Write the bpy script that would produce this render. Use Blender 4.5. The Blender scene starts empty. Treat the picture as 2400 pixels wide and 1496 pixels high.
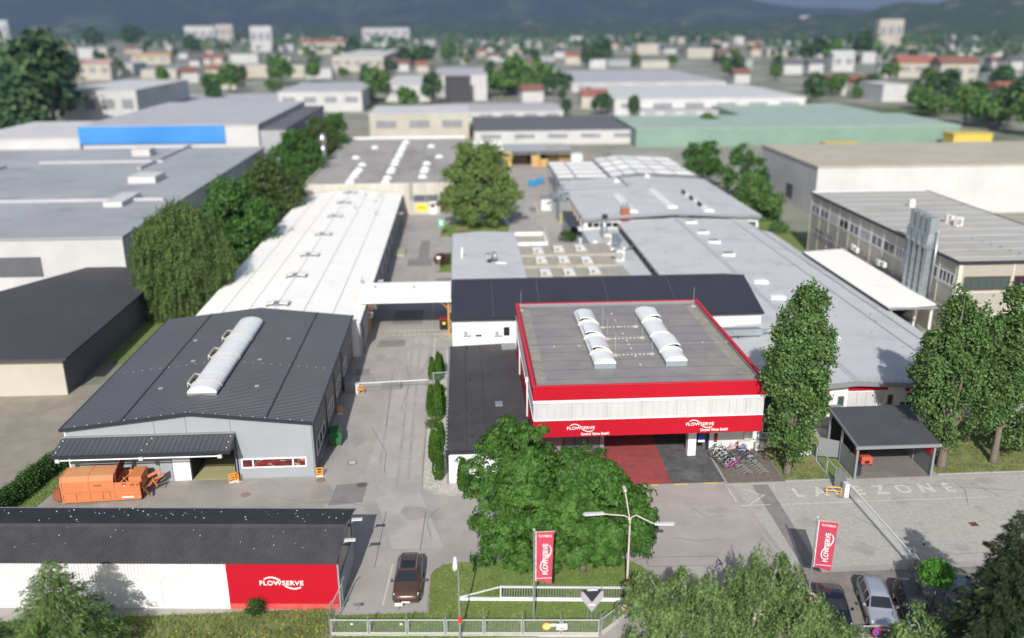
import bpy, math, random
import numpy as np
from mathutils import Vector, Matrix
SC = bpy.context.scene
COL = SC.collection
R = random.Random(11)
rad = math.radians

# ------------------------------------------------------------------ camera, world, sun, exposure
CAMH, FPX = 37.0, 2072.4
PIT, YAW, ROL = rad(18.394), rad(3.204), rad(-0.308)
_rt = Vector((math.cos(YAW), -math.sin(YAW), 0)); _fw = Vector((math.sin(YAW), math.cos(YAW), 0))
_f = _fw * math.cos(PIT) - Vector((0, 0, math.sin(PIT))); _u = _fw * math.sin(PIT) + Vector((0, 0, math.cos(PIT)))
_r2 = _rt * math.cos(ROL) + _u * math.sin(ROL); _u2 = _u * math.cos(ROL) - _rt * math.sin(ROL)
cd = bpy.data.cameras.new('camera'); cam = bpy.data.objects.new('camera', cd); COL.objects.link(cam)
cam.matrix_world = Matrix((( _r2.x, _u2.x, -_f.x, 0), (_r2.y, _u2.y, -_f.y, 0), (_r2.z, _u2.z, -_f.z, CAMH), (0, 0, 0, 1)))
cd.sensor_width = 36; cd.lens = FPX / 2400 * 36; cd.clip_start = 1; cd.clip_end = 30000
cd.dof.use_dof = True; cd.dof.focus_distance = 69; cd.dof.aperture_fstop = cd.lens / 1000 / 0.47
SC.camera = cam
SUN = Vector((0.22, 1.43, -1.0)).normalized()            # the way the light travels
W = bpy.data.worlds.new('World'); SC.world = W; W.use_nodes = True
_nt = W.node_tree; _bg = _nt.nodes['Background']
_sky = _nt.nodes.new('ShaderNodeTexSky'); _sky.sky_type = 'NISHITA'; _sky.sun_disc = False
_sky.sun_elevation = math.asin(-SUN.z); _sky.sun_rotation = math.atan2(-SUN.x, -SUN.y)
_sky.air_density = 1.0; _sky.dust_density = 2.5; _sky.ozone_density = 0.6
_nt.links.new(_sky.outputs[0], _bg.inputs[0]); _bg.inputs[1].default_value = 0.085
sl = bpy.data.lights.new('sun', 'SUN'); sl.energy = 3.9; sl.angle = rad(0.53); sl.color = (1.0, 0.975, 0.94)
so = bpy.data.objects.new('sun', sl); COL.objects.link(so); so.rotation_euler = SUN.to_track_quat('-Z', 'Y').to_euler(); so.location = (-20, -60, 80)
SC.view_settings.view_transform = 'Standard'; SC.view_settings.look = 'None'; SC.view_settings.gamma = 1
SC.view_settings.exposure = 0.38; SC.view_settings.use_curve_mapping = False
try:
    SC.cycles.max_bounces = 6; SC.cycles.transparent_max_bounces = 8; SC.cycles.volume_bounces = 0
except Exception:
    pass

# ------------------------------------------------------------------ surveying: where a sight line meets a level or a wall
def _ray(x, y): return _f + _r2 * ((x - 1200) / FPX) - _u2 * ((y - 748) / FPX)
def S(x, y, z=0.0):
    d = _ray(x, y); return Vector((0, 0, CAMH)) + d * ((z - CAMH) / d.z)
def SY(x, y, Y):
    d = _ray(x, y); return Vector((0, 0, CAMH)) + d * (Y / d.y)
def SX(x, y, X):
    d = _ray(x, y); return Vector((0, 0, CAMH)) + d * (X / d.x)

# ------------------------------------------------------------------ materials
def lin(c):
    f = lambda v: v / 12.92 if v <= 0.04045 else ((v + 0.055) / 1.055) ** 2.4
    return tuple(f(v / 255) for v in c) + (1.0,)
def c4(c): return tuple(c) + (1.0,) if len(c) == 3 else tuple(c)
def M(name, c1, c2=None, scale=1.0, rough=0.7, metal=0.0, bump=0.0, bscale=None, spec=0.3, c3=None, s3=0.06, lo3=0.5, hi3=0.7, detail=5, coat=0.0, stretch=None):
    m = bpy.data.materials.new(name); m.use_nodes = True; nt = m.node_tree; N, L = nt.nodes, nt.links
    b = N['Principled BSDF']; b.inputs['Roughness'].default_value = rough; b.inputs['Metallic'].default_value = metal
    b.inputs['Specular IOR Level'].default_value = spec; b.inputs['Coat Weight'].default_value = coat
    if c2 is None:
        b.inputs['Base Color'].default_value = c4(c1)
    if c2 is not None or bump:
        g = N.new('ShaderNodeNewGeometry'); src = g.outputs['Position']
        if stretch:
            mp = N.new('ShaderNodeMapping'); mp.inputs['Scale'].default_value = stretch; L.new(src, mp.inputs[0]); src = mp.outputs[0]
    if c2 is not None:
        n = N.new('ShaderNodeTexNoise'); n.inputs['Scale'].default_value = scale; n.inputs['Detail'].default_value = detail; n.inputs['Roughness'].default_value = 0.65
        L.new(src, n.inputs['Vector'])
        r = N.new('ShaderNodeMapRange'); r.inputs[1].default_value = 0.33; r.inputs[2].default_value = 0.67; L.new(n.outputs[0], r.inputs[0])
        mx = N.new('ShaderNodeMix'); mx.data_type = 'RGBA'; mx.inputs[6].default_value = c4(c1); mx.inputs[7].default_value = c4(c2); L.new(r.outputs[0], mx.inputs[0])
        out = mx.outputs[2]
        if c3 is not None:
            n3 = N.new('ShaderNodeTexNoise'); n3.inputs['Scale'].default_value = s3; n3.inputs['Detail'].default_value = 7; n3.inputs['Roughness'].default_value = 0.6; L.new(src, n3.inputs['Vector'])
            r3 = N.new('ShaderNodeMapRange'); r3.inputs[1].default_value = lo3; r3.inputs[2].default_value = hi3; L.new(n3.outputs[0], r3.inputs[0])
            m3 = N.new('ShaderNodeMix'); m3.data_type = 'RGBA'; L.new(r3.outputs[0], m3.inputs[0]); L.new(out, m3.inputs[6]); m3.inputs[7].default_value = c4(c3); out = m3.outputs[2]
        L.new(out, b.inputs['Base Color'])
    if bump:
        nb = N.new('ShaderNodeTexNoise'); nb.inputs['Scale'].default_value = bscale or scale * 4; nb.inputs['Detail'].default_value = 4; L.new(src, nb.inputs['Vector'])
        bp = N.new('ShaderNodeBump'); bp.inputs['Strength'].default_value = bump; bp.inputs['Distance'].default_value = 0.03; L.new(nb.outputs[0], bp.inputs['Height']); L.new(bp.outputs[0], b.inputs['Normal'])
    return m
def seams(m, axis, period, width, dark, vary=0.0):
    """fine joints across a sheet surface: a thin darker line every PERIOD metres along AXIS (0 x, 1 y, 2 z), and a slight shade step from sheet to sheet"""
    nt = m.node_tree; N, L = nt.nodes, nt.links; b = N['Principled BSDF']; inp = b.inputs['Base Color']
    g = N.new('ShaderNodeNewGeometry'); sp = N.new('ShaderNodeSeparateXYZ'); L.new(g.outputs['Position'], sp.inputs[0])
    dv = N.new('ShaderNodeMath'); dv.operation = 'DIVIDE'; dv.inputs[1].default_value = period; L.new(sp.outputs[axis], dv.inputs[0])
    fr = N.new('ShaderNodeMath'); fr.operation = 'FRACT'; L.new(dv.outputs[0], fr.inputs[0])
    lt = N.new('ShaderNodeMath'); lt.operation = 'LESS_THAN'; lt.inputs[1].default_value = width / period; L.new(fr.outputs[0], lt.inputs[0])
    mu = N.new('ShaderNodeMath'); mu.operation = 'MULTIPLY'; mu.inputs[1].default_value = dark; L.new(lt.outputs[0], mu.inputs[0])
    fl = N.new('ShaderNodeMath'); fl.operation = 'FLOOR'; L.new(dv.outputs[0], fl.inputs[0])
    wn = N.new('ShaderNodeTexWhiteNoise'); wn.noise_dimensions = '1D'; L.new(fl.outputs[0], wn.inputs['W'])
    mv = N.new('ShaderNodeMath'); mv.operation = 'MULTIPLY_ADD'; mv.inputs[1].default_value = vary; L.new(wn.outputs['Value'], mv.inputs[0]); L.new(mu.outputs[0], mv.inputs[2])
    mx = N.new('ShaderNodeMix'); mx.data_type = 'RGBA'; mx.inputs[7].default_value = (0.02, 0.02, 0.022, 1); L.new(mv.outputs[0], mx.inputs[0])
    if inp.is_linked: L.new(inp.links[0].from_socket, mx.inputs[6])
    else: mx.inputs[6].default_value = inp.default_value[:]
    L.new(mx.outputs[2], inp); return m
def leafmat(name, dark, light, trans=0.3, rough=0.55, spread=None):
    m = bpy.data.materials.new(name); m.use_nodes = True; nt = m.node_tree; N, L = nt.nodes, nt.links
    b = N['Principled BSDF']; b.inputs['Roughness'].default_value = rough; b.inputs['Specular IOR Level'].default_value = 0.25
    g = N.new('ShaderNodeNewGeometry'); rp = N.new('ShaderNodeValToRGB'); e = rp.color_ramp.elements
    e[0].color = c4(dark); e[1].color = c4(light)
    L.new(g.outputs['Random Per Island'], rp.inputs[0]); col = rp.outputs[0]
    n = N.new('ShaderNodeTexNoise'); n.inputs['Scale'].default_value = 0.9; L.new(g.outputs['Position'], n.inputs['Vector'])
    hs = N.new('ShaderNodeHueSaturation'); ml = N.new('ShaderNodeMapRange'); ml.inputs[1].default_value = 0.3; ml.inputs[2].default_value = 0.7; ml.inputs[3].default_value = 0.72; ml.inputs[4].default_value = 1.3
    L.new(n.outputs[0], ml.inputs[0]); L.new(ml.outputs[0], hs.inputs['Value']); L.new(col, hs.inputs['Color']); col = hs.outputs[0]
    L.new(col, b.inputs['Base Color'])
    t = N.new('ShaderNodeBsdfTranslucent'); L.new(col, t.inputs[0]); mx = N.new('ShaderNodeMixShader'); mx.inputs[0].default_value = trans
    L.new(b.outputs[0], mx.inputs[1]); L.new(t.outputs[0], mx.inputs[2]); L.new(mx.outputs[0], N['Material Output'].inputs[0]); return m

asphalt = M('asphalt', (.315, .293, .268), (.385, .36, .332), 0.35, .85, bump=.25, bscale=30, spec=.2, c3=(.25, .235, .22), s3=.11, lo3=.52, hi3=.75, detail=9)
asphalt_old = M('bleached road concrete', (.335, .325, .292), (.425, .412, .372), 3.0, .9, bump=.3, bscale=25, spec=.15, c3=(.24, .23, .21), s3=.35, lo3=.54, hi3=.8, detail=10)
asphalt_patch = M('repair asphalt', (.19, .18, .172), (.25, .238, .226), .8, .85, bump=.25, bscale=30, spec=.2, detail=8)
asphalt_lot = M('parking asphalt', (.17, .152, .135), (.26, .238, .21), .7, .9, bump=.3, bscale=25, spec=.15, c3=(.28, .25, .21), s3=.3, lo3=.55, hi3=.75, detail=9)
grit = M('gritty paving', (.13, .11, .095), (.2, .175, .15), 2.5, .9, bump=.4, bscale=20, spec=.1, detail=9)
paint_w = M('road paint', (.62, .6, .55), (.42, .4, .37), 5, .7, spec=.2, detail=8)
paint_worn = M('worn road paint', (.45, .435, .39), (.62, .6, .55), 3.5, .8, spec=.2, detail=9)
paint_y = M('yellow paint', (.75, .62, .05), (.6, .5, .06), 4, .6)
seal = M('crack sealant', (.08, .078, .076), None, rough=.6)
pav_red = M('red paving', (.36, .075, .075), (.28, .06, .062), 2, .8, bump=.4, bscale=9, c3=(.2, .06, .06), s3=.5)
pav_grey = M('charcoal paving', (.072, .073, .075), (.12, .12, .122), 1.2, .8, bump=.4, bscale=9, c3=(.17, .17, .17), s3=.3)
curb = M('kerb stone', (.36, .35, .32), (.25, .24, .22), 3, .9)
gravelm = M('pale gravel', (.55, .53, .48), (.28, .27, .24), 9, .95, bump=.8, bscale=14, detail=10)
soil = M('city ground', (.34, .33, .30), (.16, .17, .11), .025, .95, c3=(.085, .115, .05), s3=.008, lo3=.5, hi3=.62)
lawn = M('lawn soil', (.13, .19, .05), (.17, .21, .07), .8, .95, bump=.6, bscale=18, c3=(.21, .18, .1), s3=.35, lo3=.58, hi3=.78, detail=8)
drylawn = M('dry lawn soil', (.12, .155, .05), (.22, .2, .1), .9, .95, bump=.6, bscale=18, c3=(.26, .21, .13), s3=.3, lo3=.5, hi3=.7, detail=8)
pathm = M('pale track', (.3, .27, .21), (.22, .2, .16), .4, .95)

white = M('white render', (.70, .71, .715), (.66, .67, .675), .6, .75, spec=.2)
white_dirty = M('weathered white sheet', (.74, .74, .72), (.66, .655, .63), .4, .7, spec=.25, c3=(.5, .49, .45), s3=1.2, lo3=.62, hi3=.8)
white_roof = M('white roof membrane', (.86, .84, .79), (.82, .80, .75), .35, .7, spec=.2, c3=(.66, .63, .57), s3=.5, lo3=.58, hi3=.85, detail=8)
white_base = M('splashed wall foot', (.62, .60, .55), (.74, .73, .70), 1.5, .8)
red = M('red panel', (.43, .008, .02), (.405, .008, .02), .3, .55, spec=.15)
red_roof = M('red edge strip', (.52, .03, .045), None, rough=.5)
red_faded = M('faded red wall foot', (.48, .12, .1), (.6, .04, .05), 1.2, .8)
clad = M('white cladding', (.53, .535, .53), (.49, .495, .49), .8, .55, spec=.3)
clad_l = M('grey side cladding', (.5, .52, .55), None, rough=.5)
grey_wall = M('grey metal wall', (.325, .35, .375), (.30, .325, .35), .3, .55, spec=.25)
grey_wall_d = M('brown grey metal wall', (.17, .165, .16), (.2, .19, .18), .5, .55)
anth = M('anthracite sheet', (.042, .047, .058), (.05, .055, .066), .25, .5, spec=.4, c3=(.062, .067, .078), s3=.2, lo3=.55, hi3=.8)
seam_roof = M('standing seam sheet', (.068, .07, .078), (.08, .082, .09), .3, .5, spec=.4)
anth_d = M('dark anthracite sheet', (.034, .036, .047), (.04, .042, .054), .4, .5, spec=.4)
shed_r = M('black corrugated fibre', (.045, .044, .05), (.06, .058, .064), 1.3, .75, spec=.25, c3=(.075, .072, .075), s3=.4, lo3=.5, hi3=.8, detail=8)
trim_d = M('dark trim', (.03, .034, .042), None, rough=.45)
trim_g = M('grey trim', (.27, .285, .30), None, rough=.45, metal=.3)
black_roof = M('black bitumen roof', (.048, .047, .05), (.068, .066, .068), .35, .8, spec=.25, bump=.2, bscale=8, c3=(.1, .095, .088), s3=.18, lo3=.52, hi3=.78, detail=9)
tower_roof = M('grey bitumen roof', (.205, .195, .197), (.255, .243, .24), .3, .8, spec=.2, bump=.15, bscale=8, c3=(.31, .285, .24), s3=.13, lo3=.5, hi3=.72, detail=9)
dust = M('dusty bitumen', (.34, .31, .24), (.22, .21, .19), .8, .9, detail=9)
grey_roof = M('pale grey roof membrane', (.47, .48, .482), (.51, .518, .52), .25, .7, spec=.25, c3=(.37, .385, .39), s3=.22, lo3=.52, hi3=.78, detail=8)
gravel_roof = M('gravel roof', (.30, .285, .268), (.37, .35, .33), 1.2, .95, bump=.4, bscale=12, c3=(.225, .212, .19), s3=.09, lo3=.5, hi3=.7, detail=10, stretch=(1, .35, 1))
conc = M('pale concrete', (.52, .50, .44), (.43, .415, .36), .8, .85, c3=(.36, .34, .27), s3=.5, lo3=.58, hi3=.8, detail=9, stretch=(1, 1, .25))
hoopm = M('dull galvanised hoop', (.3, .31, .32), None, rough=.45, metal=.3)
conc_shed = M('stained concrete slab', (.40, .375, .315), (.335, .31, .26), .7, .9, c3=(.29, .27, .22), s3=.6, lo3=.55, hi3=.75, detail=9)
beige_wall = M('beige rough render', (.37, .348, .30), (.33, .31, .265), 4, .9, bump=.5, bscale=12)
beige_rib = M('beige concrete rib', (.55, .53, .45), None, rough=.8)
beige_roof = M('beige roof sheet', (.43, .418, .39), (.37, .36, .335), .25, .85, c3=(.27, .255, .23), s3=.22, lo3=.58, hi3=.75, detail=10, stretch=(.35, 1, 1))
dome = M('opal plastic', (.74, .75, .74), (.70, .71, .70), 1.5, .25, spec=.5)
galv = M('galvanised sheet', (.42, .46, .48), (.32, .36, .38), .8, .38, metal=.55, detail=7)
steel = M('bright steel', (.55, .56, .57), None, rough=.3, metal=.8)
pole_g = M('grey pole', (.3, .32, .33), None, rough=.5, metal=.4)
pole_w = M('rusty cream pole', (.6, .57, .5), (.5, .45, .38), 3, .6, c3=(.3, .16, .08), s3=2, lo3=.58, hi3=.7)
lamp_w = M('lamp head', (.55, .56, .56), None, rough=.4)
glass = M('dark window glass', (.018, .02, .024), None, rough=.06, spec=.6)
glass_g = M('blinded window', (.12, .125, .14), (.09, .095, .11), .5, .2, spec=.5)
glass_gr = M('greenish glass', (.05, .085, .08), None, rough=.1, spec=.6)
pvc = M('white frame', (.78, .78, .78), None, rough=.4)
wood = M('orange timber', (.52, .26, .08), (.43, .21, .065), 1.5, .6, stretch=(1, 1, 6))
orange = M('orange paint', (.62, .215, .085), (.56, .19, .075), .9, .6, c3=(.42, .19, .09), s3=.9, lo3=.58, hi3=.75, detail=8)
orange_top = M('sun bleached orange', (.62, .31, .14), (.56, .26, .12), 1.0, .6, detail=8)
rust = M('rusty steel', (.16, .06, .03), (.1, .035, .02), 3, .8)
safety = M('safety orange', (.85, .32, .03), None, rough=.5)
blackm = M('black rubber', (.014, .014, .015), None, rough=.7)
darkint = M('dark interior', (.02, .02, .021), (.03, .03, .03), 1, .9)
yfloor = M('yellow green floor', (.38, .36, .18), (.33, .31, .16), .8, .7)
acw = M('air conditioner shell', (.68, .67, .62), None, rough=.5)
acg = M('fan grille', (.3, .3, .29), None, rough=.6)
brickm = M('red chimney brick', (.36, .11, .07), (.27, .085, .06), 6, .85)
cratem = M('raw pine boards', (.62, .42, .17), (.5, .33, .13), 2.5, .7)
crate_d = M('weathered boards', (.34, .24, .14), (.26, .18, .1), 2.5, .8)
blue_p = M('blue bin paint', (.03, .25, .5), None, rough=.45)
tarp = M('blue tarpaulin', (.04, .24, .62), None, rough=.4)
green_p = M('green container', (.03, .14, .05), (.025, .11, .04), 2, .5)
green_s = M('green sign', (.02, .42, .2), None, rough=.4)
yel_s = M('yellow sign', (.8, .72, .03), None, rough=.5)
sign_w = M('sign white', (.78, .78, .76), None, rough=.4)
sign_r = M('sign red', (.6, .03, .03), None, rough=.4)
sign_b = M('sign blue', (.03, .09, .5), None, rough=.4)
sign_k = M('sign print', (.05, .05, .05), None, rough=.5)
flag = M('red banner cloth', (.47, .06, .10), (.40, .045, .09), 1.2, .7)
bark = M('grey bark', (.19, .165, .13), (.11, .09, .07), 5, .9, bump=.6, bscale=12, stretch=(3, 3, .6))
bark_b = M('birch bark', (.55, .52, .47), (.2, .18, .16), 4, .8, stretch=(1, 1, 3))
meshw = M('galvanised wire', (.36, .42, .40), None, rough=.5)
lf_chest = leafmat('chestnut leaf', (0.033, 0.099, 0.015), (0.087, 0.190, 0.030))
lf_plane = leafmat('plane leaf', (0.101, 0.171, 0.039), (0.231, 0.321, 0.101))
lf_pop = leafmat('poplar leaf', (0.049, 0.126, 0.033), (0.158, 0.252, 0.078))
lf_birch = leafmat('birch leaf', (0.079, 0.144, 0.046), (0.210, 0.306, 0.106))
lf_weep = leafmat('weeping birch leaf', (0.058, 0.107, 0.026), (0.138, 0.203, 0.056))
lf_dec = leafmat('dense leaf', (0.035, 0.104, 0.022), (0.104, 0.221, 0.045))
lf_olive = leafmat('olive leaf', (0.052, 0.089, 0.022), (0.119, 0.170, 0.048))
lf_larch = leafmat('soft needles', (0.069, 0.129, 0.034), (0.172, 0.266, 0.077))
lf_spr = leafmat('spruce needles', (.013, .028, .011), (.042, .062, .022), trans=.1)
lf_thuja = leafmat('thuja sprays', (0.043, 0.111, 0.014), (0.092, 0.192, 0.026), trans=.15)
lf_globe = leafmat('globe maple leaf', (0.057, 0.185, 0.020), (0.121, 0.312, 0.040))
lf_hedge = leafmat('hedge leaf', (0.025, 0.072, 0.014), (0.069, 0.153, 0.028))
lf_red = leafmat('copper leaf', (0.071, 0.028, 0.028), (0.128, 0.050, 0.043))
lf_far = leafmat('far leaf', (0.046, 0.117, 0.030), (0.128, 0.223, 0.055), trans=.15)
lf_fard = leafmat('far dark leaf', (0.027, 0.072, 0.032), (0.080, 0.136, 0.050), trans=.1)
grassm = leafmat('grass blade', (0.119, 0.188, 0.037), (0.225, 0.306, 0.075), trans=.25)
grass_dry = leafmat('dry grass blade', (.1, .115, .04), (.26, .22, .11), trans=.2)
petal = M('yellow petals', (.7, .6, .05), None, rough=.6)
stonebit = M('gravel stone', (.6, .58, .53), (.35, .34, .31), 6, .9)

# ------------------------------------------------------------------ builders
def V(*a): return Vector(a[0]) if len(a) == 1 else Vector(a)
class MB:
    def __init__(s): s.v = []; s.f = []; s.m = []
    def add(s, pts, faces, m=0):
        k = len(s.v); s.v.extend([tuple(p) for p in pts]); s.f.extend([tuple(i + k for i in f) for f in faces]); s.m.extend([m] * len(faces)); return s
    def poly(s, *pts, m=0): return s.add(pts, [tuple(range(len(pts)))], m)
    def ob(s, o, u, v, w, m=0):
        o, u, v, w = V(o), V(u), V(v), V(w)
        P = [o, o + u, o + u + v, o + v, o + w, o + u + w, o + u + v + w, o + v + w]
        F = [(3, 2, 1, 0), (4, 5, 6, 7), (0, 1, 5, 4), (1, 2, 6, 5), (2, 3, 7, 6), (3, 0, 4, 7)]
        if u.cross(v).dot(w) < 0: F = [f[::-1] for f in F]
        return s.add(P, F, m)
    def box(s, x0, x1, y0, y1, z0, z1, m=0): return s.ob((x0, y0, z0), (x1 - x0, 0, 0), (0, y1 - y0, 0), (0, 0, z1 - z0), m)
    def prism(s, pts, d, m=0):
        pts = [V(p) for p in pts]; d = V(d); n = len(pts)
        nr = Vector((0, 0, 0))
        for i in range(n): nr += (pts[i] - pts[0]).cross(pts[(i + 1) % n] - pts[0])
        if nr.dot(d) > 0: pts = pts[::-1]
        return s.add(pts + [p + d for p in pts], [tuple(range(n)), tuple(range(2 * n - 1, n - 1, -1))] + [(i, i + n, (i + 1) % n + n, (i + 1) % n) for i in range(n)], m)
    def tube(s, path, r, n=8, m=0):
        path = [V(p) for p in path]; rs = r if isinstance(r, (list, tuple)) else [r] * len(path); k = len(s.v); up = None
        for i, p in enumerate(path):
            t = (path[min(i + 1, len(path) - 1)] - path[max(i - 1, 0)]).normalized()
            a = t.cross(Vector((0, 0, 1)) if abs(t.z) < .95 else Vector((0, 1, 0))).normalized(); b = t.cross(a)
            if up is not None and a.dot(up) < 0: a, b = -a, -b
            up = a
            for j in range(n):
                q = 2 * math.pi * j / n; s.v.append(tuple(p + (a * math.cos(q) + b * math.sin(q)) * rs[i]))
        for i in range(len(path) - 1):
            for j in range(n):
                s.f.append((k + i * n + j, k + (i + 1) * n + j, k + (i + 1) * n + (j + 1) % n, k + i * n + (j + 1) % n)); s.m.append(m)
        s.f.append(tuple(k + j for j in range(n))); s.m.append(m); e = k + (len(path) - 1) * n
        s.f.append(tuple(e + n - 1 - j for j in range(n))); s.m.append(m); return s
    def lathe(s, prof, c=(0, 0, 0), n=12, m=0, axis=2):
        k = len(s.v)
        for r, z in prof:
            for j in range(n):
                q = 2 * math.pi * j / n; x, y = r * math.cos(q), r * math.sin(q)
                p = (x, y, z) if axis == 2 else ((z, x, y) if axis == 0 else (x, z, y)); s.v.append((c[0] + p[0], c[1] + p[1], c[2] + p[2]))
        for i in range(len(prof) - 1):
            for j in range(n):
                f = (k + i * n + j, k + i * n + (j + 1) % n, k + (i + 1) * n + (j + 1) % n, k + (i + 1) * n + j)
                s.f.append(f if axis != 1 else f[::-1]); s.m.append(m)
        s.f.append(tuple(k + n - 1 - j for j in range(n))); s.m.append(m); e = k + (len(prof) - 1) * n
        s.f.append(tuple(e + j for j in range(n))); s.m.append(m); return s
    def corr(s, a, b, c, d, period, depth, trap=(.0, .5, .62, .88), m=0, th=0.02):
        """profiled sheet a-b-c-d, ribs running from a to d, repeating along a-b"""
        a, b, c, d = V(a), V(b), V(c), V(d); n = max(1, int(round((b - a).length / period))); nr = (b - a).cross(d - a).normalized()
        if nr.z < 0: nr = -nr
        ts = []
        for i in range(n):
            ts += [((i + trap[0]) / n, 0), ((i + trap[1]) / n, 0), ((i + trap[2]) / n, 1), ((i + trap[3]) / n, 1)]
        ts.append((1, 0)); k = len(s.v)
        for t, h in ts: s.v.append(tuple(a.lerp(b, t) + nr * depth * h)); s.v.append(tuple(d.lerp(c, t) + nr * depth * h))
        fl = (b - a).cross(d - a).dot(nr) < 0
        for i in range(len(ts) - 1):
            f = (k + 2 * i, k + 2 * i + 2, k + 2 * i + 3, k + 2 * i + 1); s.f.append(f[::-1] if fl else f); s.m.append(m)
        if th: s.ob(a - nr * (th + .01), b - a, d - a, nr * th, m)
        return s
    def build(s, name, mats, parent=None, smooth=False, label=None, local=False, kind=None):
        me = bpy.data.meshes.new(name); o0 = Vector((0, 0, 0))
        if parent is not None and not local:
            p = parent
            while p.parent is not None: p = p.parent
            o0 = p.location
        me.from_pydata([(x - o0.x, y - o0.y, z - o0.z) for x, y, z in s.v] if o0.length else s.v, [], s.f)
        for mm in (mats if isinstance(mats, (list, tuple)) else [mats]): me.materials.append(mm)
        if any(s.m): me.polygons.foreach_set('material_index', s.m)
        if smooth: me.polygons.foreach_set('use_smooth', [True] * len(s.f))
        me.update(); o = bpy.data.objects.new(name, me); COL.objects.link(o); o.parent = parent
        if label: o['label'] = label
        if kind: o['kind'] = kind
        return o
def tag(o, label=None, cat=None, group=None, kind=None):
    for k, v in (('label', label), ('category', cat), ('group', group), ('kind', kind)):
        if v: o[k] = v
    return o
def thing(name, label, cat, loc=(0, 0, 0), group=None, rot=0.0):
    o = bpy.data.objects.new(name, None); o.empty_display_size = .3; COL.objects.link(o); o.location = loc; o.rotation_euler = (0, 0, rot)
    return tag(o, label, cat, group)
def struct(name, mb, m, **k): return tag(mb.build(name, m, **k), kind='structure')
def dup(root, loc, rot=None, label=None, group=None, scale=None, swap=None):
    def cp(o, par):
        c = o.copy(); COL.objects.link(c); c.parent = par
        if swap and o.type == 'MESH':
            nm = o.data.name + '~' + swap[1].name
            if o.data.materials and o.data.materials[0] == swap[0]:
                me = bpy.data.meshes.get(nm)
                if me is None: me = o.data.copy(); me.name = nm; me.materials[0] = swap[1]
                c.data = me
        for ch in list(kids.get(o.name, ())): cp(ch, c)
        return c
    kids = {}
    def walk(o):
        kids[o.name] = [x for x in o.children]
        for x in kids[o.name]: walk(x)
    walk(root); r = cp(root, None); r.location = loc
    if rot is not None: r.rotation_euler = (0, 0, rot)
    if scale is not None: r.scale = scale if hasattr(scale, '__len__') else (scale,) * 3
    if label: r['label'] = label
    if group: r['group'] = group
    return r
def slab(mb, pts, z0, z1, m=0): return mb.prism([(p[0], p[1], z0) for p in pts], (0, 0, z1 - z0), m)
def window(parent, o, u, w, h, n, fm=pvc, gm=glass, fr=.07, mull=(), cross=(), name='window', depth=.05, local=False):
    """a window: the frame is the part, each pane a sub-part; o lower corner, u along the wall, n outwards"""
    o, u, n = V(o), V(u).normalized(), V(n).normalized(); z = Vector((0, 0, 1)); mb = MB(); o = o + n * .01
    mb.ob(o, u * w, n * depth, z * fr); mb.ob(o + z * (h - fr), u * w, n * depth, z * fr)
    xs = [0.0] + [t * w - fr / 2 for t in mull] + [w - fr]
    for x in xs: mb.ob(o + u * x + z * fr, u * fr, n * depth, z * (h - 2 * fr))
    f = mb.build(name, fm, parent, local=local)
    for a, b in zip(xs[:-1], xs[1:]):
        MB().ob(o + u * (a + fr) + z * fr + n * .005, u * (b - a - fr), n * (depth * .35), z * (h - 2 * fr)).build('pane', gm, f, local=local)
    return f
def text(name, body, size, m, parent, o, u, v, depth=.02, bold=.0, aw=None, local=False, sx=1.0, align='LEFT'):
    """lettering as a mesh: o the lower start of the baseline, u the reading direction, v up the letters"""
    cu = bpy.data.curves.new('letters', 'FONT'); cu.body = body; cu.size = size; cu.offset = bold; cu.extrude = depth / 2; cu.resolution_u = 3; cu.space_character = 1.06; cu.align_x = align
    t = bpy.data.objects.new('letters', cu); COL.objects.link(t); dg = bpy.context.evaluated_depsgraph_get(); dg.update()
    me = bpy.data.meshes.new_from_object(t.evaluated_get(dg)); bpy.data.objects.remove(t); bpy.data.curves.remove(cu)
    u, v = V(u).normalized(), V(v).normalized(); n = u.cross(v); k = sx
    if aw:
        xs = [q.co.x for q in me.vertices]; k = aw / (max(xs) - min(xs)); x0 = min(xs)
    else: x0 = 0
    o = V(o); me.transform(Matrix(((u.x * k, v.x, n.x, o.x - u.x * k * x0), (u.y * k, v.y, n.y, o.y - u.y * k * x0), (u.z * k, v.z, n.z, o.z - u.z * k * x0), (0, 0, 0, 1))))
    p = parent
    if not local:
        while p is not None and p.parent is not None: p = p.parent
        if p is not None: me.transform(Matrix.Translation(-p.location))
    me.name = name; me.materials.clear(); me.materials.append(m); ob = bpy.data.objects.new(name, me); COL.objects.link(ob); ob.parent = parent; return ob
def arc(mb, c, u, v, r0, r1, a0, a1, n, depth, taper=True, k=1.0):
    """a swoosh arc in the plane u,v"""
    c, u, v = V(c), V(u), V(v); nr = u.cross(v).normalized() * depth
    for i in range(n):
        P = []
        for t in (i / n, (i + 1) / n):
            a = rad(a0 + (a1 - a0) * t)
            for r in (r0, r1): P.append(c + u * math.cos(a) * r * k + v * math.sin(a) * r)
        mb.prism([P[0], P[1], P[3], P[2]], nr)
    return mb
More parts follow.
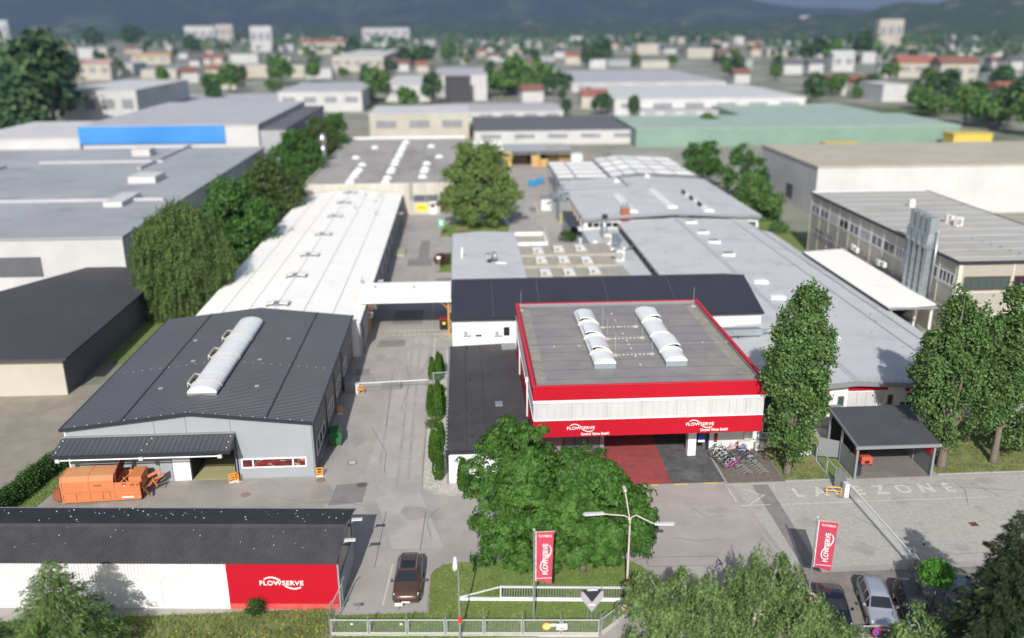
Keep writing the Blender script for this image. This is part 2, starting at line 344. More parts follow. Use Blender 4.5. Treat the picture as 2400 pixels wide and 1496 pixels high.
def logo(parent, o, u, v, width, m, local=False, hf=.118, bold=.0022):
    """the company word with its two swooshes; o = left end of the baseline"""
    o, u, v = V(o), V(u).normalized(), V(v).normalized(); h = width * hf
    text('lettering', 'FLOWSERVE', h / .72, m, parent, o, u, v, .03, width * bold, aw=width, local=local)
    for pts in (((.115, .16), (.19, .197), (.276, .208), (.37, .186), (.475, .128)), ((.575, -.018), (.68, -.07), (.785, -.092), (.87, -.078), (.94, -.048))):
        P = [o + u * width * a + v * width * b for a, b in pts]; Q = []
        for k in range(len(P) - 1):
            p0, p1, p2, p3 = P[max(k - 1, 0)], P[k], P[k + 1], P[min(k + 2, len(P) - 1)]
            for s in range(4): t = s / 4; Q.append(.5 * (2 * p1 + (p2 - p0) * t + (2 * p0 - 5 * p1 + 4 * p2 - p3) * t * t + (3 * p1 - p0 - 3 * p2 + p3) * t ** 3))
        Q.append(P[-1]); mb = MB(); n = u.cross(v) * .03
        for k in range(len(Q) - 1):
            d0 = (Q[k + 1] - Q[k]).normalized(); s = n.normalized().cross(d0) * width * .017; mb.prism([Q[k] - s - d0 * .005, Q[k + 1] - s + d0 * .005, Q[k + 1] + s + d0 * .005, Q[k] + s - d0 * .005], n)
        mb.build('logo_arc', m, parent, local=local)
def ac_unit(parent_name, label, loc, rot, w=.85, h=.62, d=.34, group=None):
    t = thing(parent_name, label, 'air conditioner', loc, group, rot)
    MB().box(-w / 2, w / 2, -d / 2, d / 2, .06, h).build('casing', acw, t, local=True)
    MB().lathe([(h * .36, 0), (h * .36, -.02), (h * .1, -.03)], (-w * .12, -d / 2, .06 + (h - .06) / 2), 14, axis=1).build('fan_grille', acg, t, local=True, smooth=False)
    for x in (-w * .35, w * .35): MB().box(x - .04, x + .04, -d / 2 - .02, d / 2 + .02, 0, .06).build('foot', pole_g, t, local=True)
    return t
# ------------------------------------------------------------------ ground, yard, roads
def sheet(name, pts, z, m, **k): return struct(name, MB().poly(*[(p[0], p[1], z) for p in pts]), m, **k)
def rect(x0, x1, y0, y1): return [(x0, y0), (x1, y0), (x1, y1), (x0, y1)]
sheet('ground', rect(-9000, 9000, -300, 14000), -.12, soil)
sheet('yard_asphalt', rect(-35.6, 58, 38, 262), 0.0, asphalt)
sheet('track', [(-60, 60), (-35.6, 60), (-35.6, 100), (-38.5, 100), (-40, 92), (-60, 88)], -.05, pathm)
sheet('road', [(21.6, 65.55), (22.75, 53.2), (90, 53.2), (90, 65.6)], .004, asphalt_old)
sheet('road', [(23.9, 65.2), (23.75, 52.6), (24.95, 52.5), (25.25, 65.2)], .008, asphalt_patch)
sheet('road', [(21.7, 65.3), (22.7, 55.2), (23.05, 55.2), (22.3, 65.2)], .008, asphalt)
sheet('parking_ground', rect(22.2, 70, 40, 52.55), .004, asphalt_lot)
sheet('parking_ground', [(21.95, 65.62), (26.9, 65.62), (26.9, 71.8), (21.95, 71.8)], .006, grit)
sheet('pavement', [(5.8, 65.9), (17.2, 65.9), (17.55, 79), (5.8, 79)], .008, pav_red)
sheet('pavement', [(17.2, 65.9), (21.75, 65.9), (21.75, 79), (17.55, 79)], .012, pav_grey)
for pts in (((-11.2, 67.6), (-8.55, 67.9), (-8.75, 64.6), (-11.5, 64.1)), ((-10.8, 101.5), (-7.4, 101.5), (-7.4, 103.9), (-10.6, 103.9)), ((-9.3, 88.3), (-6.9, 88.3), (-6.9, 90.3), (-9.2, 90.3)),
            ((-9.2, 139.5), (-5.2, 139.5), (-5.2, 143.8), (-9.2, 143.8)), ((-7.6, 144), (-5.9, 144), (-5.9, 157), (-7.6, 157)), ((-4.3, 126.5), (-.6, 126.5), (-.6, 132), (-4.3, 132)),
            ((-22.5, 62.4), (-20, 62.4), (-20, 63.6), (-22.3, 63.6)), ((30.2, 62.6), (32.2, 62.4), (32.3, 64.3), (30.2, 64.5)), ((-12.4, 92.5), (-10.9, 92.5), (-10.9, 94.3), (-12.4, 94.3)), ((-9.6, 110), (-5.6, 110), (-5.6, 116), (-9.4, 116))):
    sheet('asphalt_patch', pts, .007, asphalt_patch)
sheet('concrete_ground', [(S(*p).x, S(*p).y) for p in ((1222, 500), (1330, 566), (1310, 490), (1290, 470), (1238, 470))], .006, asphalt_old)
_mz = [.0145]
def marking(p, q, w, m=paint_w):
    _mz[0] += .00012; z = _mz[0]
    p, q = V(p[0], p[1], 0), V(q[0], q[1], 0); t = (q - p).normalized(); s = Vector((-t.y, t.x, 0)) * w / 2
    return struct('road_marking', MB().poly(*[(a.x, a.y, z) for a in (p - s, q - s, q + s, p + s)]), m)
def mk(a, b, w=.12, m=paint_w): p, q = S(*a), S(*b); marking((p.x, p.y), (q.x, q.y), w, m)
for a, b in (((921, 1322), (897, 1420)), ((1705, 1143), (1727, 1178)), ((1740, 1146), (1792, 1163)), ((1792, 1160), (1758, 1183)), ((1737, 1186), (1806, 1183)), ((1832, 1183), (2315, 1165)), ((1810, 1145), (1815, 1141))):
    mk(a, b, .11)
for i in range(4): x = 15.6 - 3.4 + i * 2.55; marking((x, 65.72), (x + 1.25, 65.72), .16, paint_y)
marking((5.8, 65.72), (12.1, 65.72), .14, paint_worn)
for a, b in (((1020, 782), (1016, 838)), ((1020, 783), (1052, 781)), ((1018, 797), (1052, 795)), ((1020, 783), (1052, 796)), ((1052, 783), (1020, 797)), ((1017, 838), (1050, 836)), ((1053, 780), (1055, 797)), ((1018, 702), (1013, 744))): mk(a, b, .11)
for i in range(12):
    x = -9.1 + i * .62
    for y in (107.5, 106.0): marking((x, y - .22), (x + .3 + .02 * i, y - .22), .34, paint_worn)
marking((-11.0, 105.4), (-2.2, 105.8), .08, paint_worn)
for a, b in (((1275, 530), (1286, 565)), ((1256, 483), (1260, 497))): mk(a, b, .2, paint_worn)
lz = MB()
for ch, x in zip('LADEZONE', (26.9, 28.6, 30.35, 32.0, 33.75, 35.6, 37.6, 39.7)):
    if ch == 'D': continue
    o = text('road_marking', ch, 2.05, paint_worn, None, (x, 63.05, .013), (1, 0, 0), (0, 1, 0), .001, .055, sx=.8); o['kind'] = 'structure'
struct('road_marking', MB().prism([(30.3, 63.15, .01), (31.35, 63.1, .01), (31.2, 63.4, .01), (30.75, 63.45, .01), (30.62, 64.5, .01), (30.25, 64.5, .01)], (0, 0, .004)), paint_worn)
for P in (((1515, 1307), (1680, 1304), (1693, 1325), (1520, 1329), (1515, 1307)), ((1515, 1307), (1470, 1322)), ((905, 1200), (878, 1330)), ((998, 1200), (985, 1290)), ((920, 880), (905, 1000)), ((1010, 830), (985, 880))):
    for a, b in zip(P[:-1], P[1:]): mk(a, b, .035, seal)
for P in (((2230, 1125), (2262, 1148), (2268, 1178)), ((2270, 1130), (2345, 1165)), ((1980, 1200), (2060, 1240), (2180, 1250)), ((2100, 1270), (2240, 1300), (2390, 1290)), ((2010, 1140), (2120, 1136), (2380, 1150))):
    for a, b in zip(P[:-1], P[1:]): mk(a, b, .03, seal)
sheet('yard_asphalt', [(-8.95, 69.9), (-8.3, 79.5), (-7.6, 92), (-6.5, 104.9), (-4.4, 104.9), (-4.6, 92), (-4.2, 79), (-4.1, 66), (-2, 57.5), (-5.8, 57.5), (-6.9, 62)], .003, M('pale drive asphalt', (.36, .335, .31), (.42, .395, .365), .5, .85, bump=.2, bscale=30, spec=.2, c3=(.3, .28, .262), s3=.2, lo3=.5, hi3=.75, detail=9))
sheet('yard_asphalt', [(-35, 63.5), (-20, 63.2), (-12, 63.4), (-11, 66), (-12.5, 69), (-20, 69.2), (-35, 69)], .003, M('brownish asphalt', (.285, .262, .235), (.35, .325, .295), .4, .85, bump=.2, bscale=30, spec=.2, c3=(.22, .205, .18), s3=.25, lo3=.5, hi3=.75, detail=9))
stain = M('oil stained asphalt', (.28, .262, .243), (.33, .308, .286), .8, .8, detail=9); _rs = random.Random(3)
for i in range(34):
    x, y = (_rs.uniform(-11, -3), _rs.uniform(58, 160)) if i % 3 else (_rs.uniform(-6, 21), _rs.uniform(56.5, 65))
    if i % 5 == 4: x, y = _rs.uniform(-32, -12), _rs.uniform(58.5, 65)
    a, b = _rs.uniform(.25, 1.3), _rs.uniform(.4, 2.2); sheet('asphalt_stain', [(x + a * math.cos(t) * _rs.uniform(.6, 1.2), y + b * math.sin(t) * _rs.uniform(.6, 1.2)) for t in [2 * math.pi * k / 11 for k in range(11)]], .0033 + i * .00002, stain)
for x0 in (-7.9, -6.2, -5.3): sheet('tyre_track', [(x0, 66), (x0 + .28, 66), (x0 - .15, 104), (x0 - .4, 104)], .0045, M('worn tyre track', (.3, .28, .26), (.37, .345, .32), .6, .75, detail=9) if x0 < -7 else bpy.data.materials['worn tyre track'])
for P in (((640, 1165), (720, 1180), (800, 1176), (870, 1190)), ((870, 1000), (905, 1060), (900, 1110)), ((950, 840), (960, 900), (940, 960)), ((1620, 1190), (1660, 1215), (1700, 1208)), ((1580, 1260), (1640, 1270), (1690, 1262)), ((1030, 1190), (1000, 1220), (1010, 1260)), ((930, 560), (960, 575), (1000, 572)), ((930, 620), (990, 624))):
    for a, b in zip(P[:-1], P[1:]): mk(a, b, .03, seal)
# lawns with their grass
def lawn_sheet(name, pts, m=lawn, dens=55, h=.11, gm=None, z=.04, seed=1, name2='grass'):
    top = MB(); top.prism([(p[0], p[1], -.02) for p in pts], (0, 0, z + .02)); struct(name, top, m)
    g = np.random.default_rng(seed); P = np.array(pts); x0, y0 = P.min(0); x1, y1 = P.max(0); n = int((x1 - x0) * (y1 - y0) * dens)
    q = np.stack([g.uniform(x0, x1, n), g.uniform(y0, y1, n)], 1); ins = np.zeros(n, bool); j = len(P) - 1
    for i in range(len(P)):
        c = ((P[i, 1] > q[:, 1]) != (P[j, 1] > q[:, 1])) & (q[:, 0] < (P[j, 0] - P[i, 0]) * (q[:, 1] - P[i, 1]) / (P[j, 1] - P[i, 1] + 1e-9) + P[i, 0]); ins ^= c; j = i
    q = q[ins]; n = len(q); a = g.uniform(0, 6.283, n); hh = g.uniform(.5, 1.3, n) * h; w = g.uniform(.03, .06, n)
    b = np.stack([q[:, 0], q[:, 1], np.full(n, z - .005)], 1); d = np.stack([np.cos(a), np.sin(a), a * 0], 1); t = g.normal(0, .5, (n, 3)) * h; t[:, 2] = hh
    v = np.stack([b - d * w[:, None], b + d * w[:, None], b + t], 1).reshape(-1, 3)
    return tag(npmesh(name2, v, np.arange(n * 3).reshape(-1, 3), gm or grassm), kind='stuff')
def npmesh(name, v, f, m, parent=None, smooth=False):
    me = bpy.data.meshes.new(name); nf, k = f.shape; me.vertices.add(len(v)); me.vertices.foreach_set('co', np.ascontiguousarray(v, dtype=np.float32).ravel())
    me.loops.add(nf * k); me.loops.foreach_set('vertex_index', f.astype(np.int32).ravel()); me.polygons.add(nf)
    me.polygons.foreach_set('loop_start', np.arange(0, nf * k, k, dtype=np.int32))
    me.update(calc_edges=True); me.materials.append(m); o = bpy.data.objects.new(name, me); COL.objects.link(o); o.parent = parent; return o
lawn_sheet('lawn', [(-2.95, 47.0), (8.0, 46.9), (11.2, 49.2), (12.4, 54.0), (11.0, 55.3), (-.1, 55.45), (-1.2, 55.4), (-1.95, 55.2), (-2.5, 54.7), (-2.8, 54.0)], lawn, 150, .08, seed=2)
lawn_sheet('lawn', [(-9.0, 47.0), (-2.95, 47.0), (-2.95, 49.8), (-9.0, 49.85)], lawn, 150, .09, seed=3)
lawn_sheet('lawn', rect(-40, -9.1, 41, 50.6), drylawn, 85, .2, seed=4)
lawn_sheet('lawn', rect(26.95, 30.85, 65.75, 71.9), drylawn, 90, .1, seed=5)
lawn_sheet('lawn', rect(31.2, 32.7, 65.8, 76), lawn, 90, .08, seed=6)
lawn_sheet('lawn', rect(40.4, 75, 66.1, 75.5), drylawn, 60, .12, seed=7)
lawn_sheet('lawn', [(-4.2, 135), (-1.9, 134.8), (-1.95, 148), (-2.4, 147.7), (-3.7, 143.5)], lawn, 60, .1, seed=8)
lawn_sheet('lawn', [(-4.3, 160), (-1.3, 159.2), (8.3, 160), (9.0, 168.5), (4.5, 173), (-.4, 173), (-3.6, 170)], lawn, 40, .12, seed=9)
lawn_sheet('lawn', rect(54, 62, 128, 190), lawn, 8, .2, seed=10)
lawn_sheet('lawn', rect(-48, -34.2, 98.5, 250), lawn, 3, .25, seed=12)
lawn_sheet('lawn', [(-38.8, 61.8), (-35.6, 61.8), (-33.9, 75.0), (-36.2, 75.0)], lawn, 60, .15, seed=13)
tag(struct('grass_flowers', (lambda mb: [mb.ob((x, y, .22), (.07, 0, 0), (0, .07, 0), (0, 0, .015)) for x, y in [(R.uniform(-20, -9.6), R.uniform(46, 48.6)) for _ in range(60)]] and mb)(MB()), petal), kind='stuff')
def kerb(path, w=.14, h=.1):
    mb = MB()
    for p, q in zip(path[:-1], path[1:]):
        p, q = V(p[0], p[1], -.02), V(q[0], q[1], -.02); t = (q - p).normalized(); s = Vector((-t.y, t.x, 0)) * w; mb.ob(p + t * .004, (q - p) - t * .008, s, (0, 0, h))
    return struct('kerb', mb, curb)
kerb([(-9, 49.87), (-2.95, 49.82)], .1, .08); kerb([(-2.97, 49.8), (-2.82, 54.0), (-2.52, 54.72), (-1.96, 55.22), (-1.2, 55.42), (-.1, 55.47), (11.0, 55.32)], .1, .09)
kerb([(26.9, 65.6), (32.6, 65.65)], .14, .1); kerb([(40.4, 65.9), (75, 66.0)], .14, .1); kerb([(21.8, 65.5), (26.8, 65.52)], .12, .05)
kerb([(-4.35, 134.9), (-3.85, 143.5), (-2.5, 147.8)], .12, .1); kerb([(-4.3, 134.75), (-1.8, 134.6)], .14, .1); kerb([(-4.4, 160), (-3.7, 170), (-.4, 173.1)], .14, .1); kerb([(-4.3, 159.85), (-1.2, 159.0)], .14, .1)
gb = [(-3.9, 66.6), (-3.98, 92), (-1.9, 92), (-1.85, 67.1), (.8, 66.9), (.8, 65.3), (-1.2, 65.25), (-2.4, 65.45), (-3.2, 65.9)]
struct('gravel_bed', slab(MB(), gb, -.02, .05), gravelm)
_g = MB()
for i in range(2600):
    x, y = (R.uniform(-3.85, -1.95), R.uniform(66.2, 91.8)) if i < 2200 else (R.uniform(-2.6, .7), R.uniform(65.5, 66.8))
    s = R.uniform(.03, .07); _g.ob((x, y, .045), (s, R.uniform(-.02, .02), .01), (0, s, 0), (0, 0, s * .7))
tag(_g.build('gravel', stonebit), kind='stuff')
kerb([(-3.05, 65.75), (-3.95, 66.6), (-4.05, 92)], .08, .09); kerb([(.8, 65.2), (-1.25, 65.15), (-2.45, 65.36), (-3.05, 65.75)], .08, .09)
# hills behind the city
def hill(name, X0, X1, Y, prof, m, depth):
    v, f = [], []; n = 90
    for j in range(7):
        t = j / 6
        for i in range(n + 1):
            s = i / n; x = X0 + (X1 - X0) * s; h = prof(s) * (math.sin(t * math.pi / 2) ** .8); v.append((x * (1 + .12 * t), Y + depth * t + 120 * math.sin(s * 17), h - 2 + (1 - t) * 0 + t * 22 * math.sin(s * 61 + j * 2)))
    for j in range(6):
        for i in range(n): a = j * (n + 1) + i; f.append((a, a + 1, a + n + 2, a + n + 1))
    mb = MB(); mb.add(v, f); return struct(name, mb, m, smooth=True)
def bump(s, c, w, h): return h * math.exp(-((s - c) / w) ** 2)
forest = M('forest hills', (.016, .028, .028), (.034, .05, .042), .012, .95, c3=(.055, .07, .05), s3=.004, lo3=.5, hi3=.62, detail=10)
forest2 = M('wooded near hill', (.022, .045, .02), (.045, .075, .028), .03, .95, c3=(.13, .14, .09), s3=.012, lo3=.57, hi3=.64, detail=10)
hill('hills', -5200, 5200, 4300, lambda s: 95 + bump(s, .1, .35, 620) + bump(s, .5, .12, 240) + bump(s, .62, .05, 60) + bump(s, 1.0, .12, 260), forest, 2600)
hill('hills', 500, 3600, 1900, lambda s: bump(s, .62, .36, 150) + bump(s, .3, .16, 35), forest2, 1100)
hill('hills', -1500, 1200, 2900, lambda s: bump(s, .1, .25, 30) + bump(s, .55, .2, 40) + bump(s, .85, .2, 30), forest2, 700)
# ------------------------------------------------------------------ buildings of the works
def house(name, label, x0, x1, y0, y1, cat='building'): return thing(name, label, cat, ((x0 + x1) / 2, (y0 + y1) / 2, 0))
def bolts(parent, pts, s=.1, m=None):
    for p in pts: MB().box(p[0] - s / 2, p[0] + s / 2, p[1] - s / 2, p[1] + s / 2, p[2], p[2] + s * .8).build('roof_clamp', m or lamp_w, parent)

# low storage shed at the street
sh = house('storage_shed', 'long low shed with black corrugated roof, white and red street wall', -41, -8.75, 50.6, 56, 'shed')
xr = SY(522, 1330, 50.55).x; zc = SY(600, 1370, 50.55).z
MB().box(-41, xr - .01, 50.6, 50.75, 0.35, zc).build('wall', white, sh); MB().box(-41, xr - .01, 50.57, 50.75, -.05, .35).build('wall_foot', white_base, sh)
MB().box(-29.5, -29.47, 50.59, 50.6, .3, zc).build('panel_joint', trim_g, sh); MB().box(-20.6, -20.57, 50.59, 50.6, .3, zc).build('panel_joint', trim_g, sh)
mb = MB(); n = int((xr + 41) / .22)
for i in range(n):
    x = -41 + i * .22; mb.prism([(x, 50.56, zc - .05), (x + .05, 50.49, zc - .05), (x + .11, 50.49, zc - .05), (x + .16, 50.56, zc - .05), (x + .22, 50.56, zc - .05), (x + .22, 50.7, zc - .05), (x, 50.7, zc - .05)], (0, 0, 3.5 - zc + .05))
mb.build('corrugated_wall', white_dirty, sh, kind='stuff')
rw = MB(); rw.box(xr, -8.8, 50.55, 50.75, .42, 3.5); rw.build('red_wall', red, sh); MB().box(xr, -8.8, 50.53, 50.75, -.05, .42).build('wall_foot', red_faded, sh)
MB().box(-41, -8.9, 55.8, 56, -.05, 3.7).build('back_wall', white, sh)
gw = MB(); gw.prism([(-8.9, 50.78, -.05), (-8.9, 55.98, -.05), (-8.9, 55.98, 2.15), (-8.9, 50.78, 1.85)], (.12, 0, 0)); gw.build('gable_wall', grey_wall, sh)
MB().box(-8.92, -8.7, 50.62, 50.78, -.05, 3.5).build('corner_post', grey_wall, sh); MB().box(-8.92, -8.74, 55.86, 56.02, 1.9, 3.7).build('corner_post', grey_wall, sh)
for a, b in ((50.8, 52.3), (52.36, 54.1), (54.16, 55.84)):
    f = lambda y: 3.6 + (4.8 - 3.6) * (y - 50.5) / 2.8 if y < 53.3 else 4.75 - .97 * (y - 53.3) / 3.75
    pn = MB().prism([(-8.86, a, 2.2), (-8.86, b, 2.2), (-8.86, b, f(b) - .1), (-8.86, (a + b) / 2, f((a + b) / 2) - .1), (-8.86, a, f(a) - .1)], (.04, 0, 0)).build('gable_window', glass, sh)
    if a < 51: MB().prism([(-8.81, 51.0, 2.3), (-8.81, 51.9, 2.4), (-8.81, 51.7, 3.5), (-8.81, 51.1, 3.2)], (.01, 0, 0)).build('red_pattern', M('mottled red pattern', (.3, .05, .05), (.5, .35, .32), 3, .4), pn)  # mottled red pattern laid over the foremost gable pane
rf = MB(); rf.corr((-41, 53.25, 4.75), (-8.7, 53.25, 4.75), (-8.7, 50.38, 3.6), (-41, 50.38, 3.6), .19, .035); rf.build('roof', shed_r, sh)
rb = MB(); rb.corr((-41, 53.27, 4.75), (-8.7, 53.27, 4.75), (-8.7, 57.05, 3.78), (-41, 57.05, 3.78), .19, .035); rb.build('roof', shed_r, sh)
MB().prism([(-41, 53.0, 4.70), (-41, 53.26, 4.83), (-41, 53.52, 4.71)], (32.32, 0, 0)).build('ridge_cap', shed_r, sh)
MB().box(-41, -8.65, 57.05, 57.12, 3.7, 3.82).build('eave_strip', trim_g, sh)
for y, z in ((54.9, 4.15), (52.3, 4.15)):
    l = MB().tube([(-8.75, y, z - .25), (-8.35, y, z - .05)], .03, 6).build('floodlight_arm', pole_g, sh); MB().ob((-8.55, y - .12, z), (.75, 0, .03), (0, .26, 0), (0, 0, .1)).build('floodlight', lamp_w, l)
dp = MB()
for i in range(85):
    x, y = R.uniform(-37, -9.2), (R.uniform(53.5, 56.8) if i % 4 else R.uniform(51.2, 53.2)); z = (4.75 - (y - 53.27) * .257 if y > 53.27 else 4.75 - (53.25 - y) * .4) + .045
    s = R.uniform(.03, .085); dp.ob((x, y, z), (s, 0, 0), (0, s * R.uniform(.7, 1.6), -.0), (0, 0, .012))
dp.build('bird_dropping', sign_w, sh, kind='stuff')
logo(sh, (SY(606, 1383, 50.5).x, 50.53, SY(650, 1380, 50.5).z + .05), (1, 0, 0), (0, 0, 1), SY(711, 1380, 50.5).x - SY(606, 1380, 50.5).x, sign_w)
def swing(root, piv, deg):
    d = root.location - V(piv); a = rad(deg); root.location = V(piv) + V(d.x * math.cos(a) - d.y * math.sin(a), d.x * math.sin(a) + d.y * math.cos(a), d.z); root.rotation_euler.z = a
swing(sh, (-8.75, 50.6, 0), -4.1)

# dark grey hall with the barrel rooflight
gh = house('metal_hall', 'anthracite gabled metal hall with a barrel vaulted rooflight strip', -33.7, -13.2, 69.3, 98)
X0, X1, Y0, Y1, ZE, XR, ZR = -33.7, -13.2, 69.3, 97.9, 5.2, -23.3, 6.35
ds0, ds1 = SY(452, 1125, Y0).x, SY(553, 1121, Y0).x; zd = 2.75
xs = [X0, SY(360, 1000, Y0).x, ds0, ds1, X1]
zz = lambda x: ZE + (ZR - ZE) * (1 - abs(x - XR) / (XR - X0 if x < XR else X1 - XR)) - .03
for a, b, z0 in ((X0, xs[1], 0), (xs[1] + .03, ds0, 0), (ds0 + .03, ds1, zd), (ds1 + .03, X1, 0)):
    pts = [(a, Y0, z0 - .03), (b, Y0, z0 - .03), (b, Y0, zz(b))] + ([(XR, Y0, zz(XR))] if a < XR < b else []) + [(a, Y0, zz(a))]
    MB().prism(pts, (0, .18, 0)).build('wall_panel', grey_wall, gh)
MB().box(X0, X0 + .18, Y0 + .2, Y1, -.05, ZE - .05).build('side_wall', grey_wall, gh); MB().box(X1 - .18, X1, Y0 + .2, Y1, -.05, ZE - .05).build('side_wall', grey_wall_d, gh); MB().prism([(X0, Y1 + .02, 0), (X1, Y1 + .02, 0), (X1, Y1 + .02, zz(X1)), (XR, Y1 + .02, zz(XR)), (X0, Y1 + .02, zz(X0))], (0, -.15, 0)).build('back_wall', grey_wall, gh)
MB().box(X0 - .04, X0 + .1, Y0 - .05, Y0 - .005, 0, ZE).build('corner_trim', pvc, gh); MB().box(X1 - .12, X1 + .05, Y0 - .05, Y0 - .005, 0, ZE).build('corner_trim', trim_g, gh)
MB().tube([(X1 + .12, Y0 + .1, 0), (X1 + .12, Y0 + .1, ZE)], .06, 8).build('downpipe', trim_d, gh)
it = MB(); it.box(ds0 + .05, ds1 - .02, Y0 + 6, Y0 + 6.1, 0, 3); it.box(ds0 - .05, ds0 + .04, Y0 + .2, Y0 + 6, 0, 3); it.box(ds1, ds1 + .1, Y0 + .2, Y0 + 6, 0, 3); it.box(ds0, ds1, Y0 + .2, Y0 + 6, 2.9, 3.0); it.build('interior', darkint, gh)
MB().box(ds0 + .05, ds1 - .02, Y0 - .02, Y0 + 5.95, 0, .02).build('interior_floor', yfloor, gh)
wd = SY(411, 1127, Y0).x; dr = MB().box(wd, ds0 - .02, Y0 - .14, Y0 - .03, .04, 2.2).build('sliding_door', white, gh); MB().box(wd - .06, wd, Y0 - .1, Y0 - .01, 0, 2.25).build('door_rail', trim_d, dr)
for x in (ds1 + .1, ds1 + .32): MB().tube([(x, Y0 - .1, .1), (x, Y0 - .1, 3.9)], .05, 6).build('downpipe', trim_d, gh)
sl_ = lambda x: ZE + .02 + (ZR - ZE) * (1 - abs(x - XR) / (XR - X0 if x < XR else X1 - XR))
for side in (-1, 1):
    xe = X0 - .25 if side < 0 else X1 + .25; xm = SY(280, 975, Y0 - .25).x if side < 0 else SY(622, 976, Y0 - .25).x
    for a, b in ((XR, xm), (xm, xe)):
        m_ = MB(); m_.corr((a, Y0 - .25, sl_(a)), (a, Y1 + .2, sl_(a)), (b - .04 * side, Y1 + .2, sl_(b)), (b - .04 * side, Y0 - .25, sl_(b)), .3, .045); m_.build('roof_panel', anth, gh)
    MB().ob((xm - .07, Y0 - .3, sl_(xm) + .04), (.14, 0, 0), (0, Y1 - Y0 + .5, 0), (0, 0, .04)).build('snow_guard', trim_d, gh)
    MB().ob((xe - .06, Y0 - .35, sl_(xe) - .12), (.16, 0, 0), (0, Y1 - Y0 + .6, 0), (0, 0, .16)).build('gutter', trim_d, gh)
    MB().prism([(XR, Y0 - .34, sl_(XR) - .2), (xe, Y0 - .34, sl_(xe) - .2), (xe, Y0 - .34, sl_(xe) + .07), (XR, Y0 - .34, sl_(XR) + .09)], (0, .09, 0)).build('verge', trim_d, gh)
    bolts(gh, [(XR + side * (.2 + i * 1.02), Y0 - .2, sl_(XR + side * (.2 + i * 1.02)) + .06) for i in range(10)], .08)
    bolts(gh, [(XR + side * (1.9 + i * .85), 81.2, sl_(XR + side * (1.9 + i * .85)) + .05) for i in range(10)], .065)
    for fx, fy in ((4.3, 75.5), (4.8, 88.5), (3.2, 82)):
        for d in (0, .13, .26): MB().ob((XR + side * fx + d - .2, fy, sl_(XR + side * fx) + .04), (.05, 0, 0), (0, .36, 0), (0, 0, .05)).build('roof_bracket', pvc, gh)
rl = MB().box(-24.45, -21.95, 73, 92.6, 6.0, 6.5).build('rooflight_curb', trim_g, gh)
for i in range(11):
    y0 = 73.0 + i * 1.782; pr = [(-23.2 + 1.3 * math.cos(a), 6.5 + .62 * math.sin(a)) for a in [math.pi * k / 10 for k in range(11)]]
    d_ = MB().prism([(x, y0 + .02, z) for x, z in pr], (0, 1.75, 0)).build('dome_segment', dome, rl)
for y0 in (74.6, 81.5, 86.8):
    pr = [(-23.2 + 1.36 * math.cos(a), 6.5 + .67 * math.sin(a)) for a in [math.pi * (k / 10) for k in range(11)]]
    mb = MB(); mb.tube([(x, y0, z) for x, z in pr], .05, 6); mb.tube([(-24.55, y0, 6.55), (-24.9, y0 + .3, 6.75), (-24.9, y0 + 2.4, 6.75), (-24.5, y0 + 2.6, 6.6)], .09, 6); mb.ob((-25.0, y0 + .3, 6.3), (.08, 0, 0), (0, 2.1, 0), (0, 0, .4)); mb.build('smoke_vent_frame', M('beige vent frame', (.42, .38, .32), None, rough=.5), rl)
pr = [(XR, Y0, 0)]
redint = M('red shelf interior', (.26, .025, .025), (.03, .02, .02), 1.7, .3, c3=(.33, .28, .2), s3=1.1, lo3=.55, hi3=.6, stretch=(1, 1, 2.2))
a, b = SY(567, 1098, Y0 - .02), SY(719, 1069, Y0 - .02); a2 = SY(720, 1092, Y0 - .02)
wn = window(gh, (a.x, Y0 - .01, a.z), (1, 0, 0), a2.x - a.x, b.z - a2.z, (0, -1, 0), pvc, redint, .13, (.18, .79))
for y0, y1 in ((70.6, 75.4), (77.5, 81), (83.5, 86.5), (89, 92)): window(gh, (X1, y0, 1.25), (0, 1, 0), y1 - y0, 1.35, (1, 0, 0), pvc, glass_g, .1, (.33, .66))
for y in (76.5, 82.3, 88): MB().tube([(X1 + .1, y, .1), (X1 + .1, y, ZE)], .05, 6).build('downpipe', trim_d, gh)
MB().tube([(X1 + .35, 70.5, 1.15), (X1 + .35, 76, 1.15)], .04, 6).build('handrail', pole_g, gh)
# its lean-to roof over the compactor
lt = house('leantoo_canopy', 'dark standing seam lean-to canopy above the orange waste compactor', -34.4, -19.5, 66.9, 69.3, 'canopy'); lt.name = 'lean_to_canopy'
fx0, fx1, bz, fz, fy = S(124, 1063, 3.85).x, S(540, 1051, 3.85).x, 4.3, 3.8, 67.0
MB().corr((fx0, Y0 - .04, bz), (fx1, Y0 - .04, bz), (fx1, fy, fz), (fx0, fy, fz), .42, .05, (.0, .8, .84, .92)).build('roof_sheet', seam_roof, lt)
MB().box(fx0 - .05, fx1 + .05, fy - .16, fy - .02, fz - .22, fz + .02).build('gutter', trim_d, lt); MB().box(fx0, fx1, Y0 - .12, Y0 - .03, bz + .03, bz + .18).build('wall_flashing', trim_g, lt)
MB().prism([(fx0 + .05, fy, fz - .1), (fx0 + .05, Y0 - .05, bz - .1), (fx0 + .05, Y0 - .05, bz - .9)], (.06, 0, 0)).build('bracket', trim_d, lt); MB().prism([(fx1 - .1, fy, fz - .1), (fx1 - .1, Y0 - .05, bz - .1), (fx1 - .1, Y0 - .05, bz - 1.3)], (.06, 0, 0)).build('bracket', trim_d, lt)
MB().tube([(fx0 + .5, fy - .05, fz - .42), (fx1 - .8, fy - .05, fz - .42)], .06, 8).build('tube_light', pvc, lt)
for x in (fx0 + .5, (fx0 + fx1) / 2, fx1 - .8): MB().box(x - .17, x + .17, fy - .2, fy + .1, fz - .56, fz - .26).build('light_box', lamp_w, lt)
